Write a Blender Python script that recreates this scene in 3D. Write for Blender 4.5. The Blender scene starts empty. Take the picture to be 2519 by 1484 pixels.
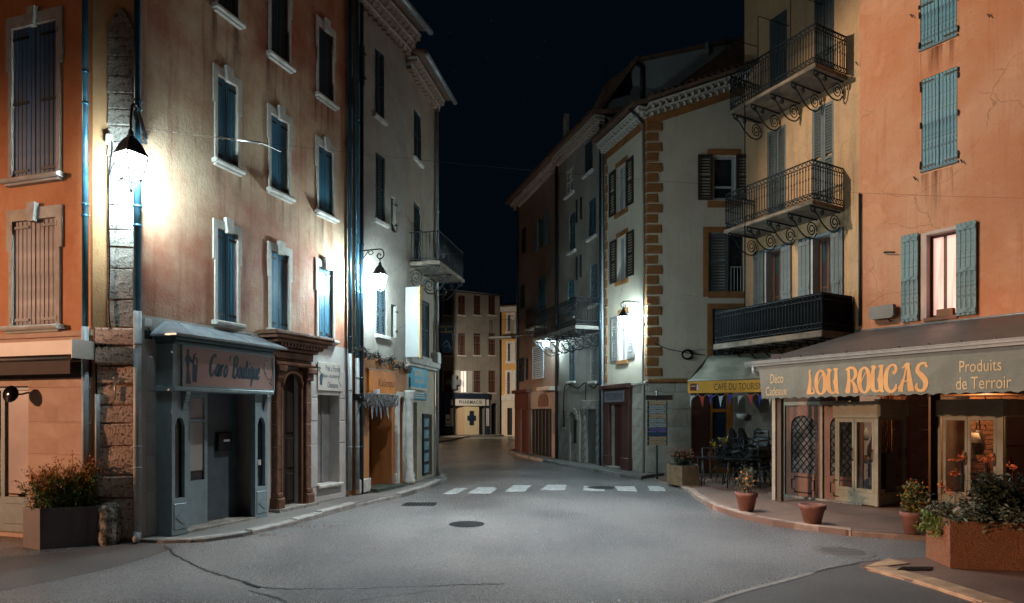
import bpy, math, random
from mathutils import Vector, Matrix
SC = bpy.context.scene
COL = SC.collection
RND = random.Random(11)
# ---------------------------------------------------------------- camera, sky, exposure
F, HY, CX, EYE = 1521.0, 1022.0, 1259.5, 1.9      # focal length, horizon row, centre column (in 2519 px wide units), eye height
cam = bpy.data.cameras.new('camera'); camo = bpy.data.objects.new('camera', cam); COL.objects.link(camo)
camo.location = (0, 0, EYE); camo.rotation_euler = (math.pi/2, 0, 0)
cam.sensor_width = 36; cam.lens = 36*F/2519; cam.shift_y = (HY-742)/2519; cam.clip_end = 900; cam.clip_start = .05
SC.camera = camo
W = bpy.data.worlds.new('World'); SC.world = W; W.use_nodes = True
wn = W.node_tree.nodes; wl = W.node_tree.links; wn.clear()
wo = wn.new('ShaderNodeOutputWorld'); wb = wn.new('ShaderNodeBackground'); wl.new(wb.outputs[0], wo.inputs[0])
wtc = wn.new('ShaderNodeTexCoord'); wv = wn.new('ShaderNodeTexVoronoi'); wv.inputs['Scale'].default_value = 46
wl.new(wtc.outputs['Generated'], wv.inputs['Vector'])
wm = wn.new('ShaderNodeMapRange'); wm.inputs[1].default_value = .0; wm.inputs[2].default_value = .045; wm.inputs[3].default_value = 1; wm.inputs[4].default_value = 0
wl.new(wv.outputs['Distance'], wm.inputs[0])
wx = wn.new('ShaderNodeMix'); wx.data_type = 'RGBA'; wx.inputs[6].default_value = (.0006, .0021, .0038, 1); wx.inputs[7].default_value = (.012, .02, .03, 1)
wl.new(wm.outputs[0], wx.inputs[0]); wl.new(wx.outputs[2], wb.inputs[0]); wb.inputs[1].default_value = 1.0
SC.view_settings.view_transform = 'Standard'; SC.view_settings.look = 'None'; SC.view_settings.gamma = 1; SC.view_settings.exposure = .12
SC.view_settings.use_curve_mapping = False
SC.cycles.max_bounces = 5; SC.cycles.sample_clamp_indirect = 3
WHITE_LAMP = (.68, .92, 1.0)
LANTERN = [1000, 900, 850, 300]       # pane radiance of the four lit lanterns
WARM_LAMP, WARM_W = (1.0, .56, .34), 66000
ADDED_OVERHEAD, ADDED_OVERHEAD_W = (.92, .97, 1.0), 7600
ADDED_FLOOD, ADDED_FLOOD_W = (1.0, .82, .64), 6000
FAR_LAMP, FAR_W = (1.0, .90, .74), 3400
# ---------------------------------------------------------------- frames
def ray(x, y): return Vector(((x-CX)/F, 1.0, -(y-HY)/F))
def gp(x, y, z=0.0):                              # point on the ground seen at a column and row
    r = ray(x, y); t = (z-EYE)/r.z
    return Vector((r.x*t, t, z))
class Fr:                                         # u along, z up, w towards the viewer
    def __init__(s, A, B=None, d=None):
        s.A = Vector((A[0], A[1])); s.z0 = 0
        dd = Vector((B[0]-A[0], B[1]-A[1])) if B is not None else Vector(d[:2])
        s.L = dd.length if B is not None else 1; s.d = dd.normalized(); s.n = Vector((s.d.y, -s.d.x)); s.holes = []
    def pt(s, u, z, w=0.0):
        p = s.A+s.d*u+s.n*w
        return Vector((p.x, p.y, z))
    def uv(s, x, y, w=0.0):
        r = ray(x, y); r2 = Vector((r.x, r.y)); a = s.A+s.n*w
        t = a.dot(s.n)/r2.dot(s.n); p = r2*t
        return (p-a).dot(s.d), EYE+t*r.z
    def rect(s, xl, xr, yt, yb, w=0.0):
        xm = (xl+xr)/2
        return s.uv(xl, yt, w)[0], s.uv(xr, yt, w)[0], s.uv(xm, yb, w)[1], s.uv(xm, yt, w)[1]
    def hole(s, r, depth=.2):
        s.holes.append((r[0], r[1], r[2], r[3], depth)); return r
    def turn(s, u, w=0.0):                        # frame perpendicular to this one, pointing out of the wall
        p = s.pt(u, 0, w); f = Fr(p, d=s.n); return f
# ---------------------------------------------------------------- materials
MATS = {}
def mat(name, col, col2=None, rough=.75, sc=2.0, mix=1.0, metal=0.0, bump=0.0, bsc=45.0, streak=None, sk=.6, speck=None, ksc=120, emit=None, es=0.0, alpha=None, spec=.4, zs=1.0, grime=0.0, off=(0, 0, 0), crk=0.0):
    if name in MATS: return MATS[name]
    m = bpy.data.materials.new(name); m.use_nodes = True; MATS[name] = m
    N = m.node_tree.nodes; L = m.node_tree.links; b = N['Principled BSDF']
    b.inputs['Roughness'].default_value = rough; b.inputs['Metallic'].default_value = metal
    b.inputs['Specular IOR Level'].default_value = spec
    c4 = lambda c: (c[0], c[1], c[2], 1)
    b.inputs['Base Color'].default_value = c4(col)
    tc = N.new('ShaderNodeTexCoord'); vec = tc.outputs['Object']
    def noise(scale, det=5, ro=.6, v=vec):
        n = N.new('ShaderNodeTexNoise'); n.inputs['Scale'].default_value = scale; n.inputs['Detail'].default_value = det
        n.inputs['Roughness'].default_value = ro; L.new(v, n.inputs['Vector']); return n.outputs['Fac']
    def rng(v, a, c, lo=0, hi=1):
        r = N.new('ShaderNodeMapRange'); r.interpolation_type = 'SMOOTHSTEP'
        for i, q in zip((1, 2, 3, 4), (a, c, lo, hi)): r.inputs[i].default_value = q
        L.new(v, r.inputs[0]); return r.outputs[0]
    def mx(f, a, c, mode='MIX'):
        x = N.new('ShaderNodeMix'); x.data_type = 'RGBA'; x.blend_type = mode
        for i, q in ((0, f), (6, a), (7, c)):
            if isinstance(q, (int, float)): x.inputs[i].default_value = q
            elif isinstance(q, tuple): x.inputs[i].default_value = c4(q)
            else: L.new(q, x.inputs[i])
        return x.outputs[2]
    out = None
    if col2 is not None:
        v = vec
        if zs != 1.0 or any(off):
            mp = N.new('ShaderNodeMapping'); mp.inputs['Scale'].default_value = (1, 1, zs); mp.inputs['Location'].default_value = off; L.new(vec, mp.inputs[0]); v = mp.outputs[0]
        out = mx(rng(noise(sc, 6, .62, v), .35, .66, 0, mix), tuple(col), tuple(col2))
    if streak is not None:
        mp = N.new('ShaderNodeMapping'); mp.inputs['Scale'].default_value = (5, 5, .35); L.new(vec, mp.inputs[0])
        out = mx(rng(noise(1.1, 5, .7, mp.outputs[0]), .48, .75, 0, sk), out if out else tuple(col), tuple(streak))
    if crk:                                               # hairline cracks, only here and there
        nv = N.new('ShaderNodeTexNoise'); nv.inputs['Scale'].default_value = 1.6; nv.inputs['Detail'].default_value = 6; L.new(vec, nv.inputs['Vector'])
        av = N.new('ShaderNodeMixRGB'); av.blend_type = 'ADD'; av.inputs[0].default_value = .55; L.new(vec, av.inputs[1]); L.new(nv.outputs['Color'], av.inputs[2])
        vo = N.new('ShaderNodeTexVoronoi'); vo.feature = 'DISTANCE_TO_EDGE'; vo.inputs['Scale'].default_value = .62; L.new(av.outputs[0], vo.inputs['Vector'])
        lnf = rng(vo.outputs['Distance'], .002, .008, crk, 0); msk = rng(noise(.45, 3), .50, .62)
        mq = N.new('ShaderNodeMath'); mq.operation = 'MULTIPLY'; L.new(lnf, mq.inputs[0]); L.new(msk, mq.inputs[1])
        out = mx(mq.outputs[0], out if out else tuple(col), tuple(q*.3 for q in col))
        pt = rng(noise(1.3, 3, .4), .58, .64, 0, .22); out = mx(pt, out, tuple(min(1, q*1.25+.03) for q in (col2 or col)))   # patched areas with an edge
    if speck is not None:
        out = mx(rng(noise(ksc, 2, .5), .52, .68), out if out else tuple(col), tuple(speck))
    if grime:
        out = mx(rng(noise(9, 8, .75), .45, .8, 0, grime), out if out else tuple(col), tuple(q*.4 for q in col))
    if out: L.new(out, b.inputs['Base Color'])
    if bump:
        h = noise(bsc, 4, .6); h2 = noise(bsc*.12, 4, .6)
        ad = N.new('ShaderNodeMath'); ad.operation = 'ADD'; L.new(h, ad.inputs[0]); L.new(h2, ad.inputs[1])
        bp = N.new('ShaderNodeBump'); bp.inputs['Strength'].default_value = min(1, bump); bp.inputs['Distance'].default_value = .02*max(1, bump)
        L.new(ad.outputs[0], bp.inputs['Height']); L.new(bp.outputs[0], b.inputs['Normal'])
        L.new(rng(h2, .3, .7, max(.05, rough-.08), min(1, rough+.1)), b.inputs['Roughness'])
    if emit is not None:
        b.inputs['Emission Color'].default_value = c4(emit); b.inputs['Emission Strength'].default_value = es
    if emit is not None and streak is not None: L.new(out, b.inputs['Emission Color'])
    if alpha is not None: b.inputs['Alpha'].default_value = alpha
    return m
def stain_mat(name, col, k):                               # runs of dirt that fade out downwards, on a clear film
    m = bpy.data.materials.new(name); m.use_nodes = True; N = m.node_tree.nodes; K = m.node_tree.links; b = N['Principled BSDF']; b.inputs['Base Color'].default_value = (*col, 1); b.inputs['Roughness'].default_value = .85; b.inputs['Specular IOR Level'].default_value = .1
    tc = N.new('ShaderNodeTexCoord'); mp = N.new('ShaderNodeMapping'); mp.inputs['Scale'].default_value = (7, 7, .4); oi = N.new('ShaderNodeNewGeometry'); nz = N.new('ShaderNodeTexNoise'); nz.inputs['Scale'].default_value = 1.0; nz.inputs['Detail'].default_value = 4
    K.new(oi.outputs['Position'], mp.inputs[0]); K.new(mp.outputs[0], nz.inputs['Vector'])
    mr = N.new('ShaderNodeMapRange'); mr.inputs[1].default_value = .44; mr.inputs[2].default_value = .68; K.new(nz.outputs['Fac'], mr.inputs[0]); sx = N.new('ShaderNodeSeparateXYZ'); K.new(tc.outputs['Generated'], sx.inputs[0])
    a = mr.outputs[0]
    for src, e in ((sx.outputs[2], 1.2), (None, k)):
        q = N.new('ShaderNodeMath'); q.operation = 'MULTIPLY'; K.new(a, q.inputs[0])
        if src is not None: K.new(src, q.inputs[1])
        else: q.inputs[1].default_value = e
        a = q.outputs[0]
    K.new(a, b.inputs['Alpha']); MATS[name] = m; return m
def glass(name, tint=(.02, .03, .035), a=.25):
    if name in MATS: return MATS[name]
    m = bpy.data.materials.new(name); m.use_nodes = True; MATS[name] = m
    N = m.node_tree.nodes; L = m.node_tree.links; N.clear()
    o = N.new('ShaderNodeOutputMaterial'); t = N.new('ShaderNodeBsdfTransparent'); g = N.new('ShaderNodeBsdfGlossy'); g.inputs['Roughness'].default_value = .04
    t.inputs[0].default_value = (1-a, 1-a*.95, 1-a*.9, 1); fr = N.new('ShaderNodeFresnel'); fr.inputs[0].default_value = 1.45
    mm = N.new('ShaderNodeMixShader'); L.new(fr.outputs[0], mm.inputs[0]); L.new(t.outputs[0], mm.inputs[1]); L.new(g.outputs[0], mm.inputs[2]); L.new(mm.outputs[0], o.inputs[0])
    return m
# ---------------------------------------------------------------- mesh building
class MB:
    def __init__(s, smooth=False): s.v = []; s.f = []; s.smooth = smooth
    def add(s, vs, fs):
        o = len(s.v); s.v += [Vector(v) for v in vs]; s.f += [tuple(i+o for i in f) for f in fs]; return s
    def hexa(s, p): return s.add(p, [(0, 3, 2, 1), (4, 5, 6, 7), (0, 1, 5, 4), (1, 2, 6, 5), (2, 3, 7, 6), (3, 0, 4, 7)])
    def box(s, f, u0, u1, z0, z1, w0, w1):
        return s.hexa([f.pt(u0, z0, w0), f.pt(u1, z0, w0), f.pt(u1, z0, w1), f.pt(u0, z0, w1), f.pt(u0, z1, w0), f.pt(u1, z1, w0), f.pt(u1, z1, w1), f.pt(u0, z1, w1)])
    def cbox(s, f, u0, u1, z0, z1, w0, w1, c=.01, j=0.0):     # box whose front edges are chamfered, j = unevenness
        q = lambda: RND.uniform(-j, j)
        a = [(u0, z0), (u1, z0), (u1, z1), (u0, z1)]; i = [(u0+c, z0+c), (u1-c, z0+c), (u1-c, z1-c), (u0+c, z1-c)]
        p = [f.pt(u, z, w0) for u, z in a]+[f.pt(u+q(), z+q(), w1-c) for u, z in a]+[f.pt(u+q(), z+q(), w1+q()) for u, z in i]
        fs = [(8, 9, 10, 11), (0, 3, 2, 1)]
        for k in range(4):
            n = (k+1) % 4; fs += [(k, n, 4+n, 4+k), (4+k, 4+n, 8+n, 8+k)]
        return s.add(p, fs)
    def quad(s, *p): return s.add(p, [tuple(range(len(p)))])
    def prism(s, f, poly, w0, w1):                            # poly in (u, z)
        n = len(poly); p = [f.pt(u, z, w0) for u, z in poly]+[f.pt(u, z, w1) for u, z in poly]
        return s.add(p, [tuple(range(n))[::-1], tuple(range(n, 2*n))]+[(k, (k+1) % n, n+(k+1) % n, n+k) for k in range(n)])
    def slab(s, poly, z0, z1):                                # poly in (x, y)
        n = len(poly); p = [Vector((q[0], q[1], z0)) for q in poly]+[Vector((q[0], q[1], z1)) for q in poly]
        return s.add(p, [tuple(range(n))[::-1], tuple(range(n, 2*n))]+[(k, (k+1) % n, n+(k+1) % n, n+k) for k in range(n)])
    def tube(s, pts, r, n=6, close=False):
        pts = [Vector(p) for p in pts]; m = len(pts); o = len(s.v)
        rs = r if isinstance(r, (list, tuple)) else [r]*m
        ref = None
        for k, p in enumerate(pts):
            t = (pts[min(k+1, m-1)]-pts[max(k-1, 0)])
            t = t.normalized() if t.length > 1e-9 else Vector((0, 0, 1))
            if ref is None or abs(ref.dot(t)) > .95: ref = Vector((0, 0, 1)) if abs(t.z) < .9 else Vector((1, 0, 0))
            a = t.cross(ref).normalized(); b = t.cross(a); ref = -b if False else ref
            for i in range(n):
                g = 2*math.pi*i/n; s.v.append(p+(a*math.cos(g)+b*math.sin(g))*rs[k])
        for k in range(m-1):
            for i in range(n):
                j = (i+1) % n; s.f.append((o+k*n+i, o+k*n+j, o+(k+1)*n+j, o+(k+1)*n+i))
        s.f.append(tuple(o+i for i in range(n))[::-1]); s.f.append(tuple(o+(m-1)*n+i for i in range(n)))
        return s
    def lathe(s, c, prof, n=16, ax=None, ph=0.0):             # prof: (radius, height); ax: axis direction
        c = Vector(c); az = Vector(ax).normalized() if ax else Vector((0, 0, 1))
        e1 = az.cross(Vector((0, 0, 1)) if abs(az.z) < .9 else Vector((1, 0, 0))).normalized(); e2 = az.cross(e1); o = len(s.v); m = len(prof)
        for r, h in prof:
            for i in range(n):
                g = 2*math.pi*i/n+ph; s.v.append(c+az*h+(e1*math.cos(g)+e2*math.sin(g))*r)
        for k in range(m-1):
            for i in range(n):
                j = (i+1) % n; s.f.append((o+k*n+i, o+k*n+j, o+(k+1)*n+j, o+(k+1)*n+i))
        if prof[0][0] > 1e-4: s.f.append(tuple(o+i for i in range(n))[::-1])
        if prof[-1][0] > 1e-4: s.f.append(tuple(o+(m-1)*n+i for i in range(n)))
        return s
    def flat(s, f, vs, fs, u0, u1, z0, z1, w, shear=0.0):     # vs in the unit square
        return s.add([f.pt(u0+(u1-u0)*(x+shear*y), z0+(z1-z0)*y, w) for x, y in vs], fs)
    def build(s, name, m, parent=None, **kw):
        me = bpy.data.meshes.new(name)
        c = sum(s.v, Vector())/max(1, len(s.v))
        if parent is None: c.z = min(v.z for v in s.v)
        me.from_pydata([v-c for v in s.v], [], s.f); me.materials.append(m)
        if s.smooth: me.polygons.foreach_set('use_smooth', [True]*len(me.polygons))
        me.update()
        o = bpy.data.objects.new(name, me); COL.objects.link(o)
        if parent is not None: o.parent = parent; o.location = c-wloc(parent)
        else: o.location = c
        for k, v in kw.items(): o[k] = v
        return o
def wloc(o):
    l = Vector(o.location)
    while o.parent: o = o.parent; l += o.location
    return l
def clone(o, delta):                                          # a copy sharing its mesh, same parent
    c = o.copy(); COL.objects.link(c); c.location = Vector(o.location)+Vector(delta); return c
def T(name, label, cat, loc, group=None):
    o = bpy.data.objects.new(name, None); COL.objects.link(o); o.location = Vector(loc); o.empty_display_size = .2
    o['label'] = label; o['category'] = cat
    if group: o['group'] = group
    return o
def tag(o, label, cat, group=None):
    o['label'] = label; o['category'] = cat
    if group: o['group'] = group
    return o
def copy_tree(o, parent=None, label=None, loc=None, rz=None):
    c = o.copy(); COL.objects.link(c); c.parent = parent
    if label: c['label'] = label
    if loc is not None: c.location = loc
    if rz is not None: c.rotation_euler = (0, 0, rz)
    for k in o.children: copy_tree(k, c)
    return c
_txt = {}
def text(s, spacing=1.0, fat=0.0):
    k = (s, spacing, fat)
    if k not in _txt:
        cu = bpy.data.curves.new('lettering', 'FONT'); cu.body = s; cu.space_character = spacing; cu.offset = fat; cu.resolution_u = 4
        ob = bpy.data.objects.new('lettering', cu); COL.objects.link(ob)
        dg = bpy.context.evaluated_depsgraph_get(); me = bpy.data.meshes.new_from_object(ob.evaluated_get(dg))
        v = [(p.co.x, p.co.y) for p in me.vertices]; f = [tuple(p.vertices) for p in me.polygons]
        x0 = min(p[0] for p in v); x1 = max(p[0] for p in v); y0 = min(p[1] for p in v); y1 = max(p[1] for p in v)
        _txt[k] = ([((a-x0)/(x1-x0), (b-y0)/(y1-y0)) for a, b in v], f)
        bpy.data.objects.remove(ob); bpy.data.curves.remove(cu); bpy.data.meshes.remove(me)
    return _txt[k]
def smooth_line(p, n=6):                                      # Catmull-Rom through tuples of any length
    if len(p) < 3: return p
    o = []; q = [p[0]]+list(p)+[p[-1]]
    for i in range(1, len(q)-2):
        for k in range(n):
            t = k/n
            o.append(tuple(.5*(2*b+(c-a)*t+(2*a-5*b+4*c-d)*t*t+(3*b-a-3*c+d)*t**3) for a, b, c, d in zip(q[i-1], q[i], q[i+1], q[i+2])))
    o.append(tuple(p[-1])); return o
def strokes(mb, f, lines, u0, z0, su, sz, w, shear=0.0, n=5):  # brush lettering: lines of (x, y, width)
    for ln in lines:
        p = smooth_line(ln, n); vs = []
        for i, (x, y, h) in enumerate(p):
            a = p[max(0, i-1)]; b = p[min(len(p)-1, i+1)]; tx, ty = (b[0]-a[0])*su, (b[1]-a[1])*sz; l = math.hypot(tx, ty) or 1
            nx, ny = -ty/l*h*.5*sz, tx/l*h*.5*sz
            for sg in (1, -1): vs.append((u0+(x+shear*y)*su+nx*sg, z0+y*sz+ny*sg))
        mb.add([f.pt(a, b, w) for a, b in vs], [(2*i, 2*i+2, 2*i+3, 2*i+1) for i in range(len(p)-1)])
# ---------------------------------------------------------------- walls
def wall(f, root, bands, u0=None, u1=None, top=None, back=5.0, ends=(1, 1), name='wall', lid=True):
    """bands: (z0, z1, material[, name]); holes of the frame are cut out and given reveals; a shell closes the house behind"""
    u0 = 0 if u0 is None else u0; u1 = f.L if u1 is None else u1
    for bi, b in enumerate(bands):
        z0, z1, m = b[:3]; last = bi == len(bands)-1; mb = MB()
        tp = top if (top and last) else (lambda u, z1=z1: z1)
        hs = [h for h in f.holes if h[2] < z1 and h[3] > z0]
        us = sorted({u0, u1, *[x for h in hs for x in h[:2] if u0 < x < u1]}); zs = sorted({z0, z1, *[min(max(x, z0), z1) for h in hs for x in h[2:4]]})
        if last and top:
            us = sorted({*us, *[u0+(u1-u0)*k/4 for k in range(5)]})
        for i in range(len(us)-1):
            for k in range(len(zs)-1):
                um, zm = (us[i]+us[i+1])/2, (zs[k]+zs[k+1])/2
                if any(h[0] < um < h[1] and h[2] < zm < h[3] for h in hs): continue
                e = k == len(zs)-2
                za, zb = (tp(us[i]), tp(us[i+1])) if e else (zs[k+1],)*2
                mb.quad(f.pt(us[i], zs[k]), f.pt(us[i+1], zs[k]), f.pt(us[i+1], zb), f.pt(us[i], za))
        for h in hs:
            a, c, zl, zh, dp = h; zl = max(zl, z0); zh = min(zh, z1)
            for ua in (a, c): mb.quad(f.pt(ua, zl), f.pt(ua, zh), f.pt(ua, zh, -dp), f.pt(ua, zl, -dp))
            if h[2] >= z0: mb.quad(f.pt(a, zl), f.pt(c, zl), f.pt(c, zl, -dp), f.pt(a, zl, -dp))
            if h[3] <= z1: mb.quad(f.pt(a, zh), f.pt(c, zh), f.pt(c, zh, -dp), f.pt(a, zh, -dp))
            mb.quad(f.pt(a, zl, -dp), f.pt(c, zl, -dp), f.pt(c, zh, -dp), f.pt(a, zh, -dp))
        for e, ua in zip(ends, (u0, u1)):
            if e: mb.quad(f.pt(ua, z0), f.pt(ua, tp(ua)), f.pt(ua, tp(ua), -back), f.pt(ua, z0, -back))
        mb.quad(f.pt(u0, z0, -back), f.pt(u1, z0, -back), f.pt(u1, tp(u1), -back), f.pt(u0, tp(u0), -back))
        if last and lid: mb.quad(f.pt(u0, tp(u0)), f.pt(u1, tp(u1)), f.pt(u1, tp(u1), -back), f.pt(u0, tp(u0), -back))
        mb.build(b[3] if len(b) > 3 else name, m, root)
def surround(f, root, r, m, side=.12, head=.16, proud=.035, key=True, step=.0, sill=True, sm=None, lugs=None):
    """stone frame round an opening, with lugged (stepped) upper jambs, keystone and sill"""
    u0, u1, z0, z1 = r; h = z1-z0; zl = z1-h*(lugs or .32); s2 = side*.62
    o = MB()
    o.box(f, u0-side, u1+side, z1, z1+head, 0, proud)
    for a, b in ((u0-side, u0), (u1, u1+side)): o.box(f, a, b, zl, z1, 0, proud)
    for a, b in ((u0-s2, u0), (u1, u1+s2)): o.box(f, a, b, z0, zl, 0, proud)
    s = o.build('window_surround', m, root)
    if key:
        um = (u0+u1)/2; MB().prism(f, [(um-.055, z1-.04), (um+.055, z1-.04), (um+.085, z1+head+.07), (um-.085, z1+head+.07)], proud-.02, proud+.05).build('keystone', m, s)
    if sill:
        k = MB(); k.cbox(f, u0-side-.02, u1+side+.02, z0-.075, z0, -.02, .12, .02); k.box(f, u0-side+.02, u1+side-.02, z0-.11, z0-.075, 0, .07)
        k.build('window_sill', sm or m, root)
def plank_shutter(f, root, r, m, n=5, w=0.0, leaves=2, straps=(.1, .5, .9), sm=None, th=.03):
    """closed shutter of vertical boards with iron strap hinges; each board is its own piece"""
    u0, u1, z0, z1 = r; lw = (u1-u0)/leaves; iron = sm or mat('black_iron', (.012, .014, .017), rough=.55)
    for k in range(leaves):
        a = u0+k*lw+.006; b = u0+(k+1)*lw-.006; bw = (b-a)/n
        sh = MB().box(f, a, b, z0+.01, z1-.01, w-th, w-th+.012).build('shutter', m, root)
        b0 = MB().cbox(f, a+.003, a+bw-.003, z0, z1, w-th+.012, w, .006).build('board', m, sh)
        for i in range(1, n): clone(b0, (f.pt(bw*i, 0)-f.pt(0, 0))+Vector((0, 0, 0))+Vector((f.n.x, f.n.y, 0))*RND.uniform(-.003, .003))
        out = a if k == 0 else b; sg = 1 if k == 0 else -1
        for q in straps:
            zz = z0+(z1-z0)*q; mb = MB(); mb.box(f, *sorted((out-sg*.035, out+sg*(b-a)*.72)), zz-.02, zz+.02, w+.004, w+.014)
            mb.tube([f.pt(out-sg*.03, zz-.045, w+.02), f.pt(out-sg*.03, zz+.045, w+.02)], .018, 6)
            mb.build('hinge_strap', iron, sh)
def louvre_shutter(f, root, r, m, w=0.0, th=.035, pitch=.07, mid=True, angle=None, hinge=None, thin=False):
    """louvred leaf with stiles, rails and tilted slats; may stand open, turned about its hinge by an angle"""
    u0, u1, z0, z1 = r; g = f
    if angle is not None:
        p = f.pt(u0 if hinge == 'l' else u1, 0, w); c, s_ = math.cos(angle), math.sin(angle); sg = 1 if hinge == 'l' else -1
        d = f.d*c+f.n*s_*sg; g = Fr(p, d=d); wd = u1-u0
        u0, u1 = (0, wd) if hinge == 'l' else (-wd, 0); w = 0
    mb = MB(); st = min(.07, (u1-u0)*.2)
    for a, b in ((u0, u0+st), (u1-st, u1)): mb.box(g, a, b, z0, z1, w-th, w)
    zr = [z0, z1-st*1.2]+([(z0+z1)/2-st*.5] if mid else [])
    for z in zr: mb.box(g, u0+st, u1-st, z, z+st*1.2, w-th+.002, w-.002)
    sh = mb.build('shutter', m, root); z = z0+st*1.2+.03; first = None; k = 0
    while z < z1-st*1.2-.02 and k < 60:
        if not (mid and abs(z-(z0+z1)/2-st*.1) < st*.9):
            if first is None:
                q = MB(); q.hexa([g.pt(u0+st, z-.006, w-.004), g.pt(u1-st, z-.006, w-.004), g.pt(u1-st, z+pitch*.55, w-th+.002), g.pt(u0+st, z+pitch*.55, w-th+.002),
                                  g.pt(u0+st, z+.006, w-.002), g.pt(u1-st, z+.006, w-.002), g.pt(u1-st, z+pitch*.55+.01, w-th+.006), g.pt(u0+st, z+pitch*.55+.01, w-th+.006)])
                first = q.build('slat', m, sh); zf = z
            else: clone(first, (0, 0, z-zf))
        z += pitch; k += 1
    return sh
def panel_shutter(f, root, r, m, w=.05, th=.035, n=3):
    """open board shutter with ledges, lying flat on the wall"""
    u0, u1, z0, z1 = r; sh = MB().box(f, u0, u1, z0, z1, w-th, w-.012).build('shutter', m, root); bw = (u1-u0)/n
    b0 = MB().cbox(f, u0+.003, u0+bw-.003, z0, z1, w-.012, w, .005).build('board', m, sh)
    for i in range(1, n): clone(b0, f.pt(bw*i, 0)-f.pt(0, 0))
    for q in (.03, .47, .92): MB().box(f, u0+.01, u1-.01, z0+(z1-z0)*q, z0+(z1-z0)*q+.09, w, w+.018).build('ledge', m, sh)
    return sh
def casement(f, root, r, m, gm, w=-.12, bars=(1, 2), th=.05):
    """glazed window: frame part with pane sub-parts"""
    u0, u1, z0, z1 = r; mb = MB(); nu, nz = bars
    for a in (u0, u1-th): mb.box(f, a, a+th, z0, z1, w-.05, w)
    for z in (z0, z1-th): mb.box(f, u0+th, u1-th, z, z+th, w-.048, w-.002)
    for k in range(1, nu): a = u0+(u1-u0)*k/nu; mb.box(f, a-th*.5, a+th*.5, z0+th, z1-th, w-.046, w-.004)
    for k in range(1, nz): z = z0+(z1-z0)*k/nz; mb.box(f, u0+th, u1-th, z-th*.3, z+th*.3, w-.044, w-.006)
    fr = mb.build('window_frame', m, root)
    for i in range(nu):
        for k in range(nz):
            a = u0+(u1-u0)*i/nu; b = u0+(u1-u0)*(i+1)/nu; c = z0+(z1-z0)*k/nz; d = z0+(z1-z0)*(k+1)/nz
            MB().box(f, a+th*.4, b-th*.4, c+th*.25, d-th*.25, w-.032, w-.026).build('pane', gm, fr)
    return fr
def downpipe(f, root, u, z0, z1, m, r=.05, w=.09, joints=(), m2=None, zsplit=None, shoe=False):
    zs = z0 if zsplit is None else zsplit
    up = MB(True).tube([f.pt(u, zs, w), f.pt(u, z1, w)], r, 12).build('downpipe', m, root)
    if m2 is not None:
        lo = MB(True).tube([f.pt(u, z0+.1, w), f.pt(u, zs, w)], r*1.12, 12)
        if shoe: lo.tube([f.pt(u, z0+.12, w), f.pt(u, z0+.05, w+.02), f.pt(u+.04, z0, w+.1)], r*1.1, 10)
        lo.build('downpipe', m2, root)
    for z in joints: MB(True).lathe(f.pt(u, z, w), [(r*.9, -.02), (r*1.28, -.015), (r*1.28, .015), (r*.9, .02)], 12).build('pipe_collar', m if z > zs else (m2 or m), up)
def spiral(c, r, turns, n=18, a0=0.0, sg=1):                  # points (du, dz) of a shrinking spiral
    return [(c[0]+r*(1-.8*k/n)*math.cos(a0+sg*2*math.pi*turns*k/n), c[1]+r*(1-.8*k/n)*math.sin(a0+sg*2*math.pi*turns*k/n)) for k in range(n+1)]
def scroll_bracket(f, parent, u, zt, dep, drop, m, r=.019):
    mb = MB(True); P = lambda q: [f.pt(u, zt+b, a) for a, b in q]
    mb.tube(P([(0, 0), (dep, 0)]), r, 5)
    arc = smooth_line([(dep, 0), (dep*.97, -drop*.2), (dep*.8, -drop*.32), (dep*.62, -drop*.72), (dep*.38, -drop*1.02), (dep*.14, -drop*1.0), (dep*.02, -drop*.72)], 5)
    mb.tube(P(arc), r, 5); mb.tube(P(spiral((dep*.2, -drop*.55), drop*.42, 2.0, 22, 3.3, -1)), r*.8, 5)
    mb.tube(P(spiral((dep*.62, -drop*.2), drop*.17, 1.5, 12, 1.6, 1)), r*.7, 5); mb.tube(P(spiral((dep*.88, -drop*.17), drop*.14, 1.4, 10, 1.5, 1)), r*.7, 5)
    return mb.build('scroll_bracket', m, parent)
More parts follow.
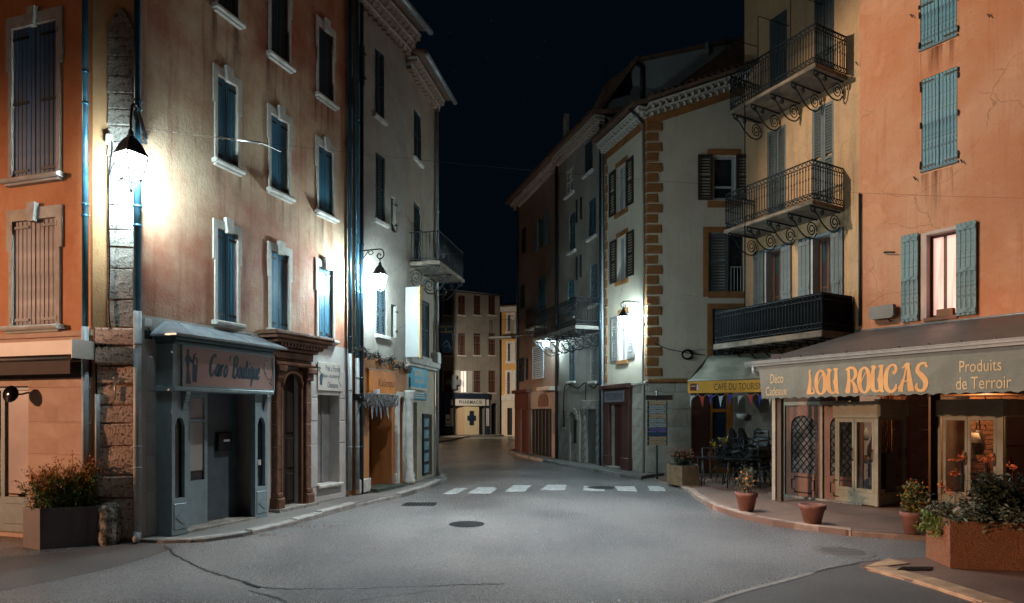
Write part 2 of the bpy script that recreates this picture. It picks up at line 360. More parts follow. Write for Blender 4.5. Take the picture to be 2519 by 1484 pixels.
def balcony(f, root, u0, u1, z, dep, hgt, m, slab_m, n=30, ns=7, brk=4, lattice=True, drop=.42, slab=.1, knobs=True):
    """slab with iron railing on three sides, each baluster a piece, scrolls below"""
    b = MB().cbox(f, u0, u1, z-slab, z, .002, dep, .02).build('balcony', slab_m, root); r = .015
    rl = MB(); rh = []
    zz = [z+.06, z+hgt]+([z+.19, z+hgt-.13] if lattice else [])
    for q in zz:
        t = .014 if q == z+hgt else .009
        rl.box(f, u0+.03, u1-.03, q-t, q+t, dep-.05-t, dep-.05+t)
        for a in (u0+.04, u1-.04): rl.box(f, a-t, a+t, q-t, q+t, 0.01, dep-.05-t)
    rl.build('handrail', m, b)
    if lattice:
        la = MB()
        for zb in (z+.06, z+hgt-.13):
            k = int((u1-u0)/.12); st = (u1-u0-.06)/k
            for i in range(k):
                a = u0+.03+i*st
                for p, q in (((a, zb), (a+st, zb+.13)), ((a, zb+.13), (a+st, zb))): la.tube([f.pt(p[0], p[1], dep-.05), f.pt(q[0], q[1], dep-.05)], .010, 4)
            k = max(2, int(dep/.12)); st = (dep-.05)/k
            for ua in (u0+.04, u1-.04):
                for i in range(k):
                    for p, q in ((zb, zb+.13), (zb+.13, zb)): la.tube([f.pt(ua, p, i*st), f.pt(ua, q, (i+1)*st)], .010, 4)
        la.build('lattice_band', m, b, kind='stuff')
    lo = z+.19 if lattice else z+.06; hi = z+hgt-(.13 if lattice else 0)
    prof = [(r*.7, 0), (r*.7, hi-lo)]
    if knobs: prof = [(r*.7, 0), (r*.75, (hi-lo)*.48), (r*1.5, (hi-lo)*.52), (r*.75, (hi-lo)*.56), (r*.7, (hi-lo)*.84), (r*1.7, (hi-lo)*.88), (r*.7, (hi-lo)*.92), (r*.7, hi-lo)]
    b0 = MB(True).lathe(f.pt(u0+.05, lo, dep-.05), prof, 5).build('baluster', m, b); st = (u1-u0-.1)/(n-1)
    for i in range(1, n): clone(b0, f.pt(st*i, 0)-f.pt(0, 0))
    for ua in (u0+.04, u1-.04):
        for i in range(ns): clone(b0, f.pt(ua, 0, .06+(dep-.16)*i/max(1, ns-1))-f.pt(u0+.05, 0, dep-.05))
    for k in range(brk): scroll_bracket(f, b, u0+.12+(u1-u0-.24)*k/max(1, brk-1), z-slab-.012, dep*.93, drop, m)
    return b
def genoise(f, root, u0, u1, z, m, rows=2, tw=.17, out=.11, zf=None, tm=None):
    """stepped rows of half-round eave tiles under a mortar bed; each tile mouth is a piece"""
    zf = zf or (lambda u: z); n = max(2, int((u1-u0)/tw)); st = (u1-u0)/n
    for k in range(rows):
        bed = MB(); h = k*.16; w1 = out*(k+1)
        for i in range(8):
            a = u0+(u1-u0)*i/8; b = u0+(u1-u0)*(i+1)/8; za, zb = zf(a)+h, zf(b)+h
            bed.hexa([f.pt(a, za+.1, -.05), f.pt(b, zb+.1, -.05), f.pt(b, zb+.1, w1+.02), f.pt(a, za+.1, w1+.02), f.pt(a, za+.16, -.05), f.pt(b, zb+.16, -.05), f.pt(b, zb+.16, w1+.02), f.pt(a, za+.16, w1+.02)])
        be = bed.build('eave_bed', m, root); first = None
        for i in range(n):
            um = u0+st*(i+.5); zc = zf(um)+h
            if first is None:
                q = MB(True); vs = []; fs = []; ns = 6
                for s_ in range(ns+1):
                    g = math.pi*s_/ns
                    for rr in (st*.5, st*.4):
                        for ww in (-.04, w1): vs.append(f.pt(um-math.cos(g)*rr, zc+math.sin(g)*rr*1.1, ww))
                for s_ in range(ns):
                    o = s_*4; p = o+4; fs += [(o, o+1, p+1, p), (o+2, p+2, p+3, o+3), (o+1, o+3, p+3, p+1)]
                q.add(vs, fs); first = q.build('eave_tile', tm or m, be); u_f, z_f = um, zc
            else: clone(first, f.pt(um, zc)-f.pt(u_f, z_f))
def roof(f, root, u0, u1, z, m, over=.45, back=5.2, rise=1.6, zf=None, tiles=True):
    """pitched roof: slab, with a row of curved edge tiles showing at the eave"""
    zf = zf or (lambda u: z); a, b = zf(u0), zf(u1)
    r = MB().hexa([f.pt(u0, a, over), f.pt(u1, b, over), f.pt(u1, b+rise, -back), f.pt(u0, a+rise, -back), f.pt(u0, a+.09, over), f.pt(u1, b+.09, over), f.pt(u1, b+rise+.09, -back), f.pt(u0, a+rise+.09, -back)]).build('roof', m, root)
    if tiles:
        n = int((u1-u0)/.2); st = (u1-u0)/n; first = None
        for i in range(n):
            um = u0+st*(i+.5); zc = zf(um)+.09
            if first is None:
                q = MB(True); vs = []
                for s_ in range(6):
                    g = math.pi*s_/5
                    for ww in (over+.04, -back): vs.append(f.pt(um-math.cos(g)*st*.42, zc+math.sin(g)*st*.4+(over-ww)/(over+back)*rise, ww))
                q.add(vs, [(2*s_, 2*s_+1, 2*s_+3, 2*s_+2) for s_ in range(5)]+[(0, 2, 4, 6, 8, 10)]); first = q.build('roof_tile', m, r); u_f, z_f = um, zc
            else: clone(first, f.pt(um, zc)-f.pt(u_f, z_f))
    return r
def blocks(f, root, u0, u1, zs, m, proud=.02, gap=.012, cuts=None, j=.004, c=.012, name='stone'):
    """courses of facing blocks, each a piece"""
    for k in range(len(zs)-1):
        us = [u0, u1] if cuts is None else [u0]+[x for x in cuts[k % len(cuts)] if u0+.05 < x < u1-.05]+[u1]
        for a, b in zip(us[:-1], us[1:]):
            for (p, q) in split_holes(f, a, b, zs[k], zs[k+1]):
                MB().cbox(f, p+gap/2, q-gap/2, zs[k]+gap/2, zs[k+1]-gap/2, .001, proud+RND.uniform(-.3, .3)*proud, c, j).build(name, m, root)
def split_holes(f, a, b, z0, z1):
    segs = [(a, b)]
    for h in f.holes:
        if h[2] < z1-.02 and h[3] > z0+.02:
            n = []
            for p, q in segs:
                if h[1] <= p or h[0] >= q: n.append((p, q)); continue
                if h[0]-p > .03: n.append((p, h[0]))
                if q-h[1] > .03: n.append((h[1], q))
            segs = n
    return segs
def arch_fill(f, root, r, m, name, w0, w1, rise=None, side=.12, n=12, pointed=False):
    """jambs and arch ring that round off the top of a rectangular opening"""
    u0, u1, z0, z1 = r; um = (u0+u1)/2; hw = (u1-u0)/2; rise = rise or hw; zc = z1-rise
    pin = [(um-hw*math.cos(math.pi*k/n), zc+rise*math.sin(math.pi*k/n)) for k in range(n+1)]
    mb = MB()
    for k in range(n):
        a, b = pin[k], pin[k+1]; ta, tb = (a[0], z1+side), (b[0], z1+side)
        mb.prism(f, [a, b, tb, ta], w0, w1)
    mb.box(f, u0-side, u0, z0, z1+side, w0, w1); mb.box(f, u1, u1+side, z0, z1+side, w0, w1)
    return mb.build(name, m, root)
# ---------------------------------------------------------------- materials in use
iron = mat('black_iron', (.012, .014, .017), rough=.5)
blue_iron = mat('blue_iron', (.008, .013, .017), rough=.7, spec=.2)
stone_w = mat('pale_stone', (.56, .52, .47), (.40, .37, .33), sc=5, bump=.35, grime=.35)
stone_g = mat('grey_stone', (.36, .33, .29), (.22, .20, .17), sc=4, bump=.9, bsc=30, speck=(.10, .085, .07), ksc=26, grime=.5)
asphalt = mat('asphalt', (.215, .205, .197), (.085, .083, .086), rough=.25, sc=.30, bump=.6, bsc=330, speck=(.13, .128, .128), ksc=460, grime=.10)
kerb_m = mat('kerb_stone', (.36, .33, .30), (.22, .2, .18), sc=6, bump=.6, bsc=40, grime=.5)
pave_m = mat('pavement_asphalt', (.20, .185, .165), (.135, .125, .115), rough=.7, sc=.8, bump=.4, bsc=120, speck=(.09, .085, .08), ksc=150, grime=.4)
white_paint = mat('worn_white_paint', (.46, .46, .445), (.19, .187, .183), rough=.5, sc=4, bump=.4, bsc=120, speck=(.17, .165, .16), ksc=16)
pipe_blue = mat('blue_pipe', (.075, .19, .25), (.05, .13, .19), rough=.28, sc=3, metal=.55)
pipe_grey = mat('grey_pipe', (.36, .37, .37), (.28, .29, .29), rough=.5, sc=6)
zinc = mat('zinc', (.30, .33, .35), (.2, .22, .24), rough=.42, sc=5, metal=.4)
dark = mat('dark_interior', (.012, .012, .013), rough=.9)
terracotta = mat('terracotta', (.24, .10, .07), (.17, .07, .05), rough=.8, sc=9, bump=.2)
glass_d = mat('dark_glass', (.012, .016, .02), rough=.06, spec=.7)
glass_c = glass('clear_glass')
tile_m = mat('roof_tile', (.20, .10, .06), (.11, .075, .055), sc=3, rough=.85, bump=.4, grime=.5)
wire_m = mat('wire', (.010, .010, .011), rough=1.0, spec=0.0)
steel = mat('steel_wire', (.45, .44, .42), rough=.4, metal=.8)
# ---------------------------------------------------------------- repeated things
def lantern(loc, rot, s, es, label, bracket=None, glass_col=WHITE_LAMP, vs=1.35, back=None):
    loc = Vector(loc); t = T('wall_lantern', label, 'lantern', loc, 'lit lanterns on wall brackets')
    P = lambda g, r, h: loc+Vector((math.cos(g+rot)*r*s, math.sin(g+rot)*r*s, h*s*vs))
    cap = MB().lathe(loc, [(r*s, h*s*vs) for r, h in ((.03, 0), (.05, -.03), (.045, -.07), (.075, -.09), (.07, -.13))], 10)
    prof = [(.075, -.10), (.12, -.13), (.19, -.20), (.265, -.31), (.285, -.325), (.285, -.345)]
    for k in range(len(prof)-1):
        for i in range(4):
            g0, g1 = i*math.pi/2, (i+1)*math.pi/2
            cap.quad(P(g0, *prof[k]), P(g1, *prof[k]), P(g1, *prof[k+1]), P(g0, *prof[k+1]))
    cap.build('lantern_cap', iron, t)
    gm = mat('lit_glass_%d' % es, (.9, .9, .9), emit=glass_col, es=es)
    a, b, za, zb = .275, .17, -.347, -.68
    frm = MB()
    for i in range(4):
        g0, g1 = i*math.pi/2, (i+1)*math.pi/2; e = .05
        q = [P(g0, a, za), P(g1, a, za), P(g1, b, zb), P(g0, b, zb)]
        c = (q[0]+q[2])/2; gk = gm
        if back is not None and (Vector((c.x, c.y))-Vector((loc.x, loc.y))).normalized().dot(back) < -.2: gk = mat('dim_glass_%d' % es, (.9, .9, .9), emit=glass_col, es=es*.45)   # wall-side panes set dimmer to cut glare on the wall behind
        MB().quad(*[c+(x-c)*.985 for x in q]).build('glass_pane', gk, t)
        frm.tube([P(g0, a*1.01, za), P(g0, b*1.02, zb)], .023*s, 4)
        frm.tube([P(g0, b, zb), P(g1, b, zb)], .026*s, 4)
        frm.tube([P(g0, a, za), P(g1, a, za)], .014*s, 4)
        frm.tube([P(g0, b, zb), P(g0+.3, .1, -.76), P(g0+.6, .03, -.80)], .011*s, 4)
    frm.build('lantern_frame', iron, t)
    MB(True).lathe(loc, [(r*s, h*s*vs) for r, h in ((.0, -.87), (.025, -.855), (.03, -.83), (.012, -.805), (.02, -.79), (.0, -.775))], 8).build('finial', iron, t)
    if bracket:
        br = MB(True)
        for pts, r in bracket: br.tube(pts, r, 7)
        br.build('bracket', iron, t)
    return t
def leaves(mb, pts, n, size, spread, narrow=.4, up=.2):
    for _ in range(n):
        p = RND.choice(pts); c = Vector(p)+Vector((RND.gauss(0, 1), RND.gauss(0, 1), RND.gauss(0, .8)))*spread
        d = Vector((RND.uniform(-1, 1), RND.uniform(-1, 1), RND.uniform(-.5, 1)+up)).normalized(); s = d.cross(Vector((RND.uniform(-1, 1), RND.uniform(-1, 1), RND.uniform(-1, 1)))).normalized()
        l = size*RND.uniform(.4, 1.6); w = l*narrow
        mb.add([c-d*l*.5, c+s*w*.5, c+d*l*.5+Vector((0, 0, -.15*l)), c-s*w*.5], [(0, 1, 2, 3)])
def stems(base, n, h, lean, seg=6, jit=.04):
    out = []
    for _ in range(n):
        b = Vector(base)+Vector((RND.uniform(-1, 1)*lean[0]*.45, RND.uniform(-1, 1)*lean[1]*.45, 0)); g = RND.uniform(0, 6.28); k = RND.uniform(.2, 1); hh = h*RND.uniform(.55, 1.1)
        d = Vector((math.cos(g)*lean[0]*k, math.sin(g)*lean[1]*k, hh)); p = []
        for i in range(seg+1):
            f = i/seg; p.append(b+Vector((d.x*f**1.5*.7, d.y*f**1.5*.7, d.z*(f-.12*f*f)))+Vector((RND.gauss(0, jit), RND.gauss(0, jit), 0))*f)
        out.append(p)
    return out
leaf_g = mat('leaf_green', (.16, .20, .035), (.07, .11, .025), sc=7, rough=.55)
leaf_d = mat('leaf_dark', (.035, .052, .026), (.018, .03, .016), sc=8, rough=.5)
leaf_r = mat('leaf_rust', (.62, .17, .022), (.42, .17, .022), sc=8, rough=.6)
leaf_s = mat('leaf_silver', (.13, .145, .10), (.07, .085, .05), sc=8, rough=.55)
petal_o = mat('petal_orange', (.72, .20, .045), (.55, .10, .03), sc=12, rough=.6)
petal_y = mat('petal_yellow', (.55, .33, .03), rough=.6)
soil = mat('soil', (.035, .025, .018), rough=.95)
twig = mat('twig', (.07, .045, .03), rough=.9)
def pot(x, y, z, r, h, label, plant=None, seed=1):
    t = T('flower_pot', label, 'flower pot', (x, y, z), 'terracotta pots on the pavement')
    MB(True).lathe((x, y, z), [(r*.62, 0), (r*.9, h*.74), (r*.92, h*.75), (r, h*.77), (r*1.02, h), (r*.9, h), (r*.86, h*.9)], 20).build('pot_body', terracotta, t)
    MB().lathe((x, y, z), [(0, h*.9), (r*.9, h*.88)], 14).build('soil', soil, t)
    if plant:
        ph, mats, n, size, lean = plant
        st = stems((x, y, z+h*.9), 16, ph, (lean, lean)); mb = MB()
        for s in st: mb.tube(s, .004, 4)
        mb.build('plant_stem', twig, t, kind='stuff')
        for m, k, nm in mats:
            q = MB(); leaves(q, [p for s in st for p in s[1:]], int(n*k), size, .035); q.build(nm, m, t, kind='stuff')
    return t
def strip(mb, pts, w, z):                                     # ground ribbon
    for i in range(len(pts)-1):
        a, b = Vector(pts[i][:2]), Vector(pts[i+1][:2]); d = (b-a).normalized(); n = Vector((-d.y, d.x))
        wa = w*(1 if i else .5); mb.quad((*(a+n*wa), z), (*(a-n*wa), z), (*(b-n*w), z), (*(b+n*w), z))
def kerb(pts, parent, z0, z1, wid, sg, m, step=.95, zf=None, j=.013):
    """kerb stones laid end to end along a line, each a piece"""
    P = [Vector(p[:2]) for p in pts]; L = [0]
    for a, b in zip(P, P[1:]): L.append(L[-1]+(b-a).length)
    def at(s):
        s = min(max(s, 0), L[-1]-1e-6)
        for i in range(len(P)-1):
            if s <= L[i+1]: return P[i]+(P[i+1]-P[i])*((s-L[i])/max(1e-9, L[i+1]-L[i]))
    s = 0.0
    def nor(q):
        d = (at(q+.15)-at(q-.15)).normalized(); return Vector((-d.y, d.x))*sg
    while s < L[-1]-.1:
        e = min(L[-1], s+step*RND.uniform(.75, 1.2)); a, b = at(s+.006), at(e-.006); na, nb = nor(s), nor(e); ja = RND.uniform(-j, j)
        h = (zf((a+b)/2) if zf else z1)+ja; c = .02
        a = a+na*RND.uniform(0, j*2); b = b+nb*RND.uniform(0, j*2)
        p = [(*a, z0), (*b, z0), (*(b+nb*wid), z0), (*(a+na*wid), z0), (*a, h-c), (*b, h-c), (*(b+nb*wid), h), (*(a+na*wid), h), (*(a+na*c), h), (*(b+nb*c), h)]
        MB().add(p, [(0, 1, 5, 4), (4, 5, 9, 8), (8, 9, 6, 7), (0, 4, 8, 7, 3), (1, 2, 6, 9, 5), (2, 3, 7, 6)]).build('kerb_stone', m, parent)
        s = e
def street_lamp(x, y, h, dx, dy, col, watts, label, r=.12, cone=None, aim=(0, 0, -1), blend=.25):
    """street lamp standing outside the picture: post, arm, head and its light"""
    t = T('street_lamp', label, 'street lamp', (x, y, 0)); MB(True).lathe((x, y, 0), [(.11, 0), (.1, .6), (.06, .7), (.045, h)], 10).build('post', iron, t)
    MB(True).tube([(x, y, h-.1), (x+dx*.5, y+dy*.5, h+.25), (x+dx, y+dy, h+.2)], .03, 8).build('arm', iron, t)
    MB(True).lathe((x+dx, y+dy, h), [(.05, .24), (.2, .16), (.24, .1), (.23, .09)], 14).build('lamp_shade', iron, t)
    L = bpy.data.lights.new('bulb', 'SPOT' if cone else 'POINT'); L.energy = watts; L.color = col; L.shadow_soft_size = r
    o = bpy.data.objects.new('bulb', L); COL.objects.link(o); o.parent = t; o.location = (dx, dy, h)
    if cone: L.spot_size = math.radians(cone); L.spot_blend = blend; o.rotation_euler = Vector(aim).to_track_quat('-Z', 'Y').to_euler()
    return t
# ---------------------------------------------------------------- ground
road = MB().quad((-250, -40, 0), (250, -40, 0), (250, 420, 0), (-250, 420, 0)).build('road', asphalt, None, kind='structure')
g2 = lambda x, y, z=0: gp(x, y, z)
# left pavement
LK = [g2(*q) for q in ((316, 1334), (400, 1338), (500, 1335), (600, 1321), (730, 1291), (870, 1251), (1000, 1222), (1075, 1197), (1099, 1181), (1096, 1172), (1078, 1163))]
zl = lambda p: min(.10, max(.045, .05+.05*(p[1]-9.3)/2.5))
lp = bpy.data.objects.new
def slab_z(pts, zf, m, name, **kw):
    mb = MB(); n = len(pts); o = [Vector((p[0], p[1], -.2)) for p in pts]+[Vector((p[0], p[1], zf(p)-.004)) for p in pts]
    mb.add(o, [tuple(range(n, 2*n))]+[(k, (k+1) % n, n+(k+1) % n, n+k) for k in range(n)]); return mb.build(name, m, None, **kw)
def inset(pts, w, sg):
    o = []
    for i, p in enumerate(pts):
        d = (Vector(pts[min(i+1, len(pts)-1)][:2])-Vector(pts[max(i-1, 0)][:2])).normalized(); o.append((p[0]-d.y*w*sg, p[1]+d.x*w*sg))
    return o
pav_l = slab_z(inset(LK, .02, 1)+[(-3.2, 20.2), (-4.4, 15), (-6.3, 9.6)], zl, pave_m, 'left_pavement', kind='structure')
kerb(LK, pav_l, -.1, .1, .16, 1, kerb_m, step=1.0, zf=zl)
# right pavement
RK = [g2(*q) for q in ((1606, 1183), (1650, 1192), (1682, 1203), (1706, 1226), (1745, 1251), (1800, 1272), (1900, 1295), (2080, 1319), (2290, 1333), (2560, 1346))]
zr = lambda p: .1 if p[1] < 15.2 else max(.02, .1-.04*(p[1]-15.2))
red_asp = mat('reddish_asphalt', (.26, .145, .105), (.17, .10, .075), rough=.55, sc=.7, bump=.5, bsc=260, speck=(.11, .08, .065), ksc=380, grime=.2)
kerb_p = mat('pinkish_kerb', (.42, .29, .225), (.29, .2, .155), sc=5, bump=.6, bsc=40, grime=.5)
pav_r = slab_z(inset(RK, .02, 1)+[(14, 9), (14, 22), (4.6, 22), (4.4, 18.9)], zr, red_asp, 'right_pavement', kind='structure')
kerb(RK, pav_r, -.1, .1, .15, 1, kerb_p, step=1.1, zf=zr)
# far right pavement along the street
FK = [g2(*q) for q in ((1262, 1109), (1250, 1114), (1262, 1119), (1300, 1129), (1350, 1139), (1400, 1149), (1450, 1159), (1500, 1169), (1545, 1178), (1578, 1181), (1596, 1176))]
pav_f = slab_z(inset(FK, .02, 1)+[(5, 19.5), (5, 26), (2, 34)], lambda p: .1, pave_m, 'far_pavement', kind='structure')
kerb(FK, pav_f, -.1, .1, .16, 1, kerb_m, step=1.2)
# near corner island with the planter
NK = [g2(*q) for q in ((2290, 1376), (2180, 1380), (2125, 1389), (2110, 1394), (2122, 1402), (2160, 1411), (2250, 1436), (2330, 1461), (2410, 1490), (2520, 1530))]
pav_n = slab_z(inset(NK, .02, 1)+[(9, 5.5), (9, 8.4)], lambda p: .03, red_asp, 'near_pavement', kind='structure')
kerb(NK[1:], pav_n, -.1, .034, .30, 1, mat('warm_kerb', (.56, .34, .20), (.40, .23, .135), sc=5, bump=.5, bsc=40, grime=.4), step=.8)
# pavement before the pharmacy
PK = [g2(*q) for q in ((1020, 1092), (1075, 1090), (1110, 1085), (1150, 1076), (1220, 1074), (1290, 1071))]
pav_p = slab_z(PK+[(6, 75), (-22, 75), (-16, 48)], lambda p: .12, pave_m, 'pharmacy_pavement', kind='structure')
kerb(PK, pav_p, -.1, .13, .25, 1, kerb_m, step=2.0)
# zebra stripes, seams, cracks: thin sheets on the road
for q in (((1087, 1216), (1122, 1216), (1152, 1201), (1120, 1201)), ((1148, 1215), (1205, 1215), (1228, 1199), (1176, 1199)), ((1242, 1210), (1290, 1210), (1308, 1194), (1262, 1194)),
          ((1330, 1206), (1388, 1207), (1396, 1193), (1346, 1193)), ((1434, 1207), (1488, 1209), (1486, 1196), (1436, 1196)), ((1520, 1208), (1568, 1210), (1560, 1197), (1512, 1197)), ((1598, 1208), (1640, 1209), (1628, 1196), (1592, 1196))):
    A_, B_, C_, D_ = [g2(*p)+Vector((0, 0, .0045)) for p in q]; mb = MB(); nu, nv = 7, 4; P_ = {}
    for i in range(nu+1):                                 # paint worn through in places, edges ragged
        for j in range(nv+1): P_[i, j] = A_.lerp(B_, i/nu).lerp(D_.lerp(C_, i/nu), j/nv)+Vector((RND.gauss(0, .010), RND.gauss(0, .016), 0))
    for i in range(nu):
        for j in range(nv):
            if RND.random() > (.05 if i in (0, nu-1) and j in (0, nv-1) else 0): mb.quad(P_[i, j], P_[i+1, j], P_[i+1, j+1], P_[i, j+1])
    mb.build('crosswalk_stripe', white_paint, road)
dk_asp = mat('dark_asphalt', (.125, .112, .105), (.085, .078, .074), rough=.45, sc=1.2, bump=.7, bsc=330, speck=(.17, .15, .14), ksc=460)
for q in (((-40, 1372), (120, 1362), (318, 1338), (430, 1343), (345, 1378), (180, 1418), (-40, 1452)), ((1700, 1500), (1760, 1478), (1850, 1451), (2000, 1410), (2108, 1388), (2112, 1397), (2160, 1413), (2250, 1438), (2410, 1493))):
    pl = [g2(*p) for p in q]; pl = smooth_line([tuple(p[:2]) for p in pl+pl[:1]], 4)[:-1]; MB().add([(a+RND.gauss(0, .01), b+RND.gauss(0, .012), .0025) for a, b in pl], [tuple(range(len(pl)))]).build('asphalt_patch', dk_asp, road)
tar = mat('tar', (.018, .019, .022), rough=.35, bump=.3)
for w, q in ((.012, ((402, 1345), (440, 1372), (480, 1392), (520, 1408), (560, 1420), (600, 1433))), (.03, ((600, 1433), (622, 1443), (640, 1446))), (.011, ((640, 1446), (720, 1450), (860, 1449), (1000, 1445), (1100, 1441), (1240, 1437))), (.012, ((610, 1455), (660, 1466), (690, 1476), (720, 1495))),
             (.008, ((870, 1480), (960, 1468), (1010, 1462), (1060, 1455))), (.009, ((2110, 1385), (2180, 1378), (2280, 1373)))):
    mb = MB(); p = smooth_line([tuple(g2(*a)[:2]) for a in q], 7); p = [(a+RND.gauss(0, .008), b+RND.gauss(0, .012)) for a, b in p]; strip(mb, p, w, .0045); mb.build('crack', tar, road)
seam = mat('seam_stone', (.30, .26, .23), (.2, .18, .16), sc=8, bump=.5)
mb = MB(); strip(mb, smooth_line([tuple(g2(*a)[:2]) for a in ((1700, 1500), (1760, 1477), (1850, 1450), (1920, 1432), (2000, 1410))], 5), .035, .008); mb.build('seam_strip', seam, road)
mb = MB(); strip(mb, smooth_line([tuple(g2(*a)[:2]) for a in ((2000, 1410), (2050, 1398), (2112, 1386))], 5), .012, .006); mb.build('seam_strip', tar, road)
castiron = mat('cast_iron', (.03, .032, .035), (.018, .02, .022), rough=.42, sc=20, bump=.5, bsc=60, metal=.5)
def manhole(x, y, r, label, ring=True, z=0.0):
    c = gp(x, y, z); t = T('manhole_cover', label, 'manhole cover', (c.x, c.y, z), 'iron covers set in the road')
    MB().lathe((c.x, c.y, z), [(0, .006), (r*.86, .006), (r*.86, .002)], 28).build('lid', castiron, t)
    if ring: MB().lathe((c.x, c.y, z), [(r*.89, .007), (r*1.08, .009), (r*1.15, .001)], 28).build('rim', mat('rim_mortar', (.2, .17, .15), (.13, .11, .1), sc=12, bump=.5), t)
    for k in range(5): 
        a = -r*.6+k*r*.3; l = math.sqrt(max(0, (r*.8)**2-a*a)); MB().box(Fr((c.x, c.y), d=(1, 0)), -l, l, z+.0065, z+.010, a-r*.03, a+r*.03).build('lid_rib', castiron, t)
manhole(1148, 1290, .36, 'dark iron manhole cover in the middle of the grey road', ring=False)
manhole(2072, 1358, .36, 'round manhole cover with pale mortar rim in the reddish road')
manhole(1478, 1200, .42, 'manhole cover over the zebra crossing stripes', ring=False)
def grate(x0, x1, y0, y1, z, label, kind='drain_grate', n=9):
    a, b, c, d = gp(x0, y1, z), gp(x1, y1, z), gp(x1+6, y0, z), gp(x0+14, y0, z); o = (a+b+c+d)/4; t = T(kind, label, 'drain grate', (o.x, o.y, z))
    MB().quad(*[p+Vector((0, 0, .0045)) for p in (a, b, c, d)]).build('grate_pit', dark, t)
    for k in range(n):
        f = (k+.5)/n; e = .32/n; q = [a.lerp(b, f-e), a.lerp(b, f+e), d.lerp(c, f+e), d.lerp(c, f-e)]
        MB().add([p+Vector((0, 0, .005)) for p in q]+[p+Vector((0, 0, .012)) for p in q], [(4, 5, 6, 7), (0, 1, 5, 4), (1, 2, 6, 5), (2, 3, 7, 6), (3, 0, 4, 7)]).build('grate_bar', castiron, t)
grate(985, 1070, 1237, 1245, 0, 'dark rectangular drain grate in the road beside the left kerb')
grate(2205, 2290, 1396, 1404, .03, 'black drain grate at the foot of the pebbled planter', n=14)
# ================================================================ corner house on the left
P1 = gp(228, 1327, .05); P0 = gp(345, 1325, .05); PB = gp(858, 1217, .1)
LF = Fr(P1+Vector((-.96, .278, 0))*7, P1); CF = Fr(P1, P0); RF = Fr(P0, PB)
m_org = mat('orange_plaster', (.60, .25, .10), (.52, .19, .075), sc=1.2, bump=.35, bsc=35, crk=.4, streak=(.62, .34, .16), sk=.45, grime=.25)
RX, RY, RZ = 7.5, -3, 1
m_red = mat('faded_glow_red_plaster', (.33, .10, .05), (.56, .41, .27), sc=.38, bump=.5, bsc=26, streak=(.24, .085, .05), sk=.7, off=(RX, RY, RZ), grime=.3)  # weathered tones, offset so the cream paints in the lantern's glow
m_cha = mat('ochre_plaster', (.58, .33, .16), (.50, .25, .11), sc=1.5, bump=.35, bsc=35, grime=.25)
m_pnk = mat('pink_ground_floor', (.56, .37, .27), (.50, .32, .23), sc=1.5, bump=.25, bsc=40, grime=.3)
m_grey = mat('grey_ground_floor', (.50, .46, .43), (.42, .385, .36), sc=1.3, bump=.3, bsc=40, streak=(.33, .29, .26), sk=.6, grime=.3)
m_sur = mat('white_surround', (.47, .43, .38), (.38, .345, .30), sc=6, bump=.25, grime=.3)
m_shl = mat('slate_blue_boards', (.055, .115, .21), (.08, .14, .235), rough=.5, sc=6, bump=.15, zs=.2)
m_shg = mat('grey_lilac_boards', (.26, .215, .22), (.21, .18, .19), rough=.55, sc=6, bump=.15, zs=.2)
m_shb = mat('petrol_blue_boards', (.05, .17, .26), (.08, .23, .33), rough=.4, sc=7, bump=.12, zs=.15)
L = T('corner_house', 'rust red corner house with stone chamfer and blue shutters, largest on the left', 'building', P0)
HT = 12.6
def zc(f, x, y): return f.uv(x, y)[1]
# left face
zb = zc(LF, 120, 822)
wl1 = LF.hole(LF.rect(33, 142, 62, 436), .07); wl2 = LF.hole(LF.rect(34, 141, 541, 802), .07)
door_r = LF.hole((LF.uv(-70, 1000)[0], LF.uv(70, 1000)[0], .06, zc(LF, 50, 950)), .25)
wall(LF, L, [(-.1, zb, m_pnk), (zb, HT, m_org)], ends=(1, 0))
MB().box(LF, 0, LF.L, zb-.05, zb+.03, .001, .035).build('string_course', m_pnk, L)
for r, m, st in ((wl1, m_shl, (.05, .5, .93)), (wl2, m_shg, (.06, .94))):
    surround(LF, L, r, m_sur, .12, .18, .03, lugs=.28); plank_shutter(LF, L, r, m, 5, -.005, straps=st)
zl_ = [.0, .4]+[zc(LF, 180, y) for y in (1206, 1120, 1040, 954)]+[zb-.05]
blocks(LF, L, LF.uv(-200, 900)[0], LF.L-.02, [z for z in zl_], m_pnk, .012, .018, name='plaster_panel', j=.001, c=.006)
# glazed door
u0, u1, z0, z1 = door_r; dm = mat('grey_green_door', (.22, .25, .24), (.18, .21, .2), rough=.45, sc=8)
dr = MB().box(LF, u0, u1, z0, z0+.55, -.14, -.09).build('door', dm, L)
MB().cbox(LF, u1-.62, u1-.1, z0+.12, z0+.45, -.088, -.075, .012).build('door_panel', dm, dr)
MB().box(LF, u1-.62, u1-.02, z0+.60, z1-.05, -.12, -.112).build('pane', mat('milky_glass', (.50, .37, .33), (.42, .31, .28), rough=.25, sc=1.5), dr)
MB().box(LF, u0, u1-.72, z0+.60, z1-.05, -.12, -.112).build('pane', glass_d, dr)
fm = MB()
for a, b in ((u1-.045, u1), (u1-.70, u1-.62), (u0, u0+.06)): fm.box(LF, a, b, z0+.55, z1, -.14, -.08)
fm.box(LF, u0+.06, u1-.045, z1-.06, z1, -.14, -.081); fm.build('door_frame', dm, dr)
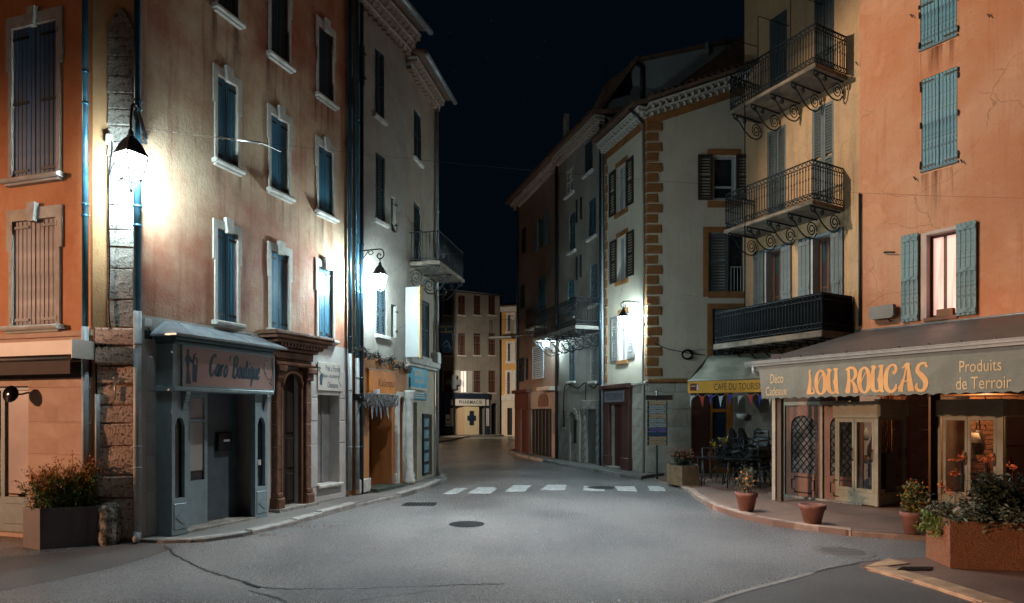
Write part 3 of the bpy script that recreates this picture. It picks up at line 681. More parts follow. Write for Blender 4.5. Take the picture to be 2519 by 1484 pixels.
# chamfer
wall(CF, L, [(-.1, HT, m_cha)], ends=(0, 0), back=1.0)
ys = (1325, 1223, 1170, 1097, 1042, 997, 947, 899, 851, 806)
zs = [max(0, zc(CF, 295, y)) for y in ys]; ul, ur = CF.uv(236, 1000)[0], CF.uv(335, 1000)[0]
stone_c = mat('chamfer_stone', (.60, .40, .30), (.42, .28, .21), sc=4, bump=.9, bsc=30, speck=(.14, .10, .08), ksc=26, grime=.45)
blocks(CF, L, ul, ur, zs, stone_c, .05, .012, j=.012, c=.02)
ys = (806, 738, 662, 609, 567, 507, 463, 425, 385, 350, 310, 270, 232, 189, 140, 95)
zs = [zc(CF, 295, y) for y in ys]; ul2, ur2 = CF.uv(266, 600)[0], CF.uv(332, 600)[0]
blocks(CF, L, ul2, ur2, zs, stone_g, .03, .006, j=.009, c=.014)
um = (ul2+ur2)/2; zt = zs[-1]; hw = (ur2-ul2)/2
MB().prism(CF, [(ul2, zt+.004), (ur2, zt+.004), (ur2-.02, zt+.16), (um+.09, zt+.34), (um, zt+.45), (um-.09, zt+.34), (ul2+.02, zt+.16)], .001, .03).build('stone', stone_g, L)
# pipes on the corner
downpipe(LF, L, LF.L-.06, 0, HT, pipe_blue, .042, .07, [zc(LF, 215, y) for y in (185, 262, 508, 535)], pipe_grey, zc(LF, 215, 806))
downpipe(CF, L, CF.L-.0, .06, HT, pipe_blue, .05, .08, [zc(CF, 346, y) for y in (256, 275, 513, 560, 848, 1098, 1150)], pipe_grey, zc(CF, 346, 768), shoe=True)
# right face
colx = ((533, 583), (665, 709), (782, 818))
rows = {2: ((198, 405), (292, 475), (366, 528)), 1: ((570, 793), (623, 812), (661, 835)), 3: ((-130, 35), (-40, 148), (75, 245))}
wins = []
for ri, yy in rows.items():
    for (xl, xr), (yt, yb) in zip(colx, yy):
        r = RF.hole(RF.rect(xl, xr, yt, yb), .12); wins.append((ri, r))
zg = [zc(RF, 400, 792), zc(RF, 800, 842)]; zgm = sum(zg)/2
wsh = .32; uS0 = RF.uv(423, 1308, wsh)[0]; uS1 = RF.uv(658, 1258, wsh)[0]; zS = zc(RF, 545, 960)
shop = RF.hole((uS0+.02, uS1-.02, .03, zS), .95)
uA0, uA1 = RF.uv(688, 1000)[0], RF.uv(733, 1000)[0]; zA = zc(RF, 710, 918); arch = RF.hole((uA0, uA1, .08, zA), .45)
niche = RF.hole(RF.rect(781, 834, 972, 1190), .3)
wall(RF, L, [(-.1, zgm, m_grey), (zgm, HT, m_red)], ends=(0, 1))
m_sh3 = mat('night_blue_boards', (.03, .045, .058), (.04, .055, .068), rough=.5, sc=6, bump=.12, zs=.2)
for ri, r in wins:
    surround(RF, L, r, m_sur, .088, .15, .03, lugs=.34)
    plank_shutter(RF, L, r, m_shb if ri < 3 else m_sh3, 6, -.03, straps=(.08, .92))
zR = [.06]+[zc(RF, 378, y) for y in (1206, 1120, 1040, 962, 876)]
blocks(RF, L, .09, uS0-.03, zR, m_grey, .014, .018, name='plaster_panel', j=.001, c=.006)
uP1 = RF.uv(762, 1000)[0]
blocks(RF, L, uP1+.02, RF.L-.14, [.06, zc(RF, 770, 1200)]+[zc(RF, 770, y) for y in (1094, 1036, 978, 905)], m_grey, .014, .018, name='plaster_panel', j=.001, c=.006)
MB().cbox(RF, niche[0]-.05, niche[1]+.05, niche[2]-.07, niche[2], -.02, .1, .015).build('window_sill', stone_w, L)
MB().box(RF, niche[0]+.01, niche[1]-.01, niche[2], niche[3], -.28, -.25).build('window_panel', mat('grey_panel', (.22, .21, .20), (.17, .165, .16), sc=3), L)
MB().box(RF, (niche[0]+niche[1])/2+.05, (niche[0]+niche[1])/2+.10, niche[2], niche[3], -.249, -.22).build('window_mullion', mat('grey_panel', ()), L)
rs_m = stain_mat('rain_stain', (.07, .035, .022), .6)
for ri, r in wins:
    z = r[2]-.12; h = RND.uniform(.55, 1.0)
    if z-h > zgm: MB().quad(RF.pt(r[0]-.1, z-h, .004), RF.pt(r[1]+.1, z-h, .004), RF.pt(r[1]+.1, z, .004), RF.pt(r[0]-.1, z, .004)).build('rain_stain', rs_m, L)
# carved portal
m_por = mat('brown_carved_stone', (.17, .068, .032), (.10, .045, .025), sc=4, bump=.8, bsc=30, grime=.5)
pz = lambda y: zc(RF, 710, y)
por = T('stone_portal', 'brown carved stone portal with arched door and heavy cornice beside the boutique', 'portal', RF.pt((uA0+uA1)/2, .08, .1))
ua, ub = RF.uv(664, 1100)[0], RF.uv(757, 1100)[0]
for a, b in ((ua, uA0-.05), (uA1+.05, ub)):
    pl = MB().cbox(RF, a, b, .09, .32, .001, .2, .03).cbox(RF, a+.03, b-.03, .32, .42, .001, .17, .02).build('pilaster_base', m_por, por)
    n = 5; zz = [.42+(pz(935)-.42)*k/n for k in range(n+1)]
    for k in range(n): MB().cbox(RF, a+.05, b-.05, zz[k]+.003, zz[k+1]-.003, .001, .13, .012, .004).build('pilaster_stone', m_por, por)
    MB().cbox(RF, a+.02, b-.02, pz(935), pz(918), .001, .18, .015).cbox(RF, a-.02, b+.02, pz(918), pz(903), .001, .24, .02).build('capital', m_por, por)
arch_fill(RF, por, (uA0, uA1, .09, zA), m_por, 'arch_ring', .001, .09, side=.05, n=14)
MB(True).tube([RF.pt((uA0+uA1)/2-(uA1-uA0)/2*1.06*math.cos(math.pi*k/14), zA-(uA1-uA0)/2+(uA1-uA0)/2*1.06*math.sin(math.pi*k/14), .1) for k in range(15)], .03, 6).build('arch_moulding', m_por, por)
prof = [(903, .16, 0), (893, .2, .02), (886, .13, -.02), (868, .15, 0), (860, .24, .06), (851, .30, .12), (842, .37, .2), (833, .43, .27), (824, .46, .30)]
for (y0, w0, e0), (y1, w1, e1) in zip(prof[:-1], prof[1:]):
    MB().cbox(RF, ua-e1, ub+e1, pz(y0)+.002, pz(y1), .001, w1, .02, .006).build('cornice_course', m_por, por)
n = 14
d0 = None
for k in range(n):
    a = ua-.1+(ub-ua+.2)*k/n; MB().box(RF, a+.02, a+.07, pz(858), pz(851), .29, .345).build('dentil', m_por, por)
m_drk = mat('dark_oak', (.022, .016, .013), (.035, .022, .016), rough=.5, sc=6, zs=.2, bump=.2)
dd = MB().box(RF, uA0, uA1, .09, zA, -.2, -.1).build('door', m_drk, por); um = (uA0+uA1)/2
for a, b in ((uA0+.04, um-.02), (um+.02, uA1-.04)):
    for c, d in ((.2, .75), (.85, 1.45), (1.55, zA-.35)): MB().cbox(RF, a, b, c, d, -.1, -.07, .02).build('door_panel', m_drk, dd)
MB().box(RF, ua-.02, ub+.02, .06, .12, -.3, .26).build('door_step', stone_g, por)
# boutique shopfront
m_bou = mat('blue_grey_paint', (.24, .31, .33), (.20, .26, .28), rough=.42, sc=5, bump=.12, grime=.3)
m_boud = mat('dark_grey_paint', (.075, .10, .115), (.055, .075, .088), rough=.5, sc=4, grime=.2)
B = T('boutique_shopfront', 'blue grey wooden boutique shopfront with sloped roof and recessed entrance', 'shopfront', RF.pt((uS0+uS1)/2, .05, .2))
zf0, zf1 = zc(RF, 545, 966), zc(RF, 545, 858); w = wsh; z_b = .06
wp = RF.uv(462, 1300, w)[0]; wq = RF.uv(628, 1260, w)[0]
for k, (a, b) in enumerate(((uS0, wp), (wq, uS1))):
    bd = MB(); t_ = .05; zi0, zi1 = .62, zf0-.42
    bd.box(RF, a, b, z_b, zi0, w-.1, w); bd.box(RF, a, b, zi1+.0, zf0-.02, w-.1, w)
    for p, q in ((a, a+.055), (b-.055, b)): bd.box(RF, p, q, zi0, zi1, w-.1, w)
    e = a+.055; g = b-.055; mm_ = (e+g)/2
    bd.prism(RF, [(e, zi1), (e, zi1-.14), (mm_-.05, zi1-.03), (mm_, zi1)], w-.1, w-.001); bd.prism(RF, [(g, zi1), (mm_, zi1), (mm_+.05, zi1-.03), (g, zi1-.14)], w-.1, w-.001)
    pl = bd.build('pilaster', m_bou, B)
    MB().box(RF, e, g, zi0, zi1, w-.075, w-.068).build('pane', glass_d, pl)
    MB().cbox(RF, a+.03, b-.03, z_b+.08, zi0-.08, w, w+.012, .008).build('panel', m_bou, pl)
    MB().prism(RF, [(b-.08, z_b+.16), (a+.09, z_b+.27), (b-.08, z_b+.38), (b-.10, z_b+.38), (a+.06, z_b+.27), (b-.10, z_b+.16)], w+.012, w+.022).build('carved_chevron', m_bou, pl)
    cs = MB()
    for j in range(5): cs.cbox(RF, b-.11, b-.03, zf0-.30+j*.055, zf0-.245+j*.055, w-.02, w+.02+.02*j, .006)
    cs.build('console', m_bou, pl)
MB().box(RF, uS0, uS0+.04, z_b, zf0, 0, w-.1).box(RF, uS1-.04, uS1, z_b, zf0, 0, w-.1).build('side_panel', m_bou, B)
# left return next to the glass pilaster
MB().cbox(RF, uS0-.03, uS1+.08, zf0-.02, zf0+.05, 0, w+.09, .015).build('transom', m_bou, B)
fas = MB().box(RF, uS0, uS1+.06, zf0+.05, zf1-.06, 0, w+.02).build('fascia', m_bou, B)
MB().cbox(RF, uS0-.02, uS1+.08, zf1-.06, zf1, 0, w+.07, .015).cbox(RF, uS0-.05, uS1+.11, zf1, zf1+.08, 0, w+.13, .02).build('cornice', mat('teal_trim', (.06, .11, .125), (.05, .09, .10), rough=.35, sc=5), B)
zr0 = zf1+.08; zr1 = zc(RF, 545, 812)
ro = MB(); a, b = uS0-.14, uS1+.22
q = [RF.pt(a, zr0, w+.26), RF.pt(b, zr0, w+.26), RF.pt(b-.2, zr1, .002), RF.pt(a+.28, zr1, .002), RF.pt(a, zr0, .002), RF.pt(b, zr0, .002)]
ro.add(q, [(0, 1, 2, 3), (0, 3, 4), (1, 5, 2), (0, 4, 5, 1)]); ro.box(RF, a, b, zr0-.03, zr0-.002, .003, w+.26).build('lead_roof', zinc, B)
for k in range(4):
    f = (k+.5)/4; p = RF.pt(a+(b-a)*f, zr0+.005, w+.25); q = RF.pt(a+.28+(b-a-.48)*f, zr1+.005, .01); MB().tube([p, q], .008, 5).build('roof_seam', zinc, B)
# entrance recess
zz = zf0-.02
MB().box(RF, wp-.02, wq+.02, z_b-.03, z_b+.03, -.7, w).build('threshold', stone_g, B)
ux = [RF.uv(x, 1100, -.1)[0] for x in (462, 500, 508, 541, 628)]
MB().box(RF, uS0+.03, wp+.22, z_b, .75, -.2, -.14).build('window_base', m_boud, B)
MB().box(RF, wp-.16, wp+.26, .80, zz-.05, -.18, -.172).build('pane', glass_d, B)
for k in range(5): MB().box(RF, wp-.02, wp+.24, .72+k*.14, .735+k*.14, -.5, -.24).build('shelf', stone_w, B)
MB().box(RF, wp-.2, wp+.26, zz-.62, zz-.58, -.19, -.15).build('glazing_bar', m_boud, B)
p = wp+.30; fr = MB(); wd = wq-p
fr.box(RF, p, p+.06, z_b+.03, zz, -.1, -.04); fr.box(RF, p+.34, p+.40, z_b+.03, zz, -.1, -.04); fr.box(RF, p+.06, p+.34, z_b+.03, .82, -.098, -.042); fr.box(RF, p+.06, p+.34, 1.78, 1.84, -.098, -.042); fr.box(RF, p+.06, p+.34, zz-.08, zz, -.098, -.042)
dr = fr.build('door', m_bou, B)
blind = mat('pale_blind', (.36, .33, .31), rough=.8)
MB().box(RF, p+.06, p+.34, .98, 1.77, -.075, -.07).box(RF, p+.06, p+.34, 1.85, zz-.09, -.075, -.07).build('blind', blind, dr)
MB().box(RF, p+.06, p+.34, .82, .97, -.075, -.07).build('pane', glass_d, dr)
pn = MB().box(RF, p+.42, wq+.0, z_b+.03, zz, -.16, -.1).build('wall_panel', m_boud, B)
bx = MB().cbox(RF, p+.62, p+.92, 1.28, 1.60, -.1, -.03, .012).build('letter_box', mat('black_box', (.01, .01, .012), rough=.35), B)
MB().box(RF, p+.73, p+.86, 1.44, 1.475, -.03, -.024).build('slot_label', mat('label_grey', (.35, .36, .37)), bx)
MB().box(RF, wq+.02, wq+.10, .95, 1.2, w-.067, w-.06).box(RF, wq+.13, wq+.2, 1.0, 1.1, w-.067, w-.06).build('price_card', stone_w, B)
# boutique sign
u0, u1, z0, z1 = RF.uv(452, 900, w+.04)[0], RF.uv(672, 900, w+.04)[0], zf0+.075, zf1-.09
m_sgn = mat('dusty_pink_sign', (.36, .225, .19), (.31, .19, .165), sc=3, rough=.5, grime=.15); m_ink = mat('petrol_ink', (.02, .05, .075), rough=.5)
sg = T('shop_sign', 'dusty pink boutique sign with brush lettering and painted figure over the shopfront', 'sign', RF.pt((u0+u1)/2, z0, w+.03), 'signs of the left shops')
MB().box(RF, u0, u1, z0, z1, w+.021, w+.04).build('sign_board', m_sgn, sg)
fm = MB()
for a, b, c, d in ((u0-.03, u1+.03, z1, z1+.03), (u0-.03, u1+.03, z0-.02, z0), (u0-.03, u0, z0, z1), (u1, u1+.03, z0, z1)): fm.box(RF, a, b, c, d, w+.021, w+.05)
fm.build('sign_frame', m_bou, sg)
mb = MB(); S = u1-u0; H = z1-z0; t = .13
def word(chars, x, y, sx, sy, f, wv, u0, z0, gap=.62, sh=.22):
    for c in chars:
        if c in SCRIPT:
            strokes(mb, f, [[(p, q, r*.72) for p, q, r in l] for l in SCRIPT[c][1]], u0+x, z0+y, sx, sy, wv, sh); x += sx*SCRIPT[c][0]
        elif c == ' ': x += sx*.45
SCRIPT = {'C': (.62, [[(.55, .82, .1), (.42, .98, .13), (.15, .75, .18), (.08, .35, .2), (.22, .05, .18), (.42, .1, .12), (.54, .3, .07)]]),
 'a': (.46, [[(.36, .5, .1), (.2, .54, .14), (.04, .3, .17), (.1, .05, .16), (.26, .15, .12), (.36, .5, .1)], [(.36, .52, .16), (.33, .2, .17), (.36, .03, .14), (.48, .12, .06)]]),
 'r': (.38, [[(.02, .48, .12), (.1, .5, .16), (.08, .02, .17)], [(.09, .3, .1), (.2, .5, .13), (.34, .5, .16)]]),
 'o': (.42, [[(.2, .54, .14), (.05, .3, .17), (.12, .03, .16), (.3, .12, .15), (.34, .4, .15), (.2, .54, .14)]]),
 "'": (.22, [[(.12, 1.0, .12), (.06, .72, .07)]]),
 'B': (.64, [[(.14, .95, .16), (.1, .5, .18), (.08, .02, .18)], [(.0, .86, .1), (.25, 1., .12), (.48, .88, .15), (.42, .62, .14), (.15, .52, .1)], [(.15, .52, .1), (.45, .5, .14), (.52, .22, .17), (.3, .0, .15), (.04, .06, .1)]]),
 'u': (.48, [[(.06, .52, .15), (.04, .2, .17), (.12, .02, .15), (.3, .2, .12)], [(.34, .52, .16), (.32, .15, .17), (.38, .02, .13), (.48, .12, .06)]]),
 't': (.34, [[(.16, .85, .15), (.12, .3, .17), (.16, .03, .15), (.32, .12, .07)], [(.0, .56, .1), (.32, .6, .1)]]),
 'i': (.26, [[(.1, .52, .16), (.08, .15, .17), (.13, .02, .13), (.24, .12, .06)], [(.15, .74, .16), (.17, .68, .14)]]),
 'q': (.46, [[(.34, .5, .1), (.18, .54, .14), (.04, .3, .17), (.1, .05, .16), (.26, .15, .12), (.34, .5, .1)], [(.34, .52, .16), (.31, .0, .17), (.28, -.35, .14)]]),
 'e': (.4, [[(.06, .24, .1), (.26, .34, .13), (.22, .54, .14), (.05, .34, .17), (.1, .04, .16), (.26, .05, .12), (.36, .18, .07)]])}
word("Caro'", S*.245, H*.28, S*.106, H*.62, RF, w+.0425, u0, z0); word('Boutique', S*.50, H*.28, S*.093, H*.62, RF, w+.0425, u0, z0)
mb.build('lettering', m_ink, sg)
mb = MB()
mb.prism(RF, [(u0+S*.02, z0+H*.04), (u0+S*.07, z0+H*.04), (u0+S*.05, z0+H*.45), (u0+S*.065, z0+H*.72), (u0+S*.05, z0+H*.82), (u0+S*.055, z0+H*.95), (u0+S*.03, z0+H*.95), (u0+S*.03, z0+H*.8), (u0+S*.012, z0+H*.7), (u0+S*.03, z0+H*.45)], w+.0405, w+.0425)
mb.build('painted_figure', m_ink, sg); mb = MB()
mb.prism(RF, [(u0+S*.082, z0+H*.12), (u0+S*.125, z0+H*.08), (u0+S*.135, z0+H*.55), (u0+S*.085, z0+H*.58)], w+.0405, w+.0425)
strokes(mb, RF, [[(.06, .72, .06), (.085, .6, .06), (.1, .8, .05), (.12, .84, .04)], [(.09, .58, .04), (.1, .74, .04), (.125, .7, .04), (.13, .57, .04)]
    ], u0, z0, S, H, w+.0425); mb.build('painted_vase', m_ink, sg); mb = MB()
strokes(mb, RF, [[(.90, .95, .02), (.88, .6, .02), (.92, .35, .02), (.97, .3, .02)], [(.97, .95, .02), (.99, .6, .02), (.97, .2, .02)]], u0, z0, S, H, w+.0425)
for x, y in ((.885, .72), (.9, .48), (.955, .2), (.975, .15), (.92, .88)):
    mb.prism(RF, [(u0+S*x+.018*math.cos(k), z0+H*y+.018*math.sin(k)) for k in (0, 1.05, 2.1, 3.14, 4.2, 5.2)], w+.0405, w+.0422)
mb.build('painted_garland', m_ink, sg, kind='stuff')
# second sign
r = RF.rect(779, 838, 893, 962); sg = T('shop_sign', 'small cream sign with three lines of script above the grey window niche', 'sign', RF.pt((r[0]+r[1])/2, r[2], .03), 'signs of the left shops')
MB().cbox(RF, *r, .015, .035, .006).build('sign_board', mat('cream_sign', (.50, .44, .38), (.44, .38, .33), sc=4), sg)
mb = MB(); U, H = r[1]-r[0], r[3]-r[2]
for s, x, y, ww in (('Prêt à Porter', .3, .70, .62), ('Bijoux - Accessoires', .16, .42, .72), ('Chaussures', .38, .12, .44)):
    mb.flat(RF, *text(s), r[0]+U*x, r[0]+U*(x+ww), r[2]+H*y, r[2]+H*(y+.2), .0375, .02)
mb.prism(RF, [(r[0]+U*a, r[2]+H*b) for a, b in ((.08, .2), (.16, .18), (.19, .5), (.14, .62), (.07, .52))], .0355, .0372)
strokes(mb, RF, [[(.1, .6, .04), (.03, .8, .04), (.12, .76, .03)], [(.85, .95, .025), (.9, .7, .025), (.86, .4, .025), (.95, .2, .03)]], r[0], r[2], U, H, .0375)
mb.build('lettering', m_ink, sg)
# street name plaque
r = RF.rect(357, 375, 784, 803, .03); sg = T('street_sign', 'small white street name plaque beside the right corner pipe of the stone chamfer', 'sign', RF.pt(r[0], r[2], .02))
MB().cbox(RF, *r, .005, .022, .004).build('sign_board', mat('enamel', (.6, .6, .58), rough=.3), sg)
MB().flat(RF, *text('RUE'), r[0]+.06, r[1]-.06, r[2]+.09, r[2]+.15, .024).build('lettering', m_ink, sg)
r = RF.rect(358, 376, 806, 834, .03); pq = T('cutout_plaque', 'dark cutout silhouette panel under the small street name plaque', 'sign', RF.pt(r[0], r[2], .02))
a, b, c, d = r; MB().prism(RF, [(a, c), (b, c), (b, c+(d-c)*.5), (b-.05, c+(d-c)*.62), (b-.07, d), (a+.1, c+(d-c)*.55), (a, c+(d-c)*.75)], .012, .03).build('silhouette', iron, pq)
# awning and round lamp on the left face
AW = T('rolled_awning', 'rolled up pale awning with dark valance over the glazed door at far left', 'awning', LF.pt(LF.uv(60, 880)[0], zc(LF, 60, 900), .2))
u1 = LF.uv(185, 860, .3)[0]; u0 = 1.0; z1, z0 = LF.uv(100, 848, .3)[1], LF.uv(100, 884, .3)[1]
m_aw = mat('cream_metal', (.56, .48, .42), (.5, .43, .37), rough=.45, sc=3); m_awd = mat('brown_canvas', (.075, .05, .042), (.055, .038, .033), rough=.8, sc=3)
MB().prism(Fr(LF.pt(u0, 0)[:2], d=LF.d), [(0, z0+.06), (u1-u0, z0+.06), (u1-u0, z1+.05), (0, z1+.05)], .01, .30).build('housing', m_aw, AW)
MB().box(LF, u1, u1+.015, z0-.0, z1+.055, .005, .36).build('end_cap', m_aw, AW)
MB(True).tube([LF.pt(u0, z0+.01, .27), LF.pt(u1-.14, z0+.01, .27)], .035, 10).build('roller_bar', mat('tan_metal', (.42, .27, .19), rough=.5), AW)
MB().box(LF, u0, u1-.14, z0-.22, z0-.02, .262, .268).build('valance', m_awd, AW); MB().box(LF, u0, u1-.04, z0-.26, z0+.05, .015, .02).build('back_panel', mat('dark_back', (.03, .022, .02)), AW)
c = LF.pt(LF.uv(28, 970, .2)[0], LF.uv(28, 970, .2)[1], .2); rl = T('round_wall_lamp', 'black round lamp on a short arm above the glazed door', 'lamp', c)
MB(True).lathe(c, [(.0, -.06), (.08, -.05), (.125, 0), (.13, .02), (.12, .03), (.0, .035)], 22, ax=(LF.n.x+.15, LF.n.y, .15)).build('lamp_head', mat('gloss_black', (.006, .006, .007), rough=.15), rl)
MB(True).tube([c, c+Vector((LF.d.x, LF.d.y, 0))*.12-Vector((LF.n.x, LF.n.y, 0))*.06, LF.pt(LF.uv(72, 968)[0], zc(LF, 72, 966), .01)], .014, 8).build('lamp_arm', iron, rl)
roof(RF, L, -.3, RF.L+.1, HT, tile_m, .5, 5.2, 1.4, tiles=False)
# wall pieces: cables and hooks on the chamfer
cb = MB(True); P = lambda x, y, w=.05: CF.pt(*CF.uv(x, y, w), w)
cb.tube([P(x, y) for x, y in smooth_line([(272, 340), (276, 365), (268, 430), (267, 520), (270, 640), (268, 760), (272, 815), (266, 840), (250, 858)], 5)], .009, 5)
cb.tube([P(x, y) for x, y in smooth_line([(250, 858), (247, 842), (240, 836), (236, 850), (237, 930), (238, 1100)], 5)], .012, 5)
cb.tube([P(x, y, .1) for x, y in smooth_line([(300, 415), (298, 440), (284, 447), (272, 435), (275, 410), (290, 395)], 6)], .008, 5)
c_ = cb.build('wall_cable', wire_m, None); tag(c_, 'black cable running down the stone chamfer beside the lit lantern', 'cable')
c_ = MB(True).tube([P(240, 970), P(240, 1180)], .035, 10).build('cable_duct', pipe_grey, None); tag(c_, 'grey cable duct on the stone chamfer beside the left downpipe', 'duct')
c_ = MB(True).tube([P(283, 934, .07), P(283, 985, .07)], .012, 8).lathe(P(282, 930, .07), [(0, -.02), (.03, 0), (0, .02)], 8).build('wall_bolt', steel, None); tag(c_, 'small metal bolt on the rough stone chamfer above the planter', 'bolt')
c_ = MB().cbox(CF, CF.uv(266, 1)[0], CF.uv(279, 1)[0], CF.uv(272, 358)[1], CF.uv(272, 334)[1], .0, .08, .008).build('junction_box', mat('grey_plastic', (.4, .4, .38)), None); tag(c_, 'pale junction box on the wall left of the chamfer lantern', 'junction box')
hk = CF.uv(322, 320, .5); h = CF.pt(*hk, .5); u, z = hk; q = lambda a, b: CF.pt(u+a*.0-.02*(1-b/.5), z+a, b)
lantern(h, .35, .76, LANTERN[0], 'lit lantern on swan neck bracket on the stone chamfer of the corner house',
    [([q(*p) for p in smooth_line([(.0, .03), (.12, .1), (.34, .24), (.42, .36), (.36, .46), (.16, .5), (0, .5)], 6)], .018), ([q(*p) for p in smooth_line([(.1, .02), (.3, .16), (.38, .3), (.3, .4), (.2, .36)], 6)], .012), ([q(.1, .0), q(.1, .12)], .014), ([CF.pt(u-.2, z+.02, .02), CF.pt(u, z+.02, .03)], .012)], back=CF.n)
street_lamp(-45.8, -6.0, 9.0, .8, 0, WARM_LAMP, WARM_W, 'warm street lamp out on the left of the square', cone=176, blend=.08)
sp_ = Vector((.4, 11.3, 10.4)); sl = T('added_overhead_lamp', 'added unseen lamp hung on a cable high over the street to brighten the road', 'street lamp', sp_)  # added fill lamp, out of view, for the road and boutique
MB(True).lathe(sp_, [(.05, .3), (.1, .25), (.3, .1), (.32, .02), (.31, .02)], 18).build('lamp_shade', iron, sl)  # shade of the added overhead lamp
MB().tube([RF.pt(2.6, 11.6, 0), sp_+Vector((0, 0, .4)), Vector((10.4, 14.0, 12.4))], .008, 5).tube([sp_+Vector((0, 0, .28)), sp_+Vector((0, 0, .4))], .012, 5).build('added_span_wire', iron, sl)
_l = bpy.data.lights.new('bulb', 'SPOT'); _l.energy = ADDED_OVERHEAD_W; _l.color = ADDED_OVERHEAD; _l.shadow_soft_size = .14; _l.spot_size = math.radians(80); _l.spot_blend = .95
_o = bpy.data.objects.new('bulb', _l); COL.objects.link(_o); _o.parent = sl; _o.rotation_euler = (0, 0, 0)
fp = Vector((-3.9, 12.0, 12.3)); fl = T('added_floodlight', 'added unseen floodlight by the corner house eave to brighten the right facades', 'floodlight', fp)  # added unseen spot for the right facades, cone kept off the white house
MB().cbox(Fr(fp[:2], d=(0, 1)), -.2, .2, 12.3, 12.55, -.3, -.05, .02).build('lamp_body', iron, fl)  # body of the added floodlight
_l = bpy.data.lights.new('bulb', 'SPOT'); _l.energy = ADDED_FLOOD_W; _l.color = ADDED_FLOOD; _l.shadow_soft_size = .15; _l.spot_size = math.radians(62); _l.spot_blend = .45
_o = bpy.data.objects.new('bulb', _l); COL.objects.link(_o); _o.parent = fl; _o.rotation_euler = Vector((14.9, .3, -5.2)).to_track_quat('-Z', 'Y').to_euler()
# ================================================================ second house on the left
QA = gp(870, 1216, .1); QB = gp(1000, 1190, .1); QC = gp(1071, 1169, .1)
L2 = Fr(QA, QB); L3 = Fr(QB, QC)
m_l2 = mat('rough_grey_plaster', (.31, .275, .235), (.23, .20, .17), sc=1.1, bump=1.0, bsc=24, crk=.5, streak=(.25, .215, .18), sk=.6, grime=.35)
m_l2o = mat('orange_shop_wood', (.46, .19, .06), (.36, .14, .045), sc=3, zs=.25, rough=.6, bump=.2)
m_l3 = mat('brown_grey_plaster', (.34, .29, .225), (.25, .21, .16), sc=1.2, bump=.5, bsc=26, streak=(.2, .16, .12), sk=.6, grime=.35)
H2 = T('grey_rendered_house', 'grey rendered house with the orange shop and scrolled lantern arm below its eaves', 'building', QA)
H3 = T('balcony_end_house', 'narrow brown grey end house with iron balcony and blank light sign on the left', 'building', QB)
ztop = zc(L2, 1000, 128)
def dark_shut(f, root, r, m, dep=.16, sill=True, key=False):
    f.hole(r, dep); u0, u1, z0, z1 = r; uc = (u0+u1)/2
    if sill: MB().cbox(f, u0-.07, u1+.07, z0-.09, z0, -.02, .08, .012).build('window_sill', stone_w, root)
    for a, b in ((u0, uc-.004), (uc+.004, u1)): louvre_shutter(f, root, (a+.004, b-.004, z0+.01, z1-.01), m, -.03)
m_sd = mat('dark_teal_shutter', (.018, .035, .045), (.025, .045, .055), rough=.5, sc=6); m_sb = mat('dark_brown_shutter', (.03, .022, .018), (.04, .03, .024), rough=.55, sc=6)
for q in ((922, 945, 125, 290), (924, 948, 380, 545), (926, 951, 712, 825)): dark_shut(L2, H2, L2.rect(*q), m_sd)
for q in ((880, 897, 105, 205), (962, 974, 485, 570), (962, 975, 750, 830)):
    r = L2.hole(L2.rect(*q), .14); MB().box(L2, r[0]+.01, r[1]-.01, r[2], r[3], -.12, -.09).build('shutter', m_sd, H2)
    for zz in (.2, .8): MB().box(L2, r[1]-.03, r[1]+.05, r[2]+(r[3]-r[2])*zz-.02, r[2]+(r[3]-r[2])*zz+.02, -.01, .02).build('hinge', iron, H2)
zsh = zc(L2, 940, 882)
sh_d = L2.hole((L2.uv(908, 1)[0], L2.uv(964, 1)[0], .1, zc(L2, 935, 985)), .7)
ar_d = L2.hole((L2.uv(977, 1)[0], L2.uv(990, 1)[0], .1, zc(L2, 984, 975)), .35)
wall(L2, H2, [(-.1, zsh, m_l2o), (zsh, ztop, m_l2)], ends=(1, 0))
m_gen = mat('pale_mortar', (.42, .36, .31), (.33, .28, .24), sc=5, bump=.5, grime=.4); m_gt = mat('pale_eave_tile', (.36, .24, .18), (.27, .19, .15), sc=6, grime=.4)
genoise(L2, H2, 0, L2.L, ztop-.12, m_gen, 3, .19, .14, tm=m_gt)
roof(L2, H2, -.1, L2.L, ztop+.4, tile_m, .62, 5, 1.5)
MB(True).tube([L2.pt(-.1, ztop+.38, .70), L2.pt(L2.L+.05, ztop+.38, .70)], .075, 10).build('gutter', zinc, H2)
for u, m in ((.02, pipe_blue), (.2, mat('dark_blue_pipe', (.02, .055, .085), rough=.3, metal=.4))):
    downpipe(L2, H2, u, .1, ztop+.3, m, .045, .08, [zc(L2, 875, y) for y in (300, 600, 720, 930, 1100)], pipe_grey if u < .1 else None, zc(L2, 860, 880) if u < .1 else None)
downpipe(RF, L, RF.L-.07, .1, HT, mat('dark_blue_pipe', ()), .045, .08, [zc(RF, 850, y) for y in (150, 350, 560, 830, 960, 1100)], pipe_grey, zc(RF, 850, 870))
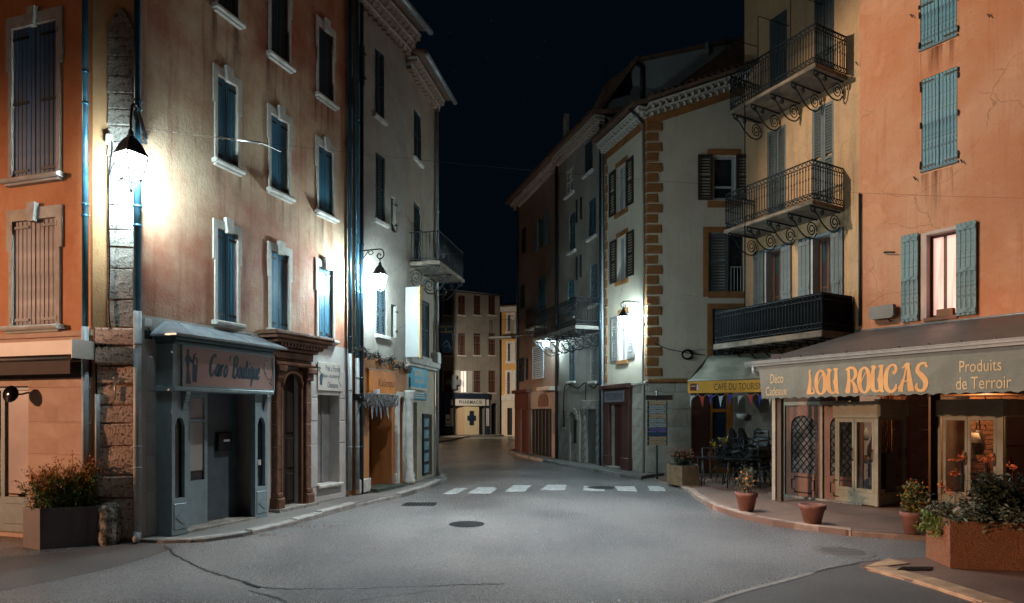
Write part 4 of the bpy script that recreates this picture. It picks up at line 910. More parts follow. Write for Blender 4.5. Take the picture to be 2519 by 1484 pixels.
# second shop: door recess, board, garland
MB().box(L2, sh_d[0]+.02, sh_d[1]-.02, .1, sh_d[3]-.02, -.68, -.6).build('shop_door', mat('brown_door', (.12, .05, .02), (.09, .04, .018), sc=3, zs=.3), H2)
MB().box(L2, sh_d[0]-.1, sh_d[1]+.15, .1, .17, -.3, .3).build('door_step', mat('green_mat', (.06, .07, .05), (.05, .055, .04), sc=20, bump=.5), H2)
for a, b in ((.12, sh_d[0]-.05), (sh_d[1]+.04, ar_d[0]-.14)): MB().cbox(L2, a, b, .1, .42, .001, .1, .02).build('plinth_block', stone_w, H2)
r = L2.rect(903, 968, 912, 968); sg = T('shop_sign', 'orange wooden sign with dark lettering above the striped doorway of the orange shop', 'sign', L2.pt(r[0], r[2], .05), 'signs of the left shops')
MB().cbox(L2, *r, .03, .06, .008).build('sign_board', mat('orange_board', (.62, .20, .02), (.52, .15, .015), sc=2, zs=.4, rough=.5), sg)
MB().flat(L2, *text('Kalanqui', 1.0, .0), r[0]+(r[1]-r[0])*.33, r[1]-.08, r[2]+.1, r[2]+.36, .0625, .03).build('lettering', mat('dark_red_ink', (.09, .02, .01)), sg)
fm = MB(); 
for a, b, c, d in ((r[0]-.02, r[1]+.02, r[3], r[3]+.02), (r[0]-.02, r[1]+.02, r[2]-.02, r[2])): fm.box(L2, a, b, c, d, .02, .066)
fm.build('sign_frame', mat('pale_trim', (.5, .42, .3)), sg)
sp = MB().cbox(L2, r[0]+.12, r[0]+.22, r[2]-.05, r[2]+.08, .1, .22, .015).tube([L2.pt(r[0]+.17, r[2]-.03, .04), L2.pt(r[0]+.17, r[2]-.03, .12)], .012, 6).build('spot_lamp', mat('white_plastic', (.6, .6, .58)), sg)
r = L2.rect(894, 976, 968, 990, .3); gl = T('fringe_awning', 'dark shaggy fringed canopy over the doorway of the orange shop', 'awning', L2.pt(r[0], r[2], .2))
mb = MB(); fz = mat('grey_fringe', (.13, .125, .12), (.07, .068, .065), sc=20)
for k in range(520):
    u = RND.uniform(r[0], r[1]); z = RND.uniform(r[2]-.02, r[3]); ww = RND.uniform(.12, .36); l = RND.uniform(.06, .13); dx = RND.uniform(-.05, .05)
    mb.quad(L2.pt(u, z, ww), L2.pt(u+.025, z, ww+.01), L2.pt(u+.025+dx, z-l, ww+.03), L2.pt(u+dx, z-l, ww+.02))
mb.build('fringe', fz, gl, kind='stuff'); MB().box(L2, r[0]+.02, r[1]-.02, r[2]+.03, r[3]-.03, .01, .26).build('canopy_box', dark, gl)
for k, (m, x) in enumerate((('w', .34), ('b', .46), ('w', .58), ('d', .68), ('w', .78))):
    u = r[0]+(r[1]-r[0])*x; MB().add([L2.pt(u-.09, r[2]-.02, .22), L2.pt(u+.09, r[2]-.02, .2), L2.pt(u+.02*(k-2), r[2]-.42+.05*(k % 2), .24)], [(0, 1, 2)]).build('hanging_cloth', mat({'w': 'cloth_white', 'b': 'cloth_blue', 'd': 'cloth_dark'}[m], {'w': (.42, .41, .4), 'b': (.1, .22, .3), 'd': (.05, .05, .06)}[m]), gl)
# dry vine along the shop top
mb = MB(); pts = [L2.pt(L2.L*k/24, zc(L2, 900, 868)+.06*math.sin(k)-.25*k/24, .1) for k in range(25)]
for k in range(24): mb.tube([pts[k], pts[k+1]], .012, 4)
leaves(mb, pts, 700, .09, .05, .3, -.5); v = mb.build('dry_vine', mat('dry_vine', (.05, .042, .036), (.1, .085, .075), sc=20), None, kind='thing'); tag(v, 'dry dark vine hanging along the top of the orange shop', 'vine')
# arched stone door
arch_fill(L2, H2, (ar_d[0], ar_d[1], .1, ar_d[3]), stone_w, 'arch_stone', .001, .08, side=.11)
MB().box(L2, ar_d[0], ar_d[1], .1, ar_d[3], -.15, -.08).build('arched_door', m_drk, H2)
ca = L2.L-.1; MB(True).lathe(L2.pt(ca, .1, .14), [(.16, 0), (.16, .12), (.13, .15), (.15, .25), (.11, .32), (.10, 1.0), (.105, 1.8), (.1, 2.2), (.13, 2.25), (.12, 2.3), (.17, 2.4), (.17, 2.45)], 14).build('stone_column', stone_w, H2)
lp_ = gp(940, 645, 0); hk = L2.uv(935, 645, .62); hp = L2.pt(*hk, .62); u, z = hk
q = lambda a, b: L2.pt(u, z+a, b)
s2 = []
s2.append(([q(.30, 0), q(.30, .55)], .016)); s2.append(([q(-.05, .01), q(.29, .32)], .011))
s2.append(([q(*p) for p in smooth_line([(.30, .55), (.27, .68), (.14, .72), (.07, .62), (.14, .54), (.2, .6), (.15, .64)], 6)], .013)); s2.append(([q(.1, .62), q(0, .62)], .011))
s2.append(([q(*p) for p in smooth_line([(.29, .38), (.23, .44), (.19, .36), (.24, .31), (.27, .36)], 6)], .009)); s2.append(([q(.3, .3), q(.3, .62)], .012))
lantern(hp, .6, .62, LANTERN[1], 'lit lantern on scrolled arm over the orange shop of the grey rendered house', s2)
# end house: windows, balcony, shop
for q in ((1018, 1036, 275, 395),): dark_shut(L3, H3, L3.rect(*q), m_sd)
r = L3.hole(L3.rect(1018, 1036, 502, 660), .2); louvre_shutter(L3, H3, (r[0]+.01, r[1]-.01, r[2], r[3]-.02), m_sd, -.04)
r = L3.hole(L3.rect(1036, 1056, 742, 880), .18); dark_shut(L3, H3, r, m_sd, .18)
zs3 = zc(L3, 1035, 898)
d3 = L3.hole((L3.uv(1008, 1)[0], L3.uv(1026, 1)[0], .1, zc(L3, 1018, 990)), .4)
d4 = L3.hole((L3.uv(1056, 1)[0], L3.uv(1063, 1)[0], .15, zc(L3, 1060, 1020)), .3)
zt3 = zc(L3, 1071, 268)
m_l3s = mat('cream_shop_plaster', (.46, .40, .30), (.38, .32, .24), sc=2, bump=.3, grime=.35)
wall(L3, H3, [(-.1, zs3, m_l3s), (zs3, zt3, m_l3)], ends=(0, 1))
genoise(L3, H3, 0, L3.L, zt3-.1, m_gen, 2, .19, .14, tm=m_gt); roof(L3, H3, 0, L3.L+.15, zt3+.24, tile_m, .5, 5, 1.3)
MB(True).tube([L3.pt(0, zt3+.22, .56), L3.pt(L3.L+.2, zt3+.22, .56)], .07, 10).build('gutter', zinc, H3)
downpipe(L3, H3, L3.L-.06, .1, zt3, pipe_grey, .045, .08, [2, 4, 6, 8])
MB().cbox(L3, -.05, L3.L+.03, zs3-.02, zs3+.14, .001, .16, .02).cbox(L3, -.03, L3.L+.01, zs3-.1, zs3-.02, .001, .1, .02).build('shop_cornice', stone_w, H3)
MB().box(L3, d3[0]+.02, d3[1]-.02, .1, d3[3]-.02, -.3, -.25).build('shop_door', mat('navy_door', (.015, .03, .05), (.02, .045, .065), sc=4, rough=.35), H3)
MB().box(L3, d4[0]+.02, d4[1]-.02, .15, d4[3]-.02, -.2, -.16).build('side_door', dark, H3)
zb0 = zc(L3, 1035, 664); balcony(L3, H3, L3.uv(1002, 1)[0]+.1, L3.L+.15, zb0, .88, .78, iron, mat('stained_slab', (.20, .155, .11), (.09, .07, .055), sc=3, bump=.6, grime=.5), 24, 8, 3, False, .5, .1, False)
m_poster = mat('blue_poster', (.08, .20, .27), (.32, .42, .46), sc=11, rough=.35)
for q, nm in (((1038, 1052, 1018, 1168), 'poster'),):
    r = L3.rect(*q); bd = T('poster_board', 'tall blue poster case beside the navy shop door of the end house', 'poster case', L3.pt(r[0], r[2], .05)); MB().cbox(L3, *r, .005, .05, .01).build('case', iron, bd)
    for k in range(5): MB().box(L3, r[0]+.05, r[1]-.05, r[2]+.06+(r[3]-r[2]-.1)*k/5, r[2]+(r[3]-r[2]-.1)*(k+.9)/5, .051, .054).build('poster', m_poster, bd)
r = L3.rect(1006, 1046, 906, 960); sg = T('shop_sign', 'square blue and cream painted sign on the end house shop', 'sign', L3.pt(r[0], r[2], .05), 'signs of the left shops')
MB().cbox(L3, *r, .01, .05, .008).build('sign_board', mat('sky_blue_sign', (.06, .36, .52), (.10, .45, .60), sc=3, rough=.4), sg)
mb = MB(); a, b, c, d = r; w_ = .0525
for y, xs in ((.62, (.3, .45, .6, .75)), (.3, (.3, .45, .6, .75))):
    for x in xs: mb.box(L3, a+(b-a)*(x-.05), a+(b-a)*(x+.05), c+(d-c)*y, c+(d-c)*(y+.2), w_-.002, w_)
mb.prism(L3, [(a+(b-a)*.2, c+(d-c)*.84), (a+(b-a)*.85, c+(d-c)*.84), (a+(b-a)*.52, c+(d-c)*.97)], w_-.002, w_); mb.box(L3, a, b, c, c+(d-c)*.12, w_-.002, w_).build('painted_house', mat('cream_print', (.5, .46, .36)), sg)
r = L3.rect(1008, 1046, 966, 984); sg = T('shop_sign', 'narrow blue strip sign under the square blue sign of the end house', 'sign', L3.pt(r[0], r[2], .05), 'signs of the left shops')
MB().cbox(L3, *r, .01, .04, .006).build('sign_board', mat('mid_blue_sign', (.05, .2, .3), (.07, .25, .36), sc=3), sg); mb = MB()
for k in range(3): mb.box(L3, r[0]+.06, r[1]-.1-.06*k, r[2]+.05+.06*k, r[2]+.075+.06*k, .04, .042)
mb.build('print_line', mat('cream_print', ()), sg)
mb = MB()
for k, ch in enumerate('ARTISANS'): mb.flat(L3, *text(ch), d3[0]+.1, d3[1]-.1, 2.05-k*.235, 2.23-k*.235, -.245)
mb.build('door_lettering', mat('faded_blue_print', (.07, .14, .18)), H3)
# blank light box sign set square to the wall
zl0, zl1 = L3.uv(1015, 880, .2)[1], L3.uv(1015, 708, .2)[1]; us = L3.uv(1001, 800, .06)[0]
bs = T('light_box_sign', 'tall blank white sign box with yellow edge projecting beside the iron balcony', 'sign', L3.pt(us, zl0, .2))
TT = L3.turn(us); MB().cbox(Fr(L3.pt(us, 0, .04)[:2], d=L3.n), 0, .38, zl0, zl1, -.07, .07, .01).build('sign_face', mat('white_acrylic', (.36, .355, .34), (.31, .305, .29), rough=.3, sc=1), bs)
MB().box(Fr(L3.pt(us, 0, .425)[:2], d=L3.n), 0, .02, zl0-.02, zl1+.02, -.08, .085).build('sign_edge', mat('yellow_edge', (.55, .30, .04), rough=.4), bs)
MB().tube([L3.pt(us, zl1-.3, 0), L3.pt(us, zl1-.3, .06)], .02, 6).tube([L3.pt(us, zl0+.3, 0), L3.pt(us, zl0+.3, .06)], .02, 6).build('sign_bracket', iron, bs)
# hanging shop sign past the corner
uh = L3.L+.02; zh0, zh1 = L3.uv(1092, 866, .35)[1], L3.uv(1092, 795, .35)[1]; hf = Fr(L3.pt(uh, 0, .06)[:2], d=L3.n)
hs = T('hanging_sign', 'dark blue hanging shield sign with yellow letters at the end of the left row', 'sign', hf.pt(.25, zh0))
hh = zh1-zh0; MB().prism(hf, [(.02, zh1-.3), (.52, zh1-.3), (.52, zh1), (.02, zh1)], -.02, .02).build('sign_board', mat('navy_sign', (.012, .03, .06), rough=.4), hs)
MB().prism(hf, [(.12, zh1-.3), (.46, zh1-.3), (.5, zh1-.6), (.4, zh0), (.2, zh0), (.08, zh1-.62)], -.018, .018).build('sign_shield', mat('navy_sign', ()), hs)
mb = MB()
for s, y in (('MONTAGNE', .1), ('&', .18), ('RIVIERE', .26)): mb.flat(hf, *text(s), .06 if s != '&' else .24, .48 if s != '&' else .3, zh1-y, zh1-y+.06, .0225)
mb.build('lettering', mat('yellow_print', (.55, .36, .05)), hs); strokes(mb := MB(), hf, [[(.2, .45, .03), (.5, .7, .05), (.8, .3, .04)], [(.3, .3, .03), (.6, .45, .04), (.75, .2, .03)]], .1, zh0, .4, hh*.6, .02); mb.build('emblem', mat('pale_blue_print', (.2, .3, .4)), hs)
MB(True).tube([L3.pt(uh, zh1+.06, -.3), L3.pt(uh, zh1+.06, .62)], .016, 6).tube([hf.pt(.06, zh1), hf.pt(.06, zh1+.06)], .008, 5).tube([hf.pt(.48, zh1), hf.pt(.48, zh1+.06)], .008, 5).build('sign_bracket', iron, hs)
c_ = MB().cbox(L3, L3.uv(1062, 1)[0], L3.uv(1070, 1)[0], zc(L3, 1066, 895), zc(L3, 1066, 868), .02, .2, .02).build('wall_floodlight', mat('white_plastic', ()), None); tag(c_, 'small white floodlight on the corner of the end house above its shop cornice', 'floodlight')
# ================================================================ far end of the street
PF = Fr(gp(1072, 1071, .12), gp(1232, 1068.5, .12))
m_ph = mat('brown_far_plaster', (.27, .24, .20), (.20, .175, .145), sc=.5, bump=.2, bsc=12, streak=(.16, .125, .095), sk=.7, grime=.3)
m_rs = mat('red_brown_shutter', (.10, .035, .022), (.075, .028, .018), rough=.55, sc=3)
PHH = T('pharmacy_house', 'brown four storey house at the end of the street with the pharmacy below', 'building', PF.pt(3, .1))
zpt = zc(PF, 1160, 722); pzs = zc(PF, 1150, 972)
for ci, (xl, xr) in enumerate(((1093, 1111), (1127, 1144), (1166, 1182), (1202, 1218))):
    for ri, (yt, yb) in enumerate(((727, 775), (820, 874), (912, 966))):
        if ci == 1 and ri == 2:
            r = PF.hole(PF.rect(1133, 1149, yt, yb), .25); casement(PF, PHH, r, stone_w, mat('lit_curtain', (.6, .55, .5), emit=(1, .86, .7), es=.75), -.1, (2, 1))
            for a, b in ((r[0]-.62, r[0]-.04), (r[1]+.04, r[1]+.5)): MB().box(PF, a, b, r[2], r[3], .03, .07).build('shutter', mat('pale_shutter', (.45, .42, .38)), PHH)
        else:
            r = PF.hole(PF.rect(xl, xr, yt, yb), .2); uc = (r[0]+r[1])/2
            for a, b in ((r[0], uc-.01), (uc+.01, r[1])): louvre_shutter(PF, PHH, (a, b, r[2], r[3]), m_rs, -.06, pitch=.16)
        MB().box(PF, r[0]-.1, r[1]+.1, r[2]-.12, r[2], -.02, .1).build('window_sill', stone_w, PHH)
shp = PF.hole((PF.uv(1112, 1)[0], PF.uv(1192, 1)[0], .1, zc(PF, 1150, 1000)), .5); pdr = PF.hole((PF.uv(1207, 1)[0], PF.uv(1223, 1)[0], .1, zc(PF, 1215, 992)), .5)
wall(PF, PHH, [(-.1, zpt, m_ph)], back=9, u0=-3)
roof(PF, PHH, -3, PF.L+.3, zpt, tile_m, .6, 9, 2.2, tiles=False); MB(True).tube([PF.pt(-3, zpt+.02, .62), PF.pt(PF.L+.3, zpt+.02, .62)], .09, 8).build('gutter', zinc, PHH)
downpipe(PF, PHH, PF.uv(1084, 1)[0], .1, zpt, iron, .09, .12); downpipe(PF, PHH, PF.L-.1, .1, zpt, iron, .07, .1)
PS = T('pharmacy_shopfront', 'dark navy pharmacy shopfront with white lettered sign and cream cross panel', 'shopfront', PF.pt(3, .1, .3))
navy = mat('navy_paint', (.018, .028, .045), (.014, .022, .036), rough=.4, sc=2); cream = mat('cream_panel', (.66, .52, .32), (.6, .47, .29), sc=.6, rough=.5)
U = lambda x: PF.uv(x, 1000)[0]; Zp = lambda y: zc(PF, 1150, y)
for a, b in ((1088, 1112), (1192, 1201)): MB().cbox(PF, U(a), U(b), .1, Zp(978), .001, .3, .03).build('pilaster', navy, PS)
MB().cbox(PF, U(1088), U(1201), Zp(981), Zp(968), .001, .36, .03).build('cornice', navy, PS); MB().box(PF, U(1088), U(1201), Zp(999), Zp(981), .001, .28).build('fascia', navy, PS)
sb = MB().cbox(PF, U(1117), U(1190), Zp(998.5), Zp(982), .281, .33, .01).build('sign_board', mat('white_sign', (.62, .58, .5), rough=.4), PS)
MB().flat(PF, *text('PHARMACIE', 1.12, .018), U(1126), U(1182), Zp(994), Zp(985.5), .334).build('lettering', navy, sb)
for x0 in (1105, 1193): 
    q = MB().box(PF, U(x0), U(x0+6.5), Zp(1048), Zp(1005), .301, .32).build('side_sign', mat('white_sign', ()), PS); mb = MB()
    for k in range(9): mb.box(PF, U(x0+2), U(x0+4.5), Zp(1045-k*4.2), Zp(1043-k*4.2), .3205, .322)
    mb.build('side_lettering', navy, q); MB().box(PF, U(x0+.5), U(x0+6), Zp(998), Zp(983), .301, .32).build('side_sign', mat('white_sign', ()), PS)
MB().box(PF, U(1112), U(1131), .15, Zp(1000), -.4, -.35).build('shutter_panel', mat('grey_roller', (.16, .15, .14), (.1, .1, .1), sc=5, zs=6), PS)
MB().box(PF, U(1176), U(1192), .15, Zp(1000), -.4, -.35).build('shutter_panel', mat('grey_roller', ()), PS)
MB().add([PF.pt(U(1124), .13, -.35), PF.pt(U(1141), .13, .2), PF.pt(U(1141), Zp(1000), .2), PF.pt(U(1124), Zp(1000), -.35)], [(0, 1, 2, 3)]).build('side_panel', mat('tan_panel', (.45, .30, .17)), PS)
cp = MB().box(PF, U(1141), U(1176), .13, Zp(1000.5), .15, .22).build('cream_panel', cream, PS)
cx_, cz_ = U(1158), Zp(1029); mb = MB().box(PF, cx_-.22, cx_+.22, cz_-.66, cz_+.66, .221, .235).box(PF, cx_-.44, cx_-.22, cz_-.24, cz_+.24, .221, .235).box(PF, cx_+.22, cx_+.44, cz_-.24, cz_+.24, .221, .235); mb.build('cross', navy, cp)
pc = T('pharmacy_cross', 'grey unlit cross sign projecting above the pharmacy shopfront', 'sign', PF.pt(U(1107), Zp(952), .5))
a, b = U(1110), Zp(942); mb = MB().box(PF, a-.26, a+.26, b-.62, b+.62, .45, .6).box(PF, a-.75, a-.26, b-.25, b+.25, .45, .6).box(PF, a+.26, a+.75, b-.25, b+.25, .45, .6); mb.build('cross_box', mat('grey_metal', (.2, .22, .22), (.14, .15, .15), sc=9, rough=.4), pc)
MB().tube([PF.pt(a-.2, b, 0), PF.pt(a-.2, b, .5)], .04, 6).build('bracket', iron, pc)
vm = T('notice_panel', 'small white and blue notice panel left of the pharmacy door', 'notice', PF.pt(U(1098), Zp(1048), .35)); MB().cbox(PF, U(1093), U(1103), Zp(1048), Zp(1020), .31, .37, .02).build('panel', mat('white_sign', ()), vm); MB().box(PF, U(1094.5), U(1101.5), Zp(1036), Zp(1030), .371, .375).box(PF, U(1094.5), U(1101.5), Zp(1045), Zp(1041), .371, .375).build('print', mat('mid_blue_sign', (.05, .2, .3)), vm)
arch_fill(PF, PHH, (pdr[0], pdr[1], .1, pdr[3]), mat('grey_far_stone', (.2, .18, .16), (.13, .12, .1), sc=2, grime=.4), 'door_arch', .001, .12, side=.3)
MB().box(PF, pdr[0], pdr[1], .1, pdr[3], -.4, -.3).build('door', dark, PHH)
bu = gp(1086, 1073, 0); bsh = T('bush', 'dark green bush on the pavement left of the pharmacy', 'bush', bu)
st = stems(bu, 30, 1.35, (.55, .5)); mb = MB(); [mb.tube(s, .012, 4) for s in st]; mb.build('bush_stem', twig, bsh, kind='stuff')
mb = MB(); leaves(mb, [p for s in st for p in s], 1500, .14, .1, .5); mb.build('foliage', leaf_g, bsh, kind='stuff')
street_lamp(-7.3, 46.3, 6.0, .8, .2, FAR_LAMP, FAR_W, 'warm street lamp in the side street before the pharmacy', cone=104, aim=(.34, .92, -.1), blend=.3)
# house left of the pharmacy
QF = Fr(gp(1000, 1079, .12), gp(1078, 1076, .12)); QH = T('pink_side_house', 'pinkish house with dark shutters between the left row and the pharmacy', 'building', QF.pt(1, 0))
for q in ((1070, 1080, 758, 800), (1068, 1078, 845, 890)):
    r = QF.hole(QF.rect(*q), .15); louvre_shutter(QF, QH, (r[0], r[1], r[2], r[3]), m_sd, -.03, pitch=.14)
r = QF.hole(QF.rect(1064, 1076, 1000, 1072), .4); MB().box(QF, r[0], r[1], r[2], r[3], -.3, -.25).build('door', dark, QH)
qz = zc(QF, 1050, 968); wall(QF, QH, [(-.1, qz, m_pnk), (qz, zc(QF, 1040, 735), m_ph)], back=7); roof(QF, QH, -.2, QF.L+.2, zc(QF, 1040, 735), tile_m, .5, 7, 1.8, tiles=False)
# yellow house
YF = Fr(gp(1234, 1070.4, .1), gp(1330, 1071.2, .1)); YH = T('yellow_house', 'ochre yellow house with red shutters right of the pharmacy', 'building', YF.pt(1, 0))
m_yel = mat('ochre_yellow', (.52, .27, .075), (.45, .23, .065), sc=.6, grime=.2)
for q in ((1250, 1263, 845, 889), (1248, 1264, 916, 970), (1250, 1264, 775, 815)):
    r = YF.hole(YF.rect(*q), .2); MB().box(YF, r[0]-.18, r[0], r[2]-.2, r[3]+.2, .001, .06).box(YF, r[1], r[1]+.18, r[2]-.2, r[3]+.2, .001, .06).box(YF, r[0], r[1], r[3], r[3]+.2, .001, .06).box(YF, r[0]-.25, r[1]+.25, r[2]-.2, r[2], .001, .12).build('window_surround', stone_w, YH)
    m = (r[0]+r[1])/2; louvre_shutter(YF, YH, (r[0], m-.1, r[2], r[3]), m_rs, -.02, pitch=.16); MB().box(YF, m-.1, r[1], r[2], r[3], -.14, -.1).build('pane', mat('pale_shutter', ()), YH)
r = YF.hole((YF.uv(1248, 1)[0], YF.uv(1260, 1)[0], .1, zc(YF, 1254, 1004)), .3); MB().box(YF, r[0], r[1], r[2], r[3], -.25, -.2).build('door', dark, YH)
yz = zc(YF, 1250, 985); wall(YF, YH, [(-.1, yz, mat('cream_far', (.46, .40, .30), (.4, .34, .25), sc=.7, grime=.3)), (yz, zc(YF, 1250, 757), m_yel)], back=8)
MB().box(YF, 0, YF.L, yz, yz+.45, .001, .08).build('string_course', stone_w, YH); roof(YF, YH, -.2, YF.L, zc(YF, 1250, 757), tile_m, .7, 8, 2, tiles=False); MB().box(YF, 0, YF.L, zc(YF, 1250, 768), zc(YF, 1250, 757), .001, .5).build('eave_band', stone_w, YH)
balcony(YF, YH, -.9, 1.2, zc(YF, 1250, 831), 1.1, 1.5, iron, stone_g, 14, 6, 0, False, .4, .15, False)
# ================================================================ right row
A1 = gp(1270, 1110, .1); A2 = gp(1375, 1128, .1); A3 = gp(1485, 1146, .1); W1 = gp(1487, 1146.5, .1); W2 = gp(1592, 1164, .1)
R1 = Fr(A1, A2); R2 = Fr(A2, A3); WL = Fr(W1, W2); WR = Fr(W2, d=(1, 0)); WR.L = 4.0
m_r1 = mat('brown_row_plaster', (.21, .165, .13), (.16, .125, .10), sc=.8, bump=.4, bsc=20, streak=(.14, .1, .07), sk=.6, grime=.35)
m_r2 = mat('grey_row_plaster', (.29, .265, .225), (.22, .2, .165), sc=.8, bump=.4, bsc=20, streak=(.16, .145, .12), sk=.6, grime=.35)
m_rr = mat('red_shop_front', (.095, .04, .032), (.07, .03, .024), sc=2, rough=.55, grime=.3)
RH1 = T('brown_row_house', 'dark brown row house with teal shutters and a red painted shop at its foot', 'building', A2)
RH2 = T('grey_row_house', 'grey row house with long ornate balcony and arched doors beside the white quoined house', 'building', A3)
z1t = zc(R1, 1375, 398); m_tl = mat('teal_shutter', (.055, .20, .25), (.04, .16, .2), rough=.5, sc=4); m_lb = mat('pale_blue_shutter', (.35, .44, .47), (.3, .38, .41), rough=.5, sc=5)
r = R1.hole(R1.rect(1326, 1341, 535, 605), .2); MB().box(R1, r[0], r[1], r[2], r[3], -.16, -.12).build('window_panel', m_tl, RH1)
for a, b in ((r[0]-.5, r[0]-.03), (r[1]+.03, r[1]+.45)): MB().cbox(R1, a, b, r[2]-.1, r[3]+.1, .02, .07, .01).build('shutter', mat('grey_blue_shutter', (.1, .16, .18)), RH1)
r = R1.hole(R1.rect(1324, 1342, 684, 806), .15); louvre_shutter(R1, RH1, (r[0]+.02, r[1]-.02, r[2], r[3]), m_tl, 0, pitch=.11)
balcony(R1, RH1, R1.uv(1318, 1)[0], R1.uv(1344, 1)[0], zc(R1, 1330, 808), .55, .9, iron, stone_g, 12, 4, 2, True, .35, .08, False)
r = R1.rect(1313, 1341, 850, 932); louvre_shutter(R1, RH1, (r[0], r[1], r[2], r[3]), m_lb, .08, pitch=.09)
for q in ((1283, 1294, 560, 625), (1280, 1292, 700, 760), (1276, 1290, 880, 940), (1293, 1300, 880, 935)):
    r = R1.hole(R1.rect(*q), .15); louvre_shutter(R1, RH1, r, m_sd, 0, pitch=.11)
z1s = zc(R1, 1330, 962); gar = R1.hole((R1.uv(1306, 1)[0], R1.uv(1357, 1)[0], .1, zc(R1, 1330, 1006)), .3)
us = R1.uv(1306, 1)[0]
sdo = R1.hole((R1.uv(1281, 1)[0], R1.uv(1297, 1)[0], .1, zc(R1, 1290, 1006)), .2)
wall(R1, RH1, [(-.1, z1s, mat('pale_row_base', (.31, .28, .245), (.24, .215, .19), sc=1, bump=.3, grime=.4)), (z1s, z1t, m_r1)], ends=(1, 0), back=6)
MB().cbox(R1, 0, us-.02, zc(R1, 1290, 1005), z1s-.02, .001, .1, .02).cbox(R1, 0, sdo[0]-.02, .1, zc(R1, 1290, 1005), .001, .09, .02).cbox(R1, sdo[1]+.02, us-.02, .1, zc(R1, 1290, 1005), .001, .09, .02).cbox(R1, -.05, us+.1, z1s-.02, z1s+.14, .001, .25, .03).build('red_shopfront', m_rr, RH1)
MB().box(R1, sdo[0], sdo[1], .1, sdo[3], -.1, -.05).build('shop_door', mat('deep_red_door', (.06, .02, .015)), RH1)
g = MB().box(R1, gar[0], gar[1], .1, gar[3], -.15, -.09).build('garage_door', mat('black_gate', (.014, .018, .022), rough=.45), RH1)
for k in range(6): a = gar[0]+(gar[1]-gar[0])*k/6; MB().cbox(R1, a+.02, a+(gar[1]-gar[0])/6-.02, .15, gar[3]-.05, -.09, -.06, .015).build('gate_board', mat('black_gate', ()), g)
r = R1.rect(1326, 1349, 968, 1000); n_ = 8; um = (r[0]+r[1])/2; hw = (r[1]-r[0])/2
MB().prism(R1, [(r[0], r[2]), (r[1], r[2]), (r[1], r[3]-.3)]+[(um+hw*math.cos(math.pi*k/n_), r[3]-.3+.3*math.sin(math.pi*k/n_)) for k in range(1, n_)]+[(r[0], r[3]-.3)], .002, .05).build('arched_plaque', mat('brown_plaque', (.15, .085, .06)), RH1)
MB().cbox(R1, R1.uv(1362, 1)[0], R1.uv(1372, 1)[0], zc(R1, 1367, 1068), zc(R1, 1367, 1015), .002, .06, .02).build('meter_box', mat('grey_box', (.16, .155, .15)), RH1)
MB().cbox(R1, R1.uv(1342, 1)[0], R1.L-.05, z1s-.05, z1s+.12, .001, .45, .03).build('door_canopy', stone_w, RH1)
roof(R1, RH1, -.2, R1.L, z1t, tile_m, .55, 6, 1.6); downpipe(R1, RH1, R1.L-.05, .1, z1t, iron, .06, .1); downpipe(R1, RH1, R1.uv(1277, 1)[0], 3, z1t, mat('dark_blue_pipe', ()), .05, .09)
genoise(R1, RH1, 0, R1.L, z1t-.3, m_gen, 2, .2, .16, tm=m_gt)
# grey row house
z2t = zc(R2, 1470, 300)
for q, m in (((1393, 1411, 415, 478), mat('pale_shutter', (.45, .42, .38))), ((1438, 1458, 348, 425), m_sd), ((1401, 1415, 525, 618), mat('slate_shutter', (.04, .085, .11), (.03, .065, .085), sc=4)), ((1448, 1466, 490, 583), mat('slate_shutter', ())), ((1398, 1412, 690, 780), m_tl), ((1452, 1470, 650, 750), mat('grey_blue_shutter', ())), ((1400, 1414, 850, 938), mat('slate_shutter', ())), ((1453, 1467, 832, 938), mat('pale_grey_shutter', (.2, .22, .22)))):
    r = R2.hole(R2.rect(*q), .15); uc = (r[0]+r[1])/2
    for a, b in ((r[0], uc-.01), (uc+.01, r[1])): louvre_shutter(R2, RH2, (a, b, r[2], r[3]), m, -.02, pitch=.11)
    MB().cbox(R2, r[0]-.1, r[1]+.1, r[2]-.1, r[2], -.02, .1, .015).build('window_sill', stone_w, RH2)
for x, y0, y1 in ((1420, 492, 548), (1431, 486, 540), (1420, 632, 690), (1430, 628, 682)): MB().box(R2, R2.uv(x, 1)[0]-.04, R2.uv(x, 1)[0]+.04, zc(R2, x, y1), zc(R2, x, y0), .01, .05).build('wall_anchor', iron, RH2)
da = [R2.hole((R2.uv(a, 1)[0], R2.uv(b, 1)[0], .1, zc(R2, (a+b)/2, y)), .4) for a, b, y in ((1381, 1389, 1010), (1407, 1424, 1014), (1442, 1469, 1008))]
wall(R2, RH2, [(-.1, z2t, m_r2)], ends=(0, 0), back=6)
for i, r in enumerate(da): MB().box(R2, r[0], r[1], .1, r[3], -.15, -.08).build('door', m_drk if i < 2 else mat('grey_wood_door', (.12, .12, .115), (.08, .08, .078), sc=3, zs=.2), RH2)
arch_fill(R2, RH2, da[1], m_r2, 'arch_ring', .001, .1, side=.25)
for k in range(7):
    a = da[1]; g = math.pi*(k+.5)/7; um = (a[0]+a[1])/2; hw = (a[1]-a[0])/2; zc_ = a[3]-hw; p = [(um+rr*math.cos(gg), zc_+rr*math.sin(gg)) for rr, gg in ((hw*1.0, g-.2), (hw*1.0, g+.2), (hw*1.55, g+.2), (hw*1.55, g-.2))]
    MB().prism(R2, p, .101, .15).build('arch_stone', stone_g, RH2)
for a, b, z0 in ((da[2][0]-.22, da[2][0], .1), (da[2][1], da[2][1]+.22, .1)):
    for k in range(6): MB().cbox(R2, a, b, .1+(da[2][3]-.1)*k/6+.01, .1+(da[2][3]-.1)*(k+1)/6, .001, .06, .015, .006).build('jamb_stone', stone_g, RH2)
